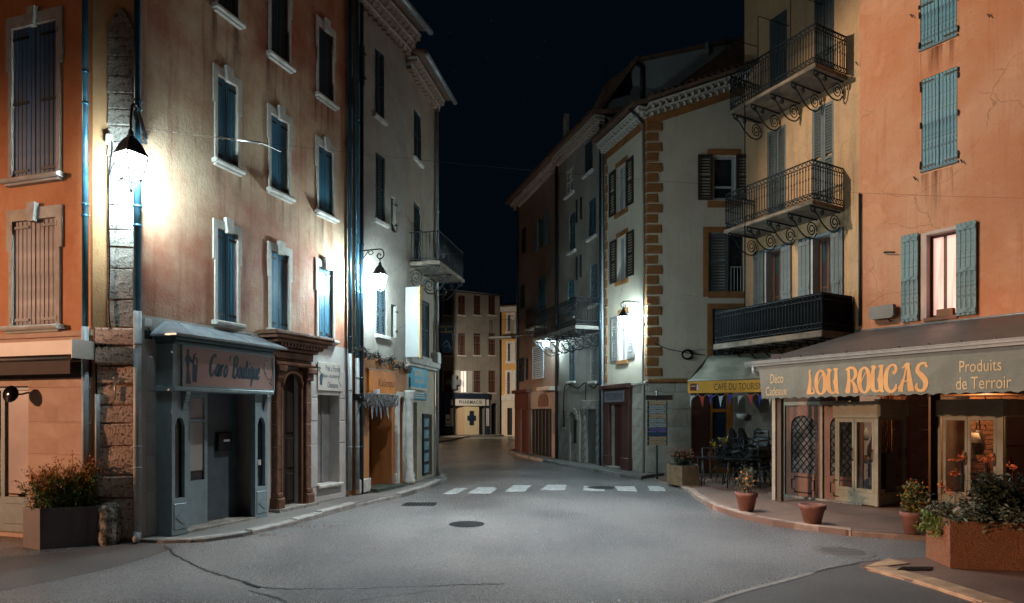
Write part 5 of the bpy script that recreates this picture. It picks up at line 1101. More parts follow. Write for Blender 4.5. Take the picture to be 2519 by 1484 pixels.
MB().cbox(R2, da[2][0]-.3, da[2][1]+.3, da[2][3], da[2][3]+.35, .001, .1, .02).build('lintel', stone_g, RH2)
for x0, x1, zz in ((1376, 1400, 1.5), (1400, 1440, .9), (1470, 1484, .9)): MB().cbox(R2, R2.uv(x0, 1)[0]+.02, R2.uv(x1, 1)[0], .1, zz-.1, .001, .05, .02).build('plinth_panel', stone_g, RH2)
roof(R2, RH2, 0, R2.L, z2t, tile_m, .5, 6, 1.5); genoise(R2, RH2, 0, R2.L, z2t-.3, m_gen, 2, .2, .16, tm=m_gt)
downpipe(R2, RH2, R2.L-.06, .1, z2t, mat('dark_blue_pipe', ()), .05, .1)
zb2 = zc(R2, 1440, 815); balcony(R2, RH2, R2.uv(1368, 1)[0], R2.L-.12, zb2, 1.05, 1.0, iron, stone_g, 44, 10, 7, True, .55, .12, True)
ca = MB(True); P = lambda x, y, w=.06: R2.pt(*R2.uv(x, y, w), w)
ca.tube([P(x, y) for x, y in smooth_line([(1386, 1010), (1388, 960), (1396, 945), (1420, 955), (1440, 942), (1460, 955), (1472, 945), (1482, 990)], 5)], .018, 5); ca.tube([P(x, y) for x, y in ((1441, 945), (1440, 1000))], .016, 5)
tag(ca.build('wall_cable', wire_m), 'thick dark cable draped across the grey row house above its arched doors', 'cable')
hk = R1.uv(1343, 814, .55); hp = R1.pt(*hk, .55); u, z = hk; q = lambda a, b: R1.pt(u, z+a, b)
lantern(hp, .3, .72, LANTERN[3], 'lit lantern beside the pale blue shutter of the dark brown row house', [([q(.25, 0), q(.25, .6)], .018), ([q(.0, .75), q(.24, .75)], .014), ([q(*p) for p in smooth_line([(.25, .3), (.4, .25), (.42, .12), (.34, .1), (.3, .2)], 5)], .012), ([q(0, .01), q(.24, .3)], .014)])
# white quoined house
WH = T('white_quoined_house', 'white house with ochre corner quoins and dentilled eaves in the middle of the right side', 'building', W2)
m_wh = mat('white_cream_plaster', (.50, .445, .345), (.44, .385, .295), sc=.8, bump=.2, bsc=30, crk=.35, streak=(.36, .32, .26), sk=.5, grime=.2)
m_och = mat('ochre_stone', (.28, .118, .036), (.19, .08, .027), sc=3, bump=.25, grime=.3); m_wst = mat('white_house_base', (.40, .365, .31), (.31, .28, .235), sc=2, bump=.4, bsc=30, grime=.45)
zw = zc(WL, 1592, 291); zwf = lambda u: zw+u*(12.0-zw)/2.55
for q in ((1517, 1542, 405, 520), (1519, 1543, 580, 690), (1523, 1544, 772, 886)):
    r = WL.hole(WL.rect(*q), .18); casement(WL, WH, r, stone_w, mat('curtained_pane', (.28, .29, .29), (.22, .23, .24), rough=.15, sc=1.5), -.08, (2, 1))
    for a, b in ((r[0]-.47, r[0]-.02), (r[1]+.02, r[1]+.47)): louvre_shutter(WL, WH, (a, b, r[2]+.02, r[3]-.02), m_sb if q[2] < 700 else mat('grey_shutter', (.20, .19, .18), (.16, .15, .14), sc=5), .06, pitch=.09)
    MB().cbox(WL, r[0]-.06, r[1]+.06, r[3], r[3]+.16, .001, .03, .008).build('lintel', m_och, WH); MB().cbox(WL, r[0]-.08, r[1]+.08, r[2]-.14, r[2], -.01, .07, .01).build('window_sill', m_och, WH)
wdo = WL.hole((WL.uv(1506, 1)[0], WL.uv(1536, 1)[0], .1, zc(WL, 1520, 995)), .5); zws = zc(WL, 1540, 946)
wall(WL, WH, [(-.1, zws, m_wst), (zws, zw+.3, m_wh)], ends=(0, 0), back=5)
d = T('red_doorframe', 'dark red wooden shop doorframe with sign board in the white quoined house', 'shopfront', WL.pt((wdo[0]+wdo[1])/2, .1, .1))
ua, ub = WL.uv(1492, 1)[0], WL.uv(1556, 1)[0]
for a, b in ((ua, wdo[0]), (wdo[1], ub)): MB().cbox(WL, a, b, .1, .5, .001, .16, .02).cbox(WL, a+.03, b-.03, .5, wdo[3], .001, .13, .015).build('post', m_rr, d)
MB().cbox(WL, ua, ub, wdo[3], zws-.12, .001, .13, .015).cbox(WL, ua-.06, ub+.06, zws-.12, zws+.02, .001, .28, .02).build('lintel', m_rr, d)
MB().box(WL, wdo[0], wdo[1], .1, wdo[3], -.2, -.1).build('door', mat('deep_red_door', ()), d); MB().box(WL, wdo[0]-.05, wdo[1]+.05, .06, .16, -.4, .3).build('door_step', stone_g, d)
sb = MB().cbox(WL, ua+.12, ub-.3, wdo[3]+.08, zws-.2, .131, .15, .006).build('sign_board', mat('worn_blue_sign', (.24, .23, .22), (.16, .19, .22), sc=5), d); MB().flat(WL, *text('TERRE DE PROVENCE', 1., .0), ua+.2, ub-.38, wdo[3]+.15, zws-.28, .1525).build('lettering', navy, sb)
# right face
rw = WR.hole(WR.rect(1753, 1808, 384, 492), .2); casement(WR, WH, rw, mat('grey_frame', (.3, .32, .33)), glass_d, -.06, (1, 1), .08)
MB().box(WR, rw[0]+.08, rw[1]-.08, rw[2]+.38, rw[2]+.44, -.1, -.05).build('transom', mat('grey_frame', ()), WH)
for a, b in ((rw[0]-.47, rw[0]-.02), (rw[1]+.02, rw[1]+.5)): louvre_shutter(WR, WH, (a, b, rw[2]-.02, rw[3]+.02), m_sb, .07, pitch=.09)
MB().cbox(WR, rw[0]-.17, rw[1]+.15, rw[3]+.03, rw[3]+.2, .001, .04, .01).build('lintel', m_och, WH); MB().cbox(WR, rw[0]-.17, rw[1]+.15, rw[2]-.24, rw[2]-.05, .001, .06, .01).build('window_sill', m_och, WH)
r2 = WR.hole(WR.rect(1742, 1830, 572, 718), .2); r3 = WR.hole(WR.rect(1752, 1830, 760, 885), .2)
for r in (r2, r3):
    MB().box(WR, r[0]-.16, r[0], r[2]-.16, r[3]+.16, .001, .04).box(WR, r[0], r[1], r[3], r[3]+.16, .001, .04).box(WR, r[0], r[1], r[2]-.2, r[2], .001, .05).build('window_surround', m_och, WH)
    louvre_shutter(WR, WH, (r[0]+.05, r[0]+.62, r[2]+.02, r[3]-.02), mat('grey_dark_shutter', (.07, .085, .09), (.055, .065, .07), sc=4), -.04, pitch=.09); casement(WR, WH, (r[0]+.68, r[1], r[2], r[3]), m_drk, glass_d, -.1, (1, 1))
rb = T('window_railing', 'short white bar railing in the ochre framed window left of the cream balconies', 'railing', WR.pt(r2[0]+.9, r2[2], .02))
for k in range(5): MB().tube([WR.pt(r2[0]+.72+k*.1, r2[2]+.01, -.02), WR.pt(r2[0]+.72+k*.1, r2[2]+.78, -.02)], .009, 6).build('bar', mat('pale_bar', (.4, .42, .42)), rb)
MB().tube([WR.pt(r2[0]+.7, r2[2]+.78, -.02), WR.pt(r2[0]+1.15, r2[2]+.78, -.02)], .011, 6).build('rail', mat('pale_bar', ()), rb)
zrs = zc(WR, 1650, 940)
cdo = WR.hole(WR.rect(1747, 1800, 962, 1166), .3)
wall(WR, WH, [(-.1, zrs, m_wst), (zrs, zw, m_wh)], top=lambda u: zwf(u)+.3, ends=(0, 1), back=5)
# quoins: painted blocks at the corner, each proud of the wall
zq0, zq1 = zc(WR, 1600, 928), zc(WR, 1600, 300); nq = 25; hq = (zq1-zq0)/nq
for k in range(nq):
    wd = (.46, .33)[k % 2]; mq = MB(); z0 = zq0+k*hq+.03; z1 = zq0+(k+1)*hq-.03
    mq.cbox(WR, -.03, wd, z0, z1, .001, .045+RND.uniform(-.008, .008), .02, .012); mq.cbox(WL, WL.L-.10, WL.L+.028, z0, z1, .001, .03, .01); mq.build('quoin', m_och, WH)
for k in range(24):
    z0 = zws+.1+k*(zw-zws-.2)/24; MB().cbox(WL, .08, .08+(.16, .1)[k % 2], z0+.03, z0+(zw-zws)/24-.03, .001, .03, .01).build('quoin', m_och, WH)
for f, a, b, zf in ((WL, -.02, WL.L+.03, lambda u: zw), (WR, -.02, 3.6, zwf)):
    genoise(f, WH, a, b, zw, mat('white_mortar', (.52, .49, .44), (.45, .42, .37), sc=4, bump=.3, grime=.25), 2, .2, .15, zf=lambda u, zf=zf: zf(u)+.02, tm=mat('white_eave_tile', (.40, .36, .31), (.3, .27, .23), sc=5, grime=.3))
    bd = MB(); n = 8
    for k in range(n):
        p, q = a+(b-a)*k/n, a+(b-a)*(k+1)/n; bd.hexa([f.pt(p, zf(p)-.24, .001), f.pt(q, zf(q)-.24, .001), f.pt(q, zf(q)-.24, .03), f.pt(p, zf(p)-.24, .03), f.pt(p, zf(p), .001), f.pt(q, zf(q), .001), f.pt(q, zf(q), .03), f.pt(p, zf(p), .03)])
    bd.build('frieze_band', m_och, WH); roof(f, WH, a, b, zw, tile_m, .5, 5, 1.2, zf=lambda u, zf=zf: zf(u)+.36, tiles=True)
downpipe(WL, WH, WL.L-.12, .1, zw-.1, mat('tan_pipe', (.42, .38, .32), rough=.4), .04, .07, [2.6, 4.4, 6.5, 8.5]); downpipe(WL, WH, .0, .3, zw, pipe_grey, .04, .08)
MB(True).tube([WL.pt(WL.L-.12, zw-.12, .07), WL.pt(WL.L-.16, zw+.1, .25), WL.pt(WL.L-.25, zw+.32, .5)], .04, 8).build('downpipe_bend', iron, WH)
cs = [.1, .75]+[zc(WR, 1650, y) for y in (1088, 1050, 1007, 965, 942)]
blocks(WL, WH, ub+.04, WL.L-.02, cs, m_wst, .02, .014, cuts=None, j=.004); blocks(WR, WH, .02, WR.uv(1733, 1)[0], cs, m_wst, .02, .014, cuts=[(.9,), (.45, 1.3), (.75,), (.5, 1.25), (.85,)], j=.004)
MB().cbox(WR, .0, 1.7, zrs-.02, zrs+.10, .001, .14, .02).build('string_course', m_och, WH); MB().cbox(WL, ub+.06, WL.L+.05, zrs-.08, zrs+.02, .001, .1, .02).build('string_course', m_wst, WH)
hk = WL.uv(1534, 757, .6); hp = WL.pt(*hk, .6); u, z = hk; q = lambda a, b: WL.pt(u+(.0 if b > .5 else .0), z+a, b)
lantern(hp, .2, .62, LANTERN[2], 'lit lantern on scroll arm in front of the grey shutters of the white quoined house', [([q(.2, .02), q(.22, .4), q(.2, .6), q(.0, .6)], .016), ([q(*p) for p in smooth_line([(.2, .6), (.1, .7), (0, .63), (.02, .53), (.1, .55)], 5)], .012), ([q(-.1, .01), q(.2, .4)], .011)])
# upper house behind the white house
UF = Fr((WR.A.x-2.6, 24.0), d=(1, 0)); UH = T('upper_gable_house', 'pale grey gable house with roof terrace rising behind the white quoined house', 'building', UF.pt(2, 9))
X = lambda x, y: UF.uv(x, y)
m_up = mat('pale_grey_gable', (.33, .335, .33), (.27, .275, .27), sc=.6, bump=.2, grime=.25)
MB().prism(UF, [X(*p) for p in ((1478, 420), (1478, 268), (1563, 154), (1731, 121), (1800, 108), (1800, 420))], -4, 0).build('wall', m_up, UH)
MB().prism(UF, [X(*p) for p in ((1482, 262), (1550, 168), (1556, 215), (1546, 232), (1500, 248))], .003, .03).build('terrace_opening', dark, UH)
MB().prism(UF, [X(*p) for p in ((1470, 272), (1560, 148), (1568, 154), (1478, 280))], -4.2, .35).build('roof_edge', tile_m, UH); MB().prism(UF, [X(*p) for p in ((1561, 156), (1800, 106), (1800, 100), (1561, 150))], -4.2, .2).build('roof_edge', tile_m, UH)
for k in range(8): MB().tube([UF.pt(*X(1512+k*5, 246-k*1.5), .08), UF.pt(*X(1512+k*5, 218-k*4), .08)], .02, 5).build('terrace_bar', iron, UH)
MB().tube([UF.pt(*X(1508, 222), .08), UF.pt(*X(1552, 186), .08)], .025, 5).build('terrace_rail', iron, UH)
MB(True).tube([UF.pt(*X(*p), .12) for p in ((1562, 158), (1577, 170), (1578, 262))], .07, 8).build('downpipe', iron, UH); MB(True).tube([UF.pt(*X(1737, 140), .2), UF.pt(*X(1736, 110), .2)], .08, 8).build('flue', zinc, UH)
KF = Fr((WR.A.x+.4, 22.6), d=(1, 0)); KH = T('dark_hip_roof', 'dark tiled roof rising to the right behind the white quoined house', 'building', KF.pt(3, 11))
MB().prism(KF, [KF.uv(*p) for p in ((1662, 214), (1690, 190), (1760, 140), (1850, 66), (1850, 230), (1700, 232))], -3, 0).build('roof', tile_m, KH)
UA = Fr((2.6, 27), d=(1, 0)); AH = T('dark_rooftops', 'dark chimneyed rooftop silhouette above the grey row house', 'building', UA.pt(0, 9))
MB().prism(UA, [UA.uv(*p) for p in ((1400, 330), (1440, 300), (1490, 205), (1560, 150), (1562, 162), (1500, 260), (1470, 300), (1440, 360))], -2, 0).build('roof', tile_m, AH)
MB().box(UA, *[UA.uv(x, 1)[0] for x in (1388, 1400)], UA.uv(1, 350)[1], UA.uv(1, 280)[1], -.6, 0).build('chimney', stone_g, AH)
di = gp(1374, 366, 9); dp = R2.pt(*R2.uv(1376, 366, -1), -1); ds = T('satellite_dish', 'round satellite dish on the roof edge of the grey row house', 'satellite dish', dp); MB(True).lathe(dp, [(0, .08), (.2, .06), (.34, 0), (.35, .01), (0, .1)], 18, ax=(-.6, -.7, .25)).build('dish', mat('grey_dish', (.12, .12, .12)), ds); MB().tube([dp, dp-Vector((0, 0, .5))], .025, 6).build('mast', iron, ds)
an = UA.pt(*UA.uv(1492, 250), 0); aa = T('roof_aerial', 'thin television aerial on the dark rooftops', 'aerial', an)
MB().tube([an, an+Vector((0, 0, 1.9))], .018, 5).build('mast', iron, aa)
for h, l in ((1.8, .7), (1.25, .9), (.8, 1.1)): MB().tube([an+Vector((-l, 0, h-.1)), an+Vector((l*.5, 0, h+.02))], .01, 4).build('element', iron, aa)
# ================================================================ cream balcony house and orange house on the right
CFR = Fr((7.25, 19.28), d=(.47, -.883)); CFR.L = 3.75; OA = CFR.pt(3.75, 0, .06); OF = Fr(OA[:2], d=(.571, -.821)); OF.L = 9.0
m_c = mat('peeling_cream_plaster', (.50, .315, .165), (.42, .265, .145), sc=1.3, bump=.5, bsc=26, crk=.5, streak=(.22, .16, .10), sk=.75, grime=.4)
m_o = mat('orange_render', (.50, .20, .095), (.55, .28, .16), sc=.55, bump=.35, bsc=30, streak=(.44, .14, .055), sk=.6, grime=.3, crk=.45)
CH = T('cream_balcony_house', 'narrow peeling cream house with three iron balconies stacked one above another', 'building', CFR.pt(1.8, 0))
OH = T('orange_house', 'tall orange rendered house with pale blue shutters behind the grey canopy', 'building', OF.pt(2, 0))
m_sg = mat('grey_green_shutter', (.115, .14, .14), (.09, .11, .11), rough=.55, sc=5); m_frb = mat('brown_frame', (.13, .05, .022), (.09, .036, .018), rough=.5, sc=6, zs=.2)
FZ = (4.04, 7.4, 10.85)
for q, z0, st in (((1887, 1933, 316), FZ[1], 0), ((1998, 2051, 258), FZ[1], 0), ((1893, 1936, 36), FZ[2], 1), ((2003, 2052, -70), FZ[2], 1)):
    a, b = CFR.uv(q[0], 1)[0], CFR.uv(q[1], 1)[0]; r = CFR.hole((a, b, z0, CFR.uv((q[0]+q[1])/2, q[2])[1]), .1); uc = (a+b)/2
    for p, s in ((a, uc-.005), (uc+.005, b)):
        if st == 0: louvre_shutter(CFR, CH, (p, s, z0+.02, r[3]), m_sg, -.01, pitch=.08)
        else: panel_shutter(CFR, CH, (p, s, z0+.02, r[3]), mat('dark_grey_shutter', (.05, .06, .065), (.04, .048, .052), sc=5), .0, n=3)
for xl, xr, yt, sa, sb in ((1883, 1922, 610, 1856, 1948), (1997, 2044, 577, 1966, 2076)):
    a, b = CFR.uv(xl, 1)[0], CFR.uv(xr, 1)[0]; zt = CFR.uv((xl+xr)/2, yt)[1]; r = CFR.hole((a, b, FZ[0], zt), .34)
    MB().box(CFR, a-.02, a+.04, FZ[0], zt, -.3, .02).box(CFR, a+.04, b, zt-.05, zt+.02, -.3, .02).build('door_reveal', mat('grey_white_paint', (.40, .42, .43), (.34, .36, .37), sc=3), CH)
    casement(CFR, CH, (a+.05, b, FZ[0]+.05, zt-.05), m_frb, mat('teal_brown_glass', (.02, .07, .09), (.05, .03, .03), rough=.08, sc=.8), -.26, (2, 2), .07)  # panes mottled teal and brown
    for p, s in ((CFR.uv(sa, 1)[0], a-.03), (b+.02, CFR.uv(sb, 1)[0])): panel_shutter(CFR, CH, (p, s, FZ[0]+.08, zt+.02), m_sg, .06, n=3)
wall(CFR, CH, [(-.1, 3.4, mat('dark_cafe_stone', (.20, .17, .135), (.14, .12, .095), sc=2, bump=.5, bsc=30, grime=.45)), (3.4, 17, m_c)], ends=(1, 0), back=6)
for k, (u0, u1, z, dep) in enumerate(((.53, 3.38, FZ[2], 1.3), (.36, 3.3, FZ[1], 1.3))):
    balcony(CFR, CH, u0, u1, z, dep, 1.04, blue_iron, mat('stained_slab', (.20, .155, .11), (.09, .07, .055), sc=3, bump=.6, grime=.5), 34, 13, 5, True, .52, .1, True)
b3 = balcony(CFR, CH, .0, 3.6, FZ[0], 1.35, .92, mat('near_black_iron', (.006, .008, .010), rough=.6, spec=.25), mat('stained_slab', ()), 38, 14, 8, True, .4, .17, False)
cv = mat('black_canvas', (.004, .006, .008), rough=.9, spec=.1)
MB().box(CFR, .05, 3.55, FZ[0]+.02, FZ[0]+.97, 1.24, 1.255).build('canvas_screen', cv, b3)
for ua in (.07, 3.53): MB().box(CFR, ua-.006, ua+.006, FZ[0]+.02, FZ[0]+.97, .03, 1.23).build('canvas_screen', cv, b3)
for u in (.35, 1.05, 1.8, 2.55, 3.3): MB().tube([CFR.pt(u, FZ[2]+1.03, 1.24), CFR.pt(u, FZ[2]+1.06, 1.24)], .01, 5).build('post_cap', blue_iron, CH)
# thin rods of the old awnings
rd = MB()
for u in (.42, 1.55, 2.6): rd.tube([CFR.pt(u, FZ[2]+1.0, 1.22), CFR.pt(u, FZ[2]+2.25, 1.22), CFR.pt(u+.05, FZ[2]+2.3, .0)], .011, 5)
rd.tube([CFR.pt(1.15, FZ[0]+.9, 1.29), CFR.pt(1.15, FZ[2], 1.29)], .016, 6); rd.build('awning_rod', wire_m, CH)
pt_ = T('potted_twigs', 'small potted twigs standing at the corner of the lowest balcony', 'plant', CFR.pt(3.3, FZ[0], .4)); MB(True).lathe(CFR.pt(3.3, FZ[0], .4), [(.1, 0), (.15, .25), (.13, .25)], 12).build('pot_body', terracotta, pt_)
MB().tube([CFR.pt(3.3, FZ[0]+.2, .4), CFR.pt(3.15, FZ[0]+1.6, .42)], .01, 4).tube([CFR.pt(3.32, FZ[0]+.2, .4), CFR.pt(3.4, FZ[0]+1.35, .38)], .01, 4).tube([CFR.pt(3.3, FZ[0]+.2, .45), CFR.pt(3.52, FZ[0]+1.45, .5)], .008, 4).build('plant_stem', twig, pt_)
# orange house
m_bl = mat('pale_blue_boards', (.15, .31, .37), (.08, .21, .28), rough=.55, sc=8, zs=.15, bump=.2, speck=(.06, .10, .12), ksc=14); m_bl2 = mat('weathered_blue_boards', (.17, .27, .29), (.12, .2, .225), rough=.6, sc=8, zs=.15, bump=.2, speck=(.07, .1, .11), ksc=14)
for q in ((2264, 2354, -70, 104), (2267, 2355, 180, 408)):
    r = OF.hole(OF.rect(*q), .08); plank_shutter(OF, OH, r, m_bl, 5, -.01, straps=(.04, .96) if q[2] > 0 else (.05, .62))
    MB().box(OF, r[0]-.02, r[1]+.02, r[2]-.05, r[2], -.02, .045).build('window_sill', mat('blue_grey_sill', (.12, .17, .19)), OH)
    for zz in (.07, .5, .9):
        for u in (r[0]-.02, r[1]+.02): MB().tube([OF.pt(u, r[2]+(r[3]-r[2])*zz-.07, .015), OF.pt(u+.01, r[2]+(r[3]-r[2])*zz, .04), OF.pt(u, r[2]+(r[3]-r[2])*zz+.07, .015)], .014, 5).build('hinge', iron, OH)
r = OF.hole(OF.rect(2268, 2356, 566, 782), .3)
for a, b in ((OF.uv(2220, 1)[0], OF.uv(2262, 1)[0]), (OF.uv(2355, 1)[0], OF.uv(2405, 1)[0])): panel_shutter(OF, OH, (a, b, r[2]-.02, r[3]+.03), m_bl2, .09, n=4)
MB().box(OF, r[0]-.02, r[0]+.10, r[2], r[3], -.28, .012).box(OF, r[0]+.10, r[1], r[3]-.06, r[3]+.02, -.28, .012).build('window_reveal', mat('pink_white_paint', (.52, .42, .38), (.46, .36, .32), sc=3, grime=.3), OH)
casement(OF, OH, (r[0]+.10, r[1]-.02, r[2]+.04, r[3]-.06), m_frb, mat('lit_pink_curtain', (.95, .58, .50), streak=(.60, .27, .24), sk=.9, emit=(1.0, .60, .50), es=.72), -.2, (2, 1), .06)
MB().cbox(OF, r[0]+.05, r[1], r[2]-.06, r[2]+.03, -.25, .05, .01).build('window_sill', mat('brown_sill', (.2, .09, .06)), OH)
cb_ = T('cardboard_box', 'small brown cardboard box on the sill of the lit window', 'box', OF.pt((r[0]+r[1])/2, r[2]+.03, -.1)); MB().cbox(OF, r[0]+.3, r[1]-.1, r[2]+.031, r[2]+.2, -.15, .0, .004).build('carton', mat('cardboard', (.24, .115, .06)), cb_)
st_m = stain_mat('rust_stain', (.20, .055, .02), .8)
for q in ((2264, 2352, 112, 185), (2266, 2356, 418, 560)):
    g = OF.rect(*q); MB().quad(OF.pt(g[0], g[2], .004), OF.pt(g[1], g[2], .004), OF.pt(g[1], g[3], .004), OF.pt(g[0], g[3], .004)).build('rust_stain', st_m, OH)
wall(OF, OH, [(-.1, 3.2, m_pnk), (3.2, 17, m_o)], ends=(1, 1), back=6)
downpipe(OF, OH, .03, 4.2, 7.6, iron, .03, .05)
for x, y in ((2242, 38), (2432, 38), (2250, 437), (2365, 395), (2108, 155)): MB().tube([OF.pt(*OF.uv(x, y), 0), OF.pt(*OF.uv(x, y), .07), OF.pt(*OF.uv(x+6, y+8), .07)], .012, 5).build('wall_hook', iron, OH)
MB().tube([OF.pt(*OF.uv(2175, 621), .0), OF.pt(*OF.uv(2180, 622), .1), OF.pt(*OF.uv(2202, 621, .1), .1)], .02, 5).build('wall_hook', iron, OH)
r = OF.rect(2138, 2198, 752, 784, .22); fl = T('wall_floodlight', 'unlit grey box floodlight on the orange wall above the canopy', 'floodlight', OF.pt(r[0], r[2], .1))
MB().prism(OF, [(r[0], r[2]+.04), (r[0]+.08, r[2]), (r[1]-.06, r[2]), (r[1], r[2]+.06), (r[1], r[3]), (r[0], r[3])], .08, .24).build('lamp_body', mat('grey_lamp', (.22, .20, .18), (.18, .17, .155), rough=.5), fl)
MB().tube([OF.pt(r[1]-.15, r[2], .15), OF.pt(r[1]-.15, r[2]-.06, .1), OF.pt(r[1]-.15, r[2]-.06, 0)], .016, 6).build('lamp_bracket', iron, fl)
# canopy of the gift shop
K0, K1 = Vector((5.11, 13.39)), Vector((7.54, 9.10)); KF_ = Fr(K0, K1); KL = KF_.L+2.2; zg_ = 2.96; zk = 4.05
CN = T('shop_canopy', 'big grey ribbed canopy with gutter and lettered grey cloth valance over the gift shop', 'canopy', KF_.pt(2, 2.2))
b0, b1 = OF.pt(-.05, zk, .02), OF.pt(OF.L, zk, .02)
g0, g1 = KF_.pt(0, zg_+.06, -.05), KF_.pt(KL, zg_+.06, -.05)
m_can = mat('ribbed_canopy', (.115, .118, .128), (.085, .088, .097), rough=.45, sc=2)
mb = MB(); n = 56
for k in range(n):
    f, g = k/n, (k+1)/n
    for p, q, dz in (((f), (f+g)/2, 0), ((f+g)/2, g, .0)): 
        a, b, c, d = g0.lerp(g1, p), g0.lerp(g1, q), b0.lerp(b1, q), b0.lerp(b1, p); h0, h1 = (.0, .014) if p == f else (.014, .0)
        mb.quad(a+Vector((0, 0, h0)), b+Vector((0, 0, h1)), c+Vector((0, 0, h1)), d+Vector((0, 0, h0)))
        mb.quad(*[v+Vector((0, 0, -.02)) for v in (a, b, c, d)])
mb.build('canopy_roof', m_can, CN)
MB(True).tube([b0+Vector((0, 0, .02)), b1+Vector((0, 0, .02))], .03, 6).build('flashing', zinc, CN)
gu = MB().prism(Fr(KF_.pt(-.02, 0)[:2], d=KF_.n), [(-.02, zg_-.02), (.06, zg_-.02), (.11, zg_+.03), (.11, zg_+.085), (.095, zg_+.085), (.095, zg_+.05), (.0, zg_+.05)], 0, -KL) if False else MB()
gu.box(KF_, -.03, KL, zg_-.02, zg_+.03, -.02, .06); gu.box(KF_, -.03, KL, zg_+.03, zg_+.075, -.02, .09); gu.box(KF_, -.03, KL, zg_+.075, zg_+.09, .07, .10); gu.build('gutter', mat('grey_gutter', (.19, .205, .20), (.15, .16, .155), rough=.4, sc=5), CN)
ck = None
for k in range(25):
    u = .12+k*.235
    if u > KL-.1: break
    MB().prism(Fr(KF_.pt(u, 0, .05)[:2], d=KF_.d), [(-.022, zg_+.07), (.022, zg_+.07), (.012, zg_+.13 if k % 2 else zg_+.105), (-.018, zg_+.125 if k % 2 else zg_+.10)], -.012, .012).build('roof_clip', iron, CN)
MB(True).tube([KF_.pt(.16, zg_, .02), KF_.pt(.16, zg_-.14, .02), KF_.pt(.3, zg_-.22, -.1)], .045, 8).build('spout', zinc, CN)
m_val = mat('grey_green_canvas', (.17, .185, .165), (.135, .148, .132), rough=.75, sc=2.5, bump=.15, bsc=160)
mb = MB(True); nu, nz = 150, 8; zv0 = 2.23; ua = KF_.uv(1866, 905)[0]; vs = []
def vfold(u, t): return .012*math.sin(u*9+1.2*math.sin(u*3.1))*(t)+.02*t*math.sin(u*2.3+.6)
for i in range(nu+1):
    u = ua+(KL-ua)*i/nu; zb_ = zv0+.035*abs(math.sin(math.pi*(u-ua)/.19))
    for j in range(nz+1):
        t = j/nz; z = zg_-.02+(zb_-(zg_-.02))*t; vs.append(KF_.pt(u+.10*t if i == 0 else u+.10*t*max(0, 1-i/6), z, .0+vfold(u, t)))
mb.add(vs, [(i*(nz+1)+j, (i+1)*(nz+1)+j, (i+1)*(nz+1)+j+1, i*(nz+1)+j+1) for i in range(nu) for j in range(nz)]); va = mb.build('valance', m_val, CN)
for ue in (ua, ):
    MB().quad(KF_.pt(ue+.01, zg_-.02, 0), KF_.pt(ue+.10, zv0+.03, 0), KF_.pt(ue+.35, zv0+.05, -1.0), KF_.pt(ue+.3, zg_+.2, -1.0)).build('side_curtain', m_val, CN)
m_let = mat('peach_print', (.58, .335, .13), (.52, .27, .10), rough=.6, sc=4); m_let2 = mat('cream_print_text', (.52, .40, .22), (.47, .35, .19), rough=.6, sc=4)
def sag(o):                                              # print follows the folds of the cloth
    me = o.data; c = wloc(o)
    for v in me.vertices:
        p = Vector((v.co.x+c.x, v.co.y+c.y)); u = (p-KF_.A).dot(KF_.d); t = (zg_-.02-(v.co.z+c.z))/(zg_-.02-zv0)
        d = vfold(u, min(1, max(0, t)))+.006; v.co.x += KF_.n.x*d; v.co.y += KF_.n.y*d
def up(x): return KF_.uv(x, 950)[0]
def vz(x, y): return KF_.uv(x, y)[1]
mb = MB()
for s, x0, x1, y0, y1, xc in (('Déco', 1896, 1928, 943, 920, 1910), ('Cadeaux', 1885, 1937, 973, 951, 1910), ('Produits', 2360, 2463, 914, 885, 2412), ('de Terroir', 2351, 2487, 957, 926, 2420)):
    mb.flat(KF_, *text(s), up(x0), up(x1), vz(xc, y0), vz(xc, y1), 0)
sag(mb.build('lettering', m_let2, va))
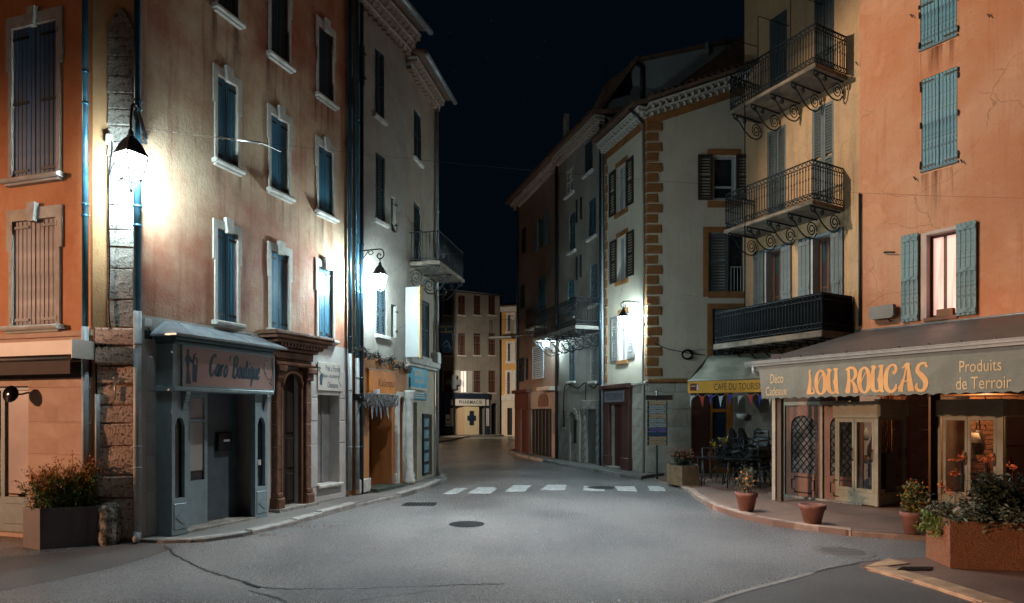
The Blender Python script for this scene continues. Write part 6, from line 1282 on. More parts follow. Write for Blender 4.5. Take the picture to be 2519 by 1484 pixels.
ART = {'L': (.62, [[(.34, 1., .1), (.24, .97, .07), (.28, .6, .13), (.22, .25, .2), (.16, .06, .22)], [(.02, .02, .06), (.2, .05, .12), (.45, .04, .09), (.56, .1, .07), (.5, .22, .05), (.44, .3, .04)]]),
 'O': (.72, [[(.36, 1., .08), (.14, .85, .14), (.05, .5, .2), (.12, .15, .16), (.36, .0, .09), (.58, .14, .17), (.66, .5, .21), (.56, .86, .14), (.36, 1., .08)], [(.12, .3, .04), (.3, .62, .04), (.58, .9, .05)]]),
 'U': (.78, [[(.0, .98, .07), (.18, 1., .09), (.3, .92, .09)], [(.16, .98, .12), (.1, .6, .19), (.12, .18, .2), (.34, .03, .1), (.54, .1, .08), (.5, .25, .05)], [(.44, .98, .09), (.62, 1., .1), (.76, .98, .06)], [(.62, .98, .12), (.58, .5, .2), (.62, .12, .19), (.72, .02, .09), (.78, .06, .05)], [(.58, .62, .07), (.42, .5, .05), (.5, .36, .05), (.58, .44, .05)]]),
 'R': (.74, [[(.18, .98, .12), (.2, .5, .15), (.12, .02, .24)], [(.0, .92, .07), (.2, 1., .1), (.5, .98, .12), (.62, .74, .16), (.44, .52, .09), (.24, .48, .06)], [(.36, .5, .08), (.54, .3, .15), (.62, .04, .24)], [(.02, .02, .06), (.26, .02, .06)], [(.48, .02, .06), (.76, .02, .06)]]),
 'C': (.7, [[(.62, .8, .14), (.56, .97, .1), (.36, 1., .09), (.14, .84, .14), (.05, .48, .2), (.12, .14, .17), (.36, .0, .12), (.58, .1, .13), (.64, .28, .06)], [(.62, .8, .12), (.5, .68, .1), (.46, .78, .05)]]),
 'A': (.84, [[(.3, .9, .06), (.42, 1., .1), (.6, .98, .1)], [(.42, .96, .06), (.3, .5, .08), (.1, .06, .2)], [(.5, .98, .1), (.58, .5, .17), (.66, .04, .24)], [(.14, .42, .05), (.3, .36, .06), (.56, .4, .05)], [(.0, .02, .06), (.26, .02, .06)], [(.54, .02, .06), (.82, .02, .06)], [(.2, .86, .05), (.3, .92, .07)]]),
 'S': (.62, [[(.58, .96, .1), (.4, 1., .09), (.18, .92, .12), (.12, .72, .16), (.34, .54, .2), (.54, .32, .2), (.48, .08, .15), (.26, .0, .11), (.06, .1, .12), (.1, .28, .06)], [(.5, 1., .08), (.6, .84, .1)]])}
tot = sum(ART[c][0] for c in 'LOUROUCAS')+.5+.04*7; x = 0; u0_, u1_ = up(1983), up(2284); su = (u1_-u0_)/tot; mb = MB()
za_, zb_ = vz(2130, 966), vz(2130, 903)
for c in 'LOU ROUCAS':
    if c == ' ': x += .42; continue
    strokes(mb, KF_, [[(px, py, w*.92) for px, py, w in l] for l in ART[c][1]], u0_+x*su, za_, su, zb_-za_, .001, 0, 6); x += ART[c][0]+.04
sag(mb.build('lettering', m_let, va))
for x, m, r_ in ((1906, mat('pale_post', (.40, .36, .29), (.34, .3, .25), sc=4, rough=.5), .04), (1920, mat('brown_post', (.10, .075, .055)), .045)):
    u = KF_.uv(x, 1100, -.3)[0]; MB().box(KF_, u-r_, u+r_, .1, zg_, -.3-r_, -.3+r_).build('canopy_post', m, CN)
MB().box(KF_, .3, KL, zg_-.14, zg_-.06, -.6, -.52).build('canopy_beam', iron, CN)
for u in (.4, 1.6, 2.9, 4.2): a = KF_.pt(u, zg_-.08, -.5); MB().tube([KF_.pt(u, zg_-.25, -.02), KF_.pt(u+.5, zg_-.45, -1.5)], .018, 5).build('awning_arm', iron, CN)
# gift shop front
SA, SB_, BC, BD = gp(1925, 1217, .1), gp(2054, 1232, .1), gp(2160, 1247, .1), Vector((8.32, 13.04, .1))
S1 = Fr(SA, SB_); B1 = Fr(SB_, BC); B1S = Fr(BC, BD); BE, BF = gp(2307, 1238, .1), gp(2467, 1252, .1); B2 = Fr(BE, BF); B2S = Fr(BF, (10.9, 12.9))
m_fr = mat('cream_green_frame', (.30, .285, .21), (.25, .24, .18), rough=.5, sc=5, bump=.1, grime=.25); m_pd = mat('faded_pink_door', (.22, .105, .07), (.16, .08, .055), rough=.55, sc=5, zs=.3, bump=.15, grime=.35)
GS = T('gift_shop', 'gift shop front with lattice doors and cream framed display windows under the grey canopy', 'shopfront', SB_)
zd = 2.12; lead = mat('lead_lattice', (.015, .014, .013), rough=.5)
def lattice_door(f, u0, u1, glassz=(.62, 1.90)):
    e = .12; um = (u0+u1)/2; hw = (u1-u0)/2-e; z0, z1 = glassz; d = MB(); zs_ = z1-hw*.75
    d.box(f, u0, u0+e, .12, zd, -.06, 0); d.box(f, u1-e, u1, .12, zd, -.06, 0); d.box(f, u0+e, u1-e, .12, z0, -.06, -.001)
    n = 10; arc = [(um-hw*math.cos(math.pi*k/n), zs_+hw*.75*math.sin(math.pi*k/n)) for k in range(n+1)]
    for a, b in zip(arc[:-1], arc[1:]): d.prism(f, [a, b, (b[0], zd), (a[0], zd)], -.06, -.001)
    dd = d.build('door', m_pd, GS)
    MB().prism(f, [(um-hw, z0), (um+hw, z0)]+arc[::-1], -.04, -.035).build('pane', mat('greyish_glass', (.16, .16, .155), (.05, .05, .05), rough=.1, sc=3.5), dd)
    la = MB(); k = 0
    for s in (1, -1):
        c = -3.0
        while c < 3.0:
            pts = []
            for i in range(41):
                x = -hw+2*hw*i/40; z = z0+.6+s*x*1.25+c
                top = zs_+hw*.75*math.sqrt(max(0, 1-(x/hw)**2))
                if z0 <= z <= top: pts.append((um+x, z))
            if len(pts) > 1: la.tube([f.pt(*pts[0], -.025), f.pt(*pts[-1], -.025)], .009, 4)
            c += .175
    la.build('lattice', lead, dd)
    pw = hw*.95; c_ = .07; q = [(um-pw+c_, .2), (um+pw-c_, .2), (um+pw-c_, .26), (um+pw, .26), (um+pw, .48), (um+pw-c_, .48), (um+pw-c_, .54), (um-pw+c_, .54), (um-pw+c_, .48), (um-pw, .48), (um-pw, .26), (um-pw+c_, .26)]
    mo = MB(True); mo.tube([f.pt(*p, .005) for p in q+q[:1]], .013, 5); mo.build('panel_moulding', lead, dd)
L1 = S1.L; a, b = S1.uv(1934, 1)[0], S1.uv(2018, 1)[0]
lattice_door(S1, a, b); lattice_door(S1, S1.uv(2028, 1)[0], S1.uv(2028, 1)[0]+(b-a))
fm = MB(); fm.box(S1, a-.1, a-.02, .1, zd+.06, -.06, .03); fm.box(S1, b+.015, b+.06, .1, zd+.06, -.06, .03); fm.box(S1, a-.1, L1+.3, zd+.0, zd+.08, -.06, .035); fm.build('door_frame', m_fr, GS)
MB().box(S1, -.3, L1+.6, .06, .12, -.3, .1).build('door_step', stone_g, GS); MB().box(S1, -.3, L1, zd+.08, 3.3, -.1, -.01).build('fascia', mat('brown_fascia', (.10, .06, .045)), GS); MB().box(S1, -.3, L1, .1, 3.2, -1.0, -.95).build('back_wall', dark, GS)
m_wood = mat('warm_wood', (.30, .13, .05), (.22, .09, .035), rough=.6, sc=5, zs=.3); m_brick = mat('warm_brick', (.36, .16, .085), (.28, .115, .06), rough=.8, sc=6, bump=.4)
def bay(f, u0, u1, panes, zb=.42, zt=1.76, door=True):
    d = MB(); d.cbox(f, u0, u1, .1, zb-.07, -.06, 0, .01); d.cbox(f, u0-.03, u1+.03, zt+.08, zt+.42, -.06, .05, .02)
    for a, b in ((u0, u0+.05), (u1-.12, u1)): d.box(f, a, b, zb-.07, zt+.08, -.06, -.002)
    d.build('display_frame', m_fr, GS)
    for a, b in panes:
        s = MB()
        for p, q in ((a, a+.045), (b-.045, b)): s.box(f, p, q, zb-.068, zt+.078, -.05, .004)
        s.box(f, a+.045, b-.045, zb-.068, zb, -.05, .003); s.box(f, a+.045, b-.045, zt, zt+.078, -.05, .003)
        sd = s.build('sliding_door', m_fr, GS); MB().box(f, a+.045, b-.045, zb, zt, -.028, -.024).build('pane', glass_c, sd)
        MB(True).tube([f.pt(b-.03, zb+.55, .01), f.pt(b-.03, zb+.6, .04), f.pt(b-.03, zb+.75, .04), f.pt(b-.03, zb+.8, .01)], .009, 6).build('handle', iron, sd)
ux = [B1.uv(x, 1)[0] for x in (2054, 2060, 2100, 2150, 2160)]
bay(B1, 0, B1.L, ((ux[1], ux[2]+.01), (ux[2]+.02, ux[3])))
ls = B1S.L; bay(B1S, 0, ls, ((.08, ls-.12),), .42, 1.80)
bay(B2, 0, B2.L, ((.09, B2.L*.47), (B2.L*.475, B2.L-.1)), .36, 1.80); bay(B2S, 0, B2S.L, ((.12, B2S.L-.1),), .36, 1.8)
MB().slab([B1.pt(0, 0, -.05)[:2], B1.pt(B1.L, 0, -.03)[:2], B1S.pt(ls, 0, -.05)[:2], B1.pt(0, 0, -1.6)[:2]], .3, .36).build('display_floor', m_wood, GS)
MB().slab([B2.pt(0, 0, -.05)[:2], B2.pt(B2.L, 0, -.03)[:2], B2S.pt(B2S.L, 0, -.05)[:2], B2.pt(0, 0, -1.8)[:2]], .26, .32).build('display_floor', m_wood, GS)
def bricks(f, u0, u1, z0, z1, w, bl=.30, bh=.105):
    MB().box(f, u0, u1, z0, z1, w-.06, w-.02).build('back_wall', mat('dark_mortar', (.06, .035, .025)), GS); first = None; r = 0; z = z0
    while z < z1-.02:
        u = u0-(bl/2 if r % 2 else 0)
        while u < u1:
            a, b = max(u, u0), min(u+bl, u1)
            if b-a > .06:
                if abs(b-a-bl) < 1e-6 and first is not None: clone(first, f.pt(a, z, RND.uniform(-.006, .006))-fp)
                else:
                    o = MB().cbox(f, a+.006, b-.006, z+.006, z+bh-.006, w-.02, w, .01).build('brick', m_brick, GS)
                    if abs(b-a-bl) < 1e-6: first, fp = o, f.pt(a, z)
            u += bl
        z += bh; r += 1
IB = Fr(B1.pt(.2, 0, -1.25)[:2], d=(.80, .60)); bricks(IB, .0, 2.0, .36, 2.3, 0)
IB2 = Fr(B2.pt(.0, 0, -1.1)[:2], d=(.78, -.20)); bricks(IB2, .35, 2.7, .32, 2.3, 0)
MB().slab([SB_[:2], BC[:2], BD[:2], B1.pt(0, 0, -2.2)[:2]], 2.32, 2.4).build('shop_ceiling', m_wood, GS); MB().slab([BE[:2], BF[:2], (10.9, 12.9), (9.4, 14.2)], 2.32, 2.4).build('shop_ceiling', m_wood, GS)
def bulb(p, w, label):
    t = T('ceiling_lamp', label, 'lamp', p); MB(True).lathe(p, [(.05, .06), (.07, .02), (.05, -.02), (0, -.035)], 12).build('lamp_globe', mat('lamp_globe', (.8, .7, .5), emit=(1, .7, .4), es=2.0), t)
    MB().tube([p+Vector((0, 0, .05)), p+Vector((0, 0, .16))], .01, 5).build('cord', iron, t); L_ = bpy.data.lights.new('bulb', 'POINT'); L_.energy = w; L_.color = (1, .62, .32); L_.shadow_soft_size = .06
    o = bpy.data.objects.new('bulb', L_); COL.objects.link(o); o.parent = t; o.location = (0, 0, -.1)
bulb(B1.pt(.75, 2.15, -.6), 34, 'small warm ceiling lamp inside the left display window of the gift shop'); bulb(B2.pt(.7, 2.15, -.5), 46, 'small warm ceiling lamp inside the right display window of the gift shop')
# pillar and dark corrugated shutter
PL = T('pink_stone_pillar', 'pinkish weathered pillar between the two display windows of the gift shop', 'pillar', (8.45, 13.0, .1)); pf = Fr((8.36, 12.98), d=(.9, -.12))
for k in range(6): MB().cbox(pf, 0, .36, .1+k*.5, .1+(k+1)*.5-.006, -.4, 0, .015, .004).build('stone', mat('pink_stone', (.34, .17, .125), (.24, .12, .09), sc=5, bump=.6, bsc=30, grime=.5), PL)
cs_ = T('corrugated_shutter', 'dark brown corrugated panel beside the pink stone pillar', 'shutter', (8.9, 12.95, .1)); cf = Fr(pf.pt(.37, 0, -.02)[:2], BE[:2]); n = 7
for k in range(n): MB(True).tube([cf.pt(cf.L*(k+.5)/n, .1, -.05), cf.pt(cf.L*(k+.5)/n, 3.0, -.05)], cf.L/n*.48, 8).build('rib', mat('dark_brown_metal', (.04, .022, .016), rough=.5), cs_)
# goods in the windows
def thing1(nm, lab, cat, m, mb, grp=None): return tag(mb.build(nm, m), lab, cat, grp)
sf = T('display_shelf', 'dark shelf unit with small goods inside the left display window', 'shelf', B1.pt(.7, .36, -.5))
for z in (.36, .75, 1.12): MB().box(B1, .5, .9, z, z+.03, -.65, -.3).build('shelf_board', m_drk, sf)
for a in (.5, .87): MB().box(B1, a, a+.03, .36, 1.15, -.62, -.33).build('shelf_side', m_drk, sf)
def jar(p, r, h, m, lab, cat='jar', grp='small goods in the shop windows'):
    t = T('jar', lab, cat, p, grp); MB(True).lathe(p, [(r*.8, 0), (r, h*.1), (r, h*.75), (r*.6, h*.85), (r*.6, h)], 12).build('body', m, t); MB(True).lathe(p, [(r*.65, h), (r*.65, h*1.12), (0, h*1.14)], 12).build('lid', m_drk, t)
m_am = mat('amber_jar', (.35, .15, .03), rough=.2); m_wh2 = mat('white_china', (.6, .56, .5), rough=.3)
jar(B1.pt(.6, 1.15, -.45), .06, .18, m_am, 'amber glass jar on the top shelf of the left display window'); jar(B1.pt(.78, 1.15, -.42), .05, .12, m_wh2, 'white china jar on the top shelf of the left display window')
jar(B1.pt(.68, .78, -.42), .07, .14, m_wh2, 'white china jar on the middle shelf of the left display window'); jar(B1S.pt(.35, .95, -.35), .07, .12, m_am, 'amber bowl jar on the black stand behind the side pane')
st_ = T('plant_stand', 'black wire stand behind the side pane of the left display window', 'stand', B1S.pt(.35, .36, -.35))
MB().box(B1S, .2, .5, .92, .945, -.5, -.2).build('stand_top', iron, st_)
for a in (.21, .47):
    for w_ in (-.48, -.22): MB().box(B1S, a, a+.02, .36, .92, w_-.01, w_+.01).build('leg', iron, st_)
bk = MB(); 
for k in range(16): g = k*math.pi/8; bk.tube([B1.pt(.22, .36, -.35)+Vector((.07*math.cos(g), .07*math.sin(g), 0)), B1.pt(.22, .62, -.35)+Vector((.1*math.cos(g+.3), .1*math.sin(g+.3), 0))], .007, 4)
thing1('wicker_basket', 'open wicker basket at the bottom of the left display window', 'basket', mat('wicker', (.28, .2, .12), rough=.8), bk)
cl = MB(True); vs = [B1.pt(.44+.4*i/8, .38+.30*math.sin(math.pi*(i/8)*.6+.3)*(1-j/6*.9), -.22-.2*j/6+.03*math.sin(i*1.3)) for i in range(9) for j in range(7)]; cl.add(vs, [(i*7+j, i*7+j+1, (i+1)*7+j+1, (i+1)*7+j) for i in range(8) for j in range(6)])
thing1('white_cloth', 'folded white cloth lying low in the left display window', 'cloth', mat('linen', (.42, .42, .41), rough=.9), cl)
def bag(f, u, z, w_, sx, sz, m, lab):
    t = T('hanging_bag', lab, 'bag', f.pt(u, z, w_), 'bags hanging in the shop windows'); b = MB(True); n = 12
    for j in range(7):
        tt = j/6; rx = sx*(.55+.5*math.sin(math.pi*(.15+.8*tt))); ry = rx*.45
        b.v += [f.pt(u+rx*math.cos(2*math.pi*i/n), z+sz*tt, w_+ry*math.sin(2*math.pi*i/n)) for i in range(n)]
    b.f += [(j*n+i, j*n+(i+1) % n, (j+1)*n+(i+1) % n, (j+1)*n+i) for j in range(6) for i in range(n)]+[tuple(range(n))[::-1], tuple(range(6*n, 7*n))]
    b.build('bag_body', m, t); MB(True).tube([f.pt(u-sx*.5, z+sz, w_), f.pt(u-sx*.3, z+sz*1.5, w_), f.pt(u+sx*.3, z+sz*1.5, w_), f.pt(u+sx*.5, z+sz, w_)], .012, 6).build('handle', m, t)
bag(B1S, .55, 1.38, -.5, .2, .26, mat('pale_cloth', (.42, .44, .46), rough=.8), 'pale grey cloth bag hanging behind the side pane of the left display'); bag(B1S, .9, .98, -.45, .2, .35, mat('charcoal_cloth', (.03, .033, .04), rough=.8), 'charcoal bag hanging under the pale one behind the side pane')
bag(B2, .95, .55, -.5, .24, .55, mat('rust_cloth', (.25, .08, .03), rough=.8), 'rust red bag in the right display window behind the flowers'); bag(B2S, .6, 1.1, -.6, .2, .5, mat('dark_brown_leather', (.05, .025, .015), rough=.5), 'dark brown leather bag hanging at the far right of the shop window')
tl = T('table_lamp', 'unlit table lamp with pale shade on a dark stand in the right display window', 'table lamp', B2.pt(.52, .98, -.5)); q = B2.pt(.52, .98, -.5)
MB(True).lathe(q, [(.13, .36), (.07, .56)], 16).build('lamp_shade', mat('linen_shade', (.55, .42, .30), rough=.8), tl); MB(True).lathe(q, [(.07, 0), (.06, .03), (.02, .06), (.035, .2), (.015, .34)], 12).build('lamp_base', m_drk, tl)
sf = T('display_stand', 'dark wooden stand under the table lamp in the right display window', 'shelf', B2.pt(.52, .32, -.5)); MB().box(B2, .3, .75, .95, .98, -.7, -.32).build('stand_top', m_drk, sf)
for a in (.3, .72): MB().box(B2, a, a+.03, .32, .95, -.68, -.34).build('stand_side', m_drk, sf)
jar(B2.pt(.37, .98, -.4), .04, .22, m_am, 'tall amber jar beside the table lamp in the right display window'); jar(B2.pt(1.0, 1.3, -.85), .08, .2, m_am, 'amber jar high on the wall board of the right display window')
wb = T('wall_shelf', 'wooden wall board carrying a jar in the right display window', 'shelf', B2.pt(1., 1.26, -.85)); MB().box(B2, .75, 1.3, 1.265, 1.3, -1.0, -.72).build('shelf_board', m_wood, wb)
# ================================================================ cafe
m_cbr = mat('brown_red_panel', (.075, .028, .02), (.055, .022, .016), rough=.5, sc=3); m_orw = mat('orange_wood', (.30, .105, .015), (.24, .085, .012), rough=.45, sc=5, zs=.3)
CA_ = Fr((4.95, 17.4), d=(.861, -.508)); CL = 3.0; zt_, zf_, zv_ = 3.72, 2.87, 2.52
cs_ = T('cafe_shopfront', 'cafe front with brown red panel and orange wooden window frame', 'shopfront', WR.pt(2.1, .1, 0))
r = WR.rect(1699, 1744, 960, 1168); MB().cbox(WR, r[0], r[1], .1, r[3], .002, .06, .015).build('panel', m_cbr, cs_)
a, b, z0, z1 = cdo; fm = MB()
for p, q in ((a, a+.06), (b-.15, b)): fm.box(WR, p, q, .1, z1, -.12, .03)
fm.box(WR, a+.06, b-.15, 2.0, 2.1, -.12, .028); fm.box(WR, a+.06, b-.15, z1-.08, z1, -.12, .028); fm.box(WR, a+.06, b-.15, .1, .7, -.12, -.02); fr = fm.build('window_frame', m_orw, cs_)
for p, q in ((.7, 2.0), (2.1, z1-.08)): MB().box(WR, a+.06, b-.15, p, q, -.09, -.08).build('pane', mat('night_blue_glass', (.012, .03, .06), rough=.08, spec=.6), fr)
nt = MB().box(WR, a+.3, a+.62, .95, 1.2, -.075, -.07).build('notice', mat('pale_notice', (.2, .33, .33)), cs_); mb = MB()
for k in range(4): mb.box(WR, a+.34, a+.58-.03*(k % 2), .99+k*.05, 1.005+k*.05, -.069, -.067)
mb.build('print_line', navy, nt, kind='stuff')
blocks(WR, cs_, b+.03, b+.62, [.1, .6, 1.1, 1.55, 2.0, 2.45], mat('dark_cafe_stone', ()), .02, .012, j=.004); MB().cbox(WR, b+.64, b+1.2, .1, 2.5, .001, .05, .01).build('panel', m_orw, cs_)
bl = T('bowl_wall_lamp', 'unlit white half bowl wall lamp under the yellow cafe awning', 'lamp', WR.pt(b+.24, 1.86, .2)); MB(True).lathe(WR.pt(b+.24, 1.78, .2), [(.0, 0), (.09, .015), (.15, .08), (.17, .17), (.16, .17), (.13, .08), (0, .03)], 16).build('lamp_bowl', mat('white_glass', (.6, .6, .58), rough=.3), bl)
r = WR.rect(1862, 1883, 1009, 1039); ov = T('oval_sign', 'yellow oval enamel sign with a small red and green picture on the cafe wall', 'sign', WR.pt((r[0]+r[1])/2, r[2], .06)); u, z = (r[0]+r[1])/2, (r[2]+r[3])/2; hu, hz = (r[1]-r[0])/2, (r[3]-r[2])/2
MB().prism(WR, [(u+hu*math.cos(k*.3142), z+hz*math.sin(k*.3142)) for k in range(20)], .055, .075).build('sign_board', mat('yellow_enamel', (.55, .32, .03), rough=.35), ov)
for m, (du, dz, s) in ((mat('red_paint', (.35, .03, .02)), (.2, -.3, .28)), (mat('green_paint', (.04, .12, .04)), (-.25, -.2, .26)), (mat('white_sign', ()), (0, .1, .2))): MB().prism(WR, [(u+hu*(du+s*math.cos(k*.785)), z+hz*(dz+s*math.sin(k*.785))) for k in range(8)], .076, .079).build('picture', m, ov)
AWN = T('cafe_awning', 'sloping grey canvas cafe awning with yellow lettered valance', 'awning', CA_.pt(1, 2.6))
m_ac = mat('grey_olive_canvas', (.23, .215, .16), (.16, .15, .115), rough=.8, sc=2, streak=(.11, .10, .08), sk=.6, bump=.2, bsc=120)
mb = MB(True); nu, nw = 60, 10; vs = []
for i in range(nu+1):
    u = CL*i/nu
    for j in range(nw+1):
        t = j/nw; vs.append(CA_.pt(u+.12*t, zf_+(zt_-zf_)*t-.05*math.sin(math.pi*t)+.018*math.sin(u*10+3*t+1.5*math.sin(u*4))*math.sin(math.pi*min(1, t*1.2)), -1.9*t))
mb.add(vs, [(i*(nw+1)+j, (i+1)*(nw+1)+j, (i+1)*(nw+1)+j+1, i*(nw+1)+j+1) for i in range(nu) for j in range(nw)]); mb.build('awning_canvas', m_ac, AWN)
vl = MB().box(CA_, 0, CL, zv_, zf_, .0, .012).build('valance', mat('yellow_valance', (.78, .40, .05), (.70, .35, .04), rough=.7, sc=3, grime=.15), AWN)
MB(True).tube([CA_.pt(0, zf_, .0), CA_.pt(CL, zf_, .0)], .028, 8).build('front_bar', m_ac, AWN)
MB().quad(CA_.pt(0, zf_, 0), CA_.pt(.12, zt_, -1.9), CA_.pt(.1, zt_-.35, -1.85), CA_.pt(0, zv_, 0)).build('side_flap', m_ac, AWN)
cu = lambda x: CA_.uv(x, 950, .0)[0]
MB().flat(CA_, *text('CAFÉ DU TOURISME', 1.0, .0), cu(1757), cu(1757)+(cu(1872)-cu(1757))*1.10, zv_+.07, zv_+.07+.23, .0145, .0).build('lettering', mat('dark_print', (.025, .028, .035)), vl)
lg = MB().box(CA_, cu(1698), cu(1719), zv_+.07, zf_-.08, .0125, .0145).build('printed_label', mat('wine_red_print', (.16, .02, .02)), vl); MB().box(CA_, cu(1700), cu(1711), zv_+.19, zv_+.205, .0146, .0155).build('print_line', mat('white_sign', ()), lg)
MB().prism(CA_, [(cu(1714), zv_+.08), (cu(1718.5), zv_+.08), (cu(1718.5), zv_+.2), (cu(1717), zv_+.27), (cu(1715.5), zv_+.27), (cu(1714), zv_+.2)], .0146, .0156).build('bottle_print', mat('white_sign', ()), lg)
bu_ = T('bunting', 'string of white red and blue pennants under the yellow cafe valance', 'bunting', CA_.pt(1, 2.2)); pts = []
n = 9; q = []
for k in range(n*5+1):
    f = k/5; q.append(CA_.pt(.02+f*(2.3/n), zv_-.02-.10*abs(math.sin(math.pi*f/1)), .03))
MB().tube(q, .006, 4).build('string', mat('white_sign', ()), bu_)
for k in range(9):
    m = [mat('flag_white', (.45, .45, .44)), mat('flag_red', (.42, .05, .035)), mat('flag_blue', (.025, .045, .32)), mat('flag_white', ()), mat('flag_blue', ())][k % 5]; u = .14+k*.255; z = zv_-.07-.03*(k % 2)
    d = RND.uniform(-.07, .03); MB().add([CA_.pt(u-.06, z, .03), CA_.pt(u+.07, z+.02, .04), CA_.pt(u+d+.03, z-.15, .06), CA_.pt(u+d, z-.30, .02+RND.uniform(-.03, .04))], [(0, 1, 2), (0, 2, 3)]).build('pennant', m, bu_)
for u in (.3, 2.2): MB().tube([CA_.pt(u, zf_-.05, -.05), CA_.pt(u+.1, zf_-.1, -.9), CA_.pt(u+.2, zt_-.5, -1.85)], .02, 6).build('awning_arm', iron, AWN)
# cafe chairs, stacked
black_w = mat('black_wicker', (.014, .015, .017), (.022, .023, .026), rough=.28, sc=30, bump=.3, bsc=90); alu = mat('dark_metal', (.045, .05, .055), rough=.3, metal=.6)
I = Fr((0, 0), d=(1, 0))                                   # chair faces -y, i.e. towards +w
def make_chair(kind):
    t = T('cafe_chair', 'chair', 'chair', (0, 0, 0)); o = lambda *p: Vector(p)
    MB().cbox(I, -.21, .21, .43, .46, -.2, .22, .012).build('seat', black_w, t)
    for x in (-.2, .2):
        MB(True).tube([o(x, -.2, .66), o(x, -.21, .45), o(x*1.08, -.235, 0)], .013, 6).build('leg', alu, t); MB(True).tube([o(x, .2, .45), o(x*1.08, .26, 0)], .013, 6).build('leg', alu, t)
    if kind == 'oval':
        b = MB(True); vs = []; n = 20
        for k in range(n):
            g = 2*math.pi*k/n; vs.append(o(.19*math.cos(g), .26+.07*(math.sin(g)+1), .70+.22*math.sin(g)))
        b.add(vs+[o(v.x, v.y+.03, v.z) for v in vs], [tuple(range(n)), tuple(range(n, 2*n))]+[(k, (k+1) % n, n+(k+1) % n, n+k) for k in range(n)]); b.build('backrest', mat('gloss_black_back', (.03, .036, .038), rough=.12), t)
        MB(True).tube([o(.205*math.cos(2*math.pi*k/20), .275+.075*(math.sin(2*math.pi*k/20)+1), .70+.235*math.sin(2*math.pi*k/20)) for k in range(21)], .014, 6).build('back_frame', alu, t)
    else:
        for x in (-.2, .2): MB(True).tube([o(x, .2, .45), o(x, .25, .65), o(x*.96, .31, .92)], .014, 6).build('back_post', alu, t)
        for z, y in ((.56, .235), (.67, .26), (.78, .285), (.89, .31)): MB().add([o(-.2, y-.01, z-.03), o(.2, y-.01, z-.03), o(.2, y+.01, z+.03), o(-.2, y+.01, z+.03), o(-.2, y+.006, z-.033), o(.2, y+.006, z-.033), o(.2, y+.026, z+.027), o(-.2, y+.026, z+.027)], [(0, 1, 2, 3), (4, 5, 6, 7), (0, 1, 5, 4), (2, 3, 7, 6)]).build('back_slat', black_w, t)
    for x in (-.21, .21): MB(True).tube([o(x, .25, .66), o(x*1.05, 0, .67), o(x, -.2, .66)], .014, 6).build('armrest', black_w, t)
    return t
ch_o, ch_l = make_chair('oval'), make_chair('ladder'); used = set()
def stack(px, Y, k, kind, rz, dz, base, lab, z=.1):
    for i in range(k):
        src = ch_o if kind == 'oval' else ch_l
        l = lab % ('lowest in', 'second from the bottom of', 'third from the bottom of', 'fourth from the bottom of', 'fifth from the bottom of')[i] if i < k-1 else lab % 'topmost of'
        x = (px-CX)/F*Y; loc = (x, Y, z+i*dz); c, s = math.cos(rz), math.sin(rz); loc = (x+.03*i*s, Y-.03*i*c, z+i*dz)
        if kind in used: copy_tree(src, None, l, loc, rz+RND.uniform(-.03, .03))
        else: used.add(kind); src.location = loc; src.rotation_euler = (0, 0, rz); src['label'] = l
ch_o['group'] = 'stacked black oval backed cafe chairs'; ch_l['group'] = 'stacked black slat backed cafe chairs'
stack(1793, 16.5, 2, 'ladder', .9, .16, 0, 'black slat backed chair, %s the short stack by the table corner'); stack(1812, 16.3, 2, 'ladder', .9, .16, 0, 'black slat backed chair, %s the short stack before the oval backs')
stack(1826, 16.9, 4, 'oval', .75, .17, 0, 'black oval backed chair, %s the stack by the orange window frame'); stack(1850, 16.7, 4, 'oval', .7, .17, 0, 'black oval backed chair, %s the stack in the middle')
stack(1862, 15.6, 4, 'ladder', -.9, .17, 0, 'black slat backed chair, %s the tall stack nearest the canopy post'); stack(1893, 16.2, 4, 'oval', .6, .17, 0, 'black oval backed chair, %s the stack behind the canopy post')
def table(px, Y, sx, sy, rz, lab):
    x = (px-CX)/F*Y; f = Fr((x, Y), d=(math.cos(rz), math.sin(rz))); t = T('cafe_table', lab, 'table', (x, Y, .1), 'black cafe tables')
    MB().cbox(f, -sx, sx, .80, .83, -sy, sy, .01).build('tabletop', mat('black_table', (.02, .022, .024), rough=.22, sc=9), t)
    for a in (-sx+.06, sx-.06):
        for b in (-sy+.05, sy-.05): MB(True).tube([f.pt(a, .8, b), f.pt(a*1.08, .1, b*1.08)], .016, 6).build('leg', alu, t)
        MB(True).tube([f.pt(a, .15, -sy+.05), f.pt(-a*.2, .78, sy-.05)], .012, 6).build('brace', alu, t)
    return t
table(1768, 16.0, .52, .36, -.12, 'long black table with folded legs at the left end of the cafe terrace'); table(1823, 15.5, .42, .34, -.15, 'black table standing before the stacked chairs of the cafe')
table(1868, 16.4, .34, .34, .1, 'black table half hidden behind the stacked chairs next to the canopy post')
rl_ = T('terrace_frame', 'thin grey metal frame leaning at the left end of the cafe tables', 'frame', gp(1732, 1192, .1)); p = gp(1733, 1193, .1); MB(True).tube([p, p+Vector((-.05, .05, .95)), p+Vector((.55, .3, .95)), p+Vector((.62, .35, .1))], .016, 7).tube([p+Vector((0, .0, .12)), p+Vector((.6, .33, .72))], .012, 6).build('tube_frame', mat('grey_tube', (.16, .18, .19), rough=.3, metal=.6), rl_)
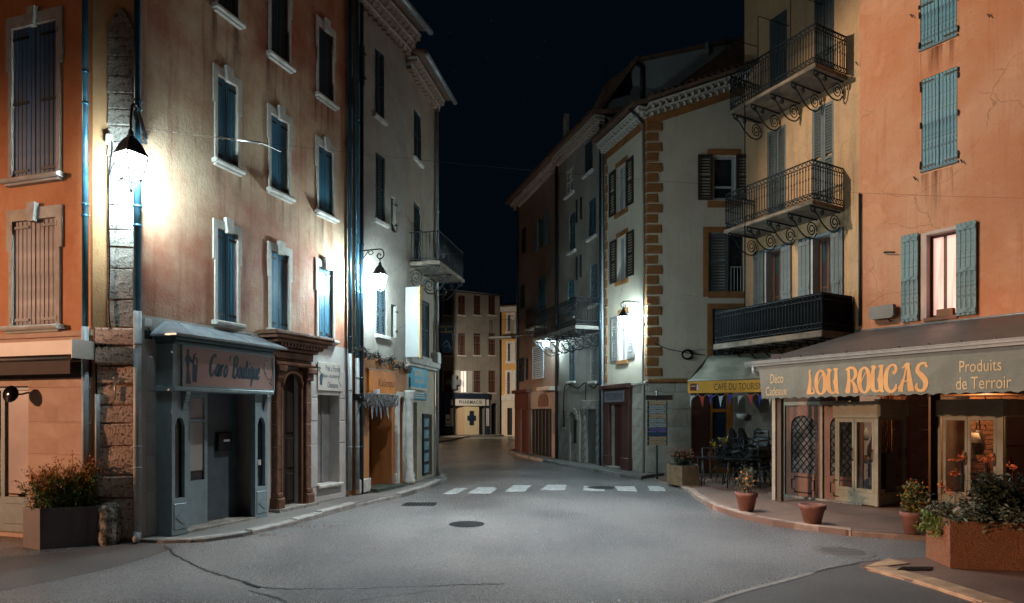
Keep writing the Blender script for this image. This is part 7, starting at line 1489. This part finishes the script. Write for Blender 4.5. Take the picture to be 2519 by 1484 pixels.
# yellow flowers behind the tables
yf = gp(1775, 1178, .1); yb = T('yellow_flower_box', 'window box of small yellow flowers behind the cafe tables', 'flower box', yf+Vector((0, 0, .55)))
MB().cbox(Fr((yf.x, yf.y), d=(1, -.1)), -.35, .45, .62, .85, -.1, .1, .01).build('box', m_cbr, yb); mb = MB(); leaves(mb, [yf+Vector((RND.uniform(-.32, .45), RND.uniform(-.08, .08), RND.uniform(.85, 1.12))) for _ in range(60)], 420, .05, .03); mb.build('foliage', leaf_d, yb, kind='stuff')
mb = MB(); leaves(mb, [yf+Vector((RND.uniform(-.32, .45), RND.uniform(-.12, .0), RND.uniform(.86, 1.18))) for _ in range(50)], 330, .055, .025, .8); mb.build('flower', petal_y, yb, kind='stuff')
for x in (-.3, .4): MB().box(Fr((yf.x, yf.y), d=(1, -.1)), x-.02, x+.02, .1, .62, -.08, .08).build('leg', m_cbr, yb)
# signpost
sx_, sy_ = (1617-CX)/F*18.2, 18.2; SP = T('direction_signpost', 'tall post of ten stacked direction signs at the corner of the white quoined house', 'signpost', (sx_, sy_, .05)); sf_ = Fr((sx_, sy_), d=(1, -.06))
MB(True).tube([(sx_, sy_+.05, .0), (sx_, sy_+.05, 2.62)], .035, 10).build('post', mat('grey_post', (.09, .10, .105), rough=.4, metal=.4), SP)
zz = lambda y: EYE+(HY-y)/F*18.2
MB().cbox(sf_, -.34, .44, zz(984), zz(972), -.02, .03, .02).build('header_board', mat('dark_header', (.03, .024, .022), rough=.4), SP)
cols = {'t': (.50, .36, .22), 'g': (.36, .39, .40), 'p': (.13, .11, .30), 'b': (.03, .07, .15)}
for k, (c, s) in enumerate((('t', 'Bistrot Gaudissart'), ('g', 'Gendarmerie'), ('g', 'Commissariat'), ('t', 'Bar Le Commerce'), ('g', 'La Ferme de'), ('g', 'CLINELLE / Kenner'), ('p', 'Boulodrome'), ('b', ''), ('t', 'hôtel du Marché'), ('t', 'CHAMBRES HOTES'))):
    z1 = zz(986.5+k*11.05); z0 = z1-.105; mm_ = mat('sign_%s' % {'t': 'tan', 'g': 'grey', 'p': 'violet', 'b': 'navy'}[c], cols[c], tuple(v*.8 for v in cols[c]), rough=.45, sc=9)
    MB().cbox(sf_, -.29, .29, z0-.008, z1+.006, -.03, .025, .02).build('sign_backing', iron, SP)
    sb = MB().prism(sf_, [(-.24, z0), (.24, z0), (.26, (z0+z1)/2), (.24, z1), (-.24, z1)], .0255, .035).build('sign_board', mm_, SP)
    if s: MB().flat(sf_, *text(s), -.20, -.20+min(.38, .028*len(s)), z0+.03, z1-.025, .037).build('lettering', mat('sign_ink', (.03, .025, .03)), sb)
    if k in (1, 2, 4): MB().prism(sf_, [(.17, z0+.045), (.20, z0+.045), (.20, z0+.03), (.235, z0+.055), (.20, z0+.08), (.20, z0+.065), (.17, z0+.065)], .0355, .037).build('arrow', mat('sign_ink', ()), sb)
# ================================================================ planters and pots
def bed(t, c, n, h, lean, mats, size, spread=.05, seg=6):
    st = stems(c, n, h, lean, seg); mb = MB(); [mb.tube(s, .005, 4) for s in st]; mb.build('plant_stem', twig, t, kind='stuff')
    for m, k, nm, sz, lo, hi in mats:
        q = MB(); leaves(q, [p for s in st for p in s[int(lo*seg):int(hi*seg)+1]], k, sz, spread, .38); q.build(nm, m, t, kind='stuff')
CP = T('cafe_planter', 'tan stone planter with red flowers beside the direction signpost', 'planter', gp(1684, 1190, .07), 'planters of the square'); p = [gp(1645, 1190, .07), gp(1678, 1195, .07), gp(1720, 1193, .07)]; a = Vector((.1, .6, 0))
pts = [p[0], p[1], p[2], p[2]+a, p[0]+a]; m_tan = mat('tan_pebble_concrete', (.30, .19, .10), (.2, .13, .07), sc=6, bump=.6, bsc=80, speck=(.12, .08, .05), ksc=90, grime=.35)
MB().slab([q[:2] for q in pts], .06, .57).build('planter_body', m_tan, CP); c = sum(pts, Vector())/5; MB().slab([(c+(q-c)*.88)[:2] for q in pts], .571, .58).build('soil', soil, CP)
bed(CP, (c.x, c.y, .57), 26, .42, (.42, .25), ((leaf_d, 900, 'foliage', .07, .2, .9), (petal_o, 170, 'flower', .05, .85, 1)), .05)
# near planter with pebbles
z = .03; NP = T('pebbled_planter', 'big pebbled concrete planter with dark shrubs and orange flowers at the right corner', 'planter', (5.9, 7.7, z), 'planters of the square')
k0 = gp(2337, 1398, z); k1 = Vector((k0.x+1.15, k0.y-.20, z)); bk_ = Vector((.11, .60, 0)); hz_ = z+.575
m_peb = mat('pebble_concrete', (.46, .21, .10), (.34, .14, .065), rough=.8, sc=3, bump=1.0, bsc=95, speck=(.10, .055, .04), ksc=85)
q = [k0, k1, k1+bk_, k0+bk_]; cc = sum(q, Vector())/4; nn = MB(); n = 4
body = MB(); o = [Vector((v.x, v.y, z)) for v in q]+[Vector((v.x, v.y, hz_)) for v in q]; i_ = [cc+(v-cc)*.86 for v in q]; o += [Vector((v.x, v.y, hz_)) for v in i_]+[Vector((v.x, v.y, hz_-.06)) for v in i_]
fs = [(3, 2, 1, 0)]
for k in range(4): j = (k+1) % 4; fs += [(k, j, 4+j, 4+k), (4+k, 4+j, 8+j, 8+k), (8+k, 8+j, 12+j, 12+k)]
body.add(o, fs).build('planter_body', m_peb, NP)
# pebbles standing proud on the two visible faces
ph = bpy.data.meshes.new('pebbles'); mb = MB()
def pebbles(a, b, nx, nrm):
    for _ in range(nx):
        c = a.lerp(b, RND.random()); c = Vector((c.x, c.y, RND.uniform(z+.01, hz_-.01)))+nrm*.002; r = RND.uniform(.004, .0095); u = (b-a).normalized()*r*RND.uniform(.8, 1.5); v = Vector((0, 0, r*RND.uniform(.7, 1.2)))
        mb.add([c-u, c-v, c+u, c+v, c+nrm*r*.7], [(0, 1, 4), (1, 2, 4), (2, 3, 4), (3, 0, 4)])
pebbles(k0, k1, 5200, Vector((-.17, -.985, 0))); pebbles(k0+bk_, k0, 2400, Vector((-.985, .18, 0)))
mb.build('pebbles', mat('pebble', (.44, .19, .09), (.16, .085, .055), rough=.6, sc=60), NP, kind='stuff')
MB().slab([(cc+(v-cc)*.85)[:2] for v in q], hz_-.07, hz_-.05).build('soil', soil, NP)
st = stems((cc.x+.1, cc.y, hz_-.05), 46, .62, (.50, .24), 7, .035); mb = MB(); [mb.tube(s, .006, 4) for s in st]; mb.build('plant_stem', twig, NP, kind='stuff')
mb = MB(); leaves(mb, [p for s in st for p in s[2:]], 3000, .062, .045, .42); mb.build('foliage', leaf_d, NP, kind='stuff')
edge = [Vector((RND.uniform(0, 1), RND.uniform(0, 1), 0)) for _ in range(140)]; lowp = [k0+(k1-k0)*e.x+bk_*e.y*.9+Vector((RND.uniform(-.04, .0), RND.uniform(-.05, 0), .575+RND.uniform(-.02, .17)*(1-.3*e.x))) for e in edge]
mb = MB(); leaves(mb, lowp, 3400, .055, .045, .36); mb.build('foliage', leaf_s, NP, kind='stuff')
for fx, fy, fh in ((.10, .3, .50), (.17, .5, .62), (.26, .4, .66), (.0, .5, .36), (.46, .4, .62), (.55, .6, .66), (.66, .4, .56), (.08, .4, .30)):
    bb = k0+(k1-k0)*fx+bk_*fy+Vector((0, 0, .55)); tp_ = bb+Vector((RND.uniform(-.06, .06), RND.uniform(-.05, .05), fh*1.22)); f_ = MB().tube([bb, bb.lerp(tp_, .5)+Vector((.02, 0, 0)), tp_], .004, 4).build('flower_stem', twig, NP)
    m_ = MB(); leaves(m_, [tp_+Vector((RND.gauss(0, .03), RND.gauss(0, .03), RND.gauss(0, .018))) for _ in range(16)], 40, .028, .010, .8); m_.build('flower_head', petal_o, f_)
w_ = MB().add([k0+Vector((.12, .1, .62)), k0+Vector((.24, .07, .60)), k0+Vector((.25, .09, .70)), k0+Vector((.19, .13, .74)), k0+Vector((.13, .14, .69))], [(0, 1, 2, 3, 4)]); tag(w_.build('paper_scrap', mat('white_paper', (.55, .54, .5))), 'scrap of white paper caught in the shrubs of the pebbled planter', 'paper')
# low ivy tumbling over the planter's left edge
mb = MB(); leaves(mb, [k0+bk_*RND.uniform(.2, 1)+Vector((RND.uniform(-.10, .0), 0, RND.uniform(.35, .62))) for _ in range(60)], 420, .05, .03, .6); mb.build('trailing_leaves', leaf_g, NP, kind='stuff')
def potpx(xl, xr, yb, yt, label, plant=None, z=.1):
    g = gp((xl+xr)/2, yb, z); s = F/g.y; pot(g.x, g.y+.1, z, (xr-xl)/2/s, (yb-yt)/s*.97, label, plant)
potpx(1815, 1868, 1259, 1211, 'terracotta pot with grey lavender twigs at the kerb before the stacked chairs', (.55, ((leaf_s, .5, 'foliage'), (leaf_d, .3, 'foliage'), (leaf_r, .12, 'dry_leaf')), 900, .045, .22))
potpx(1975, 2037, 1291, 1241, 'low wide terracotta pot with bare soil before the lattice doors')
potpx(2228, 2280, 1315, 1260, 'pale terracotta pot with yellow green shrub beside the pebbled planter', (.52, ((leaf_g, .6, 'foliage'), (leaf_d, .4, 'foliage'), (leaf_r, .2, 'dry_leaf')), 1300, .045, .2))
# grey planter box with rust tipped plants on the left
q0, q1 = gp(98, 1353), gp(243, 1341); d_ = (q1-q0).normalized(); bk2 = Vector((-.42, .20, 0)).normalized()*.42; LP_ = T('grey_planter_box', 'smooth grey planter box with rust tipped green plants before the stone chamfer', 'planter', (q0+q1)/2+bk2/2, 'planters of the square')
q = [q0, q1, q1+Vector((-.20, .20, 0)), q0+bk2]; hh = .58; m_gb = mat('grey_lilac_metal', (.17, .135, .13), (.145, .115, .112), rough=.42, sc=2, grime=.2); cc = sum(q, Vector())/4
o = [Vector((v.x, v.y, 0)) for v in q]+[Vector((v.x, v.y, hh)) for v in q]; i_ = [cc+(v-cc)*.93 for v in q]; o += [Vector((v.x, v.y, hh)) for v in i_]+[Vector((v.x, v.y, hh-.05)) for v in i_]
fs = [(3, 2, 1, 0)]
for k in range(4): j = (k+1) % 4; fs += [(k, j, 4+j, 4+k), (4+k, 4+j, 8+j, 8+k), (8+k, 8+j, 12+j, 12+k)]
MB().add(o, fs).build('planter_body', m_gb, LP_); MB().slab([(cc+(v-cc)*.925)[:2] for v in q], hh-.06, hh-.045).build('soil', soil, LP_)
st = []
for k in range(5): st += stems(cc+(q1-q0)*(k-2)/5.2+Vector((0, 0, hh-.04)), 15, .66+.16*(k > 2), (.30, .18), 8, .025)
mb = MB(); [mb.tube(s, .004, 4) for s in st]; mb.build('plant_stem', twig, LP_, kind='stuff')
mb = MB(); leaves(mb, [p for s in st for p in s[1:7]], 6500, .058, .028, .22, .6); mb.build('foliage', leaf_g, LP_, kind='stuff'); mb = MB(); leaves(mb, [p for s in st for p in s[6:]], 2600, .042, .03, .3, .8); mb.build('tip_leaf', leaf_r, LP_, kind='stuff')
# stone bollard against the chamfer
bp = gp(267, 1339); bo = MB(True); n = 14; prof = [(.155, 0), (.165, .1), (.155, .25), (.15, .42), (.145, .52), (.12, .58), (.06, .60), (0, .605)]
for k, (r_, h_) in enumerate(prof):
    for i in range(n): g = 2*math.pi*i/n; rr = r_*(1+RND.uniform(-.07, .07)); bo.v.append(Vector((bp.x+rr*math.cos(g), bp.y+.02+rr*math.sin(g), h_+RND.uniform(-.008, .008)*(k > 0))))
bo.f = [(k*n+i, k*n+(i+1) % n, (k+1)*n+(i+1) % n, (k+1)*n+i) for k in range(len(prof)-1) for i in range(n)]
tag(bo.build('stone_bollard', mat('rough_pale_stone', (.42, .38, .31), (.06, .05, .04), sc=9, bump=1.0, bsc=40, speck=(.03, .026, .022), ksc=22)), 'rough mottled stone bollard between the grey planter and the chamfer', 'bollard')
# ================================================================ cables over the street
def hang(a, b, sag_, r, n=26):
    return [a.lerp(b, k/n)-Vector((0, 0, sag_*4*(k/n)*(1-k/n))) for k in range(n+1)], r
ca = RF.pt(.05, RF.uv(350, 316)[1], .02); cb_ = OF.pt(OF.uv(2560, 488)[0], OF.uv(2560, 488)[1], 0)
mc = T('street_cable', 'thin steel cable with chain stretched from the corner house to the orange house', 'cable', ca); p, r = hang(ca, cb_, .22, .008, 40)
L_c = MB(); 
ch = None
for k in range(14):
    f0 = k*.0055; a = ca.lerp(cb_, f0)-Vector((0, 0, .22*4*f0*(1-f0))); b = ca.lerp(cb_, f0+.0062)-Vector((0, 0, .22*4*(f0+.006)*(1-f0))); d = (b-a).normalized(); s = Vector((0, 0, 1)) if k % 2 else Vector((-d.y, d.x, 0)); l = (b-a).length
    MB(True).tube([a+s*.014, a+d*l*.2+s*.013, a+d*l*.8+s*.013, b+s*.014, b-s*.010, a+d*l*.8-s*.013, a+d*l*.2-s*.013, a-s*.014, a+s*.014], .0035, 5).build('chain_link', mat('rusty_chain', (.12, .08, .06), rough=.6, metal=.5), mc)
f0 = .077; a = ca.lerp(cb_, f0)-Vector((0, 0, .22*4*f0*(1-f0))); b = ca.lerp(cb_, f0+.02)-Vector((0, 0, .22*4*(f0+.02)*(1-f0))); MB(True).tube([a, b], .016, 7).build('turnbuckle', steel, mc)
b2 = ca.lerp(cb_, .115)-Vector((0, 0, .22*4*.115*.885+.11)); MB().tube([b, b.lerp(b2, .5), b2], .006, 5).build('cable_tail', steel, mc)
MB().tube([b]+[ca.lerp(cb_, k/40)-Vector((0, 0, .22*4*(k/40)*(1-k/40))) for k in range(4, 41)], .0017, 4).build('cable', wire_m, mc)
for a, b, s, lab in ((R2.pt(R2.uv(1440, 742)[0], R2.uv(1440, 742)[1], .05), WL.pt(WL.uv(1530, 744, .4)[0], WL.uv(1530, 744, .4)[1], .4), .08, 'thin pale wire from the grey row house to the lantern of the white quoined house'),
                     (L3.pt(L3.L-.05, L3.uv(1070, 820)[1], .05), R1.pt(R1.uv(1340, 822)[0], R1.uv(1340, 822)[1], .1), .1, 'thin wire across the far street below the long ornate balcony')):
    p, r = hang(a, b, s, .008, 16); tag(MB().tube(p, .008, 4).build('overhead_wire', steel), lab, 'wire')
P = lambda x, y, w=.05: WR.pt(*WR.uv(x, y, w), w)
tag(MB(True).tube([WL.pt(*WL.uv(1580, 770, .04), .04), WL.pt(WL.L, WL.uv(1590, 815)[1], .05)]+[P(x, y) for x, y in smooth_line([(1612, 845), (1640, 858), (1680, 866), (1700, 870), (1735, 874)], 5)], .012, 5).build('wall_cable', wire_m), 'black cable sagging over the quoins to the cable coil of the white house', 'cable')
co = T('cable_coil', 'small coil of cable hanging on the blank wall of the white quoined house', 'cable coil', P(1690, 872)); c = P(1690, 873)
for k in range(5): MB(True).tube([c+Vector(((.13+.015*k)*math.cos(g*.35), -.02-.012*k, (.11+.012*k)*math.sin(g*.35))) for g in range(19)], .009, 5).build('loop', wire_m, co)
tag(MB(True).tube([P(1700, 862), P(1735, 858), CFR.pt(*CFR.uv(1836, 846, .2), .2)], .01, 5).build('wall_cable', mat('pale_cable', (.3, .3, .29))), 'pale cable from the cable coil to the lowest cream house balcony', 'cable')
# weeds, leaves and litter by the kerbs
lm = mat('dead_leaf', (.20, .08, .025), (.09, .04, .018), sc=20, rough=.8); mb = MB()
for cx_, cy_, n, sx, sy in ((745, 1296, 26, .35, .06), (1705, 1236, 8, .25, .06), (640, 1318, 10, .5, .05), (960, 1236, 8, .3, .05)):
    g = gp(cx_, cy_)
    for _ in range(n):
        c = g+Vector((RND.gauss(0, sx), RND.gauss(0, sy), .012)); a = RND.uniform(0, 6.28); d = Vector((math.cos(a), math.sin(a), RND.uniform(-.2, .3)))*.04; e = Vector((-math.sin(a), math.cos(a), RND.uniform(-.2, .2)))*.022
        mb.add([c-d, c+e, c+d, c-e], [(0, 1, 2, 3)])
mb.build('dead_leaves', lm, None, kind='stuff')
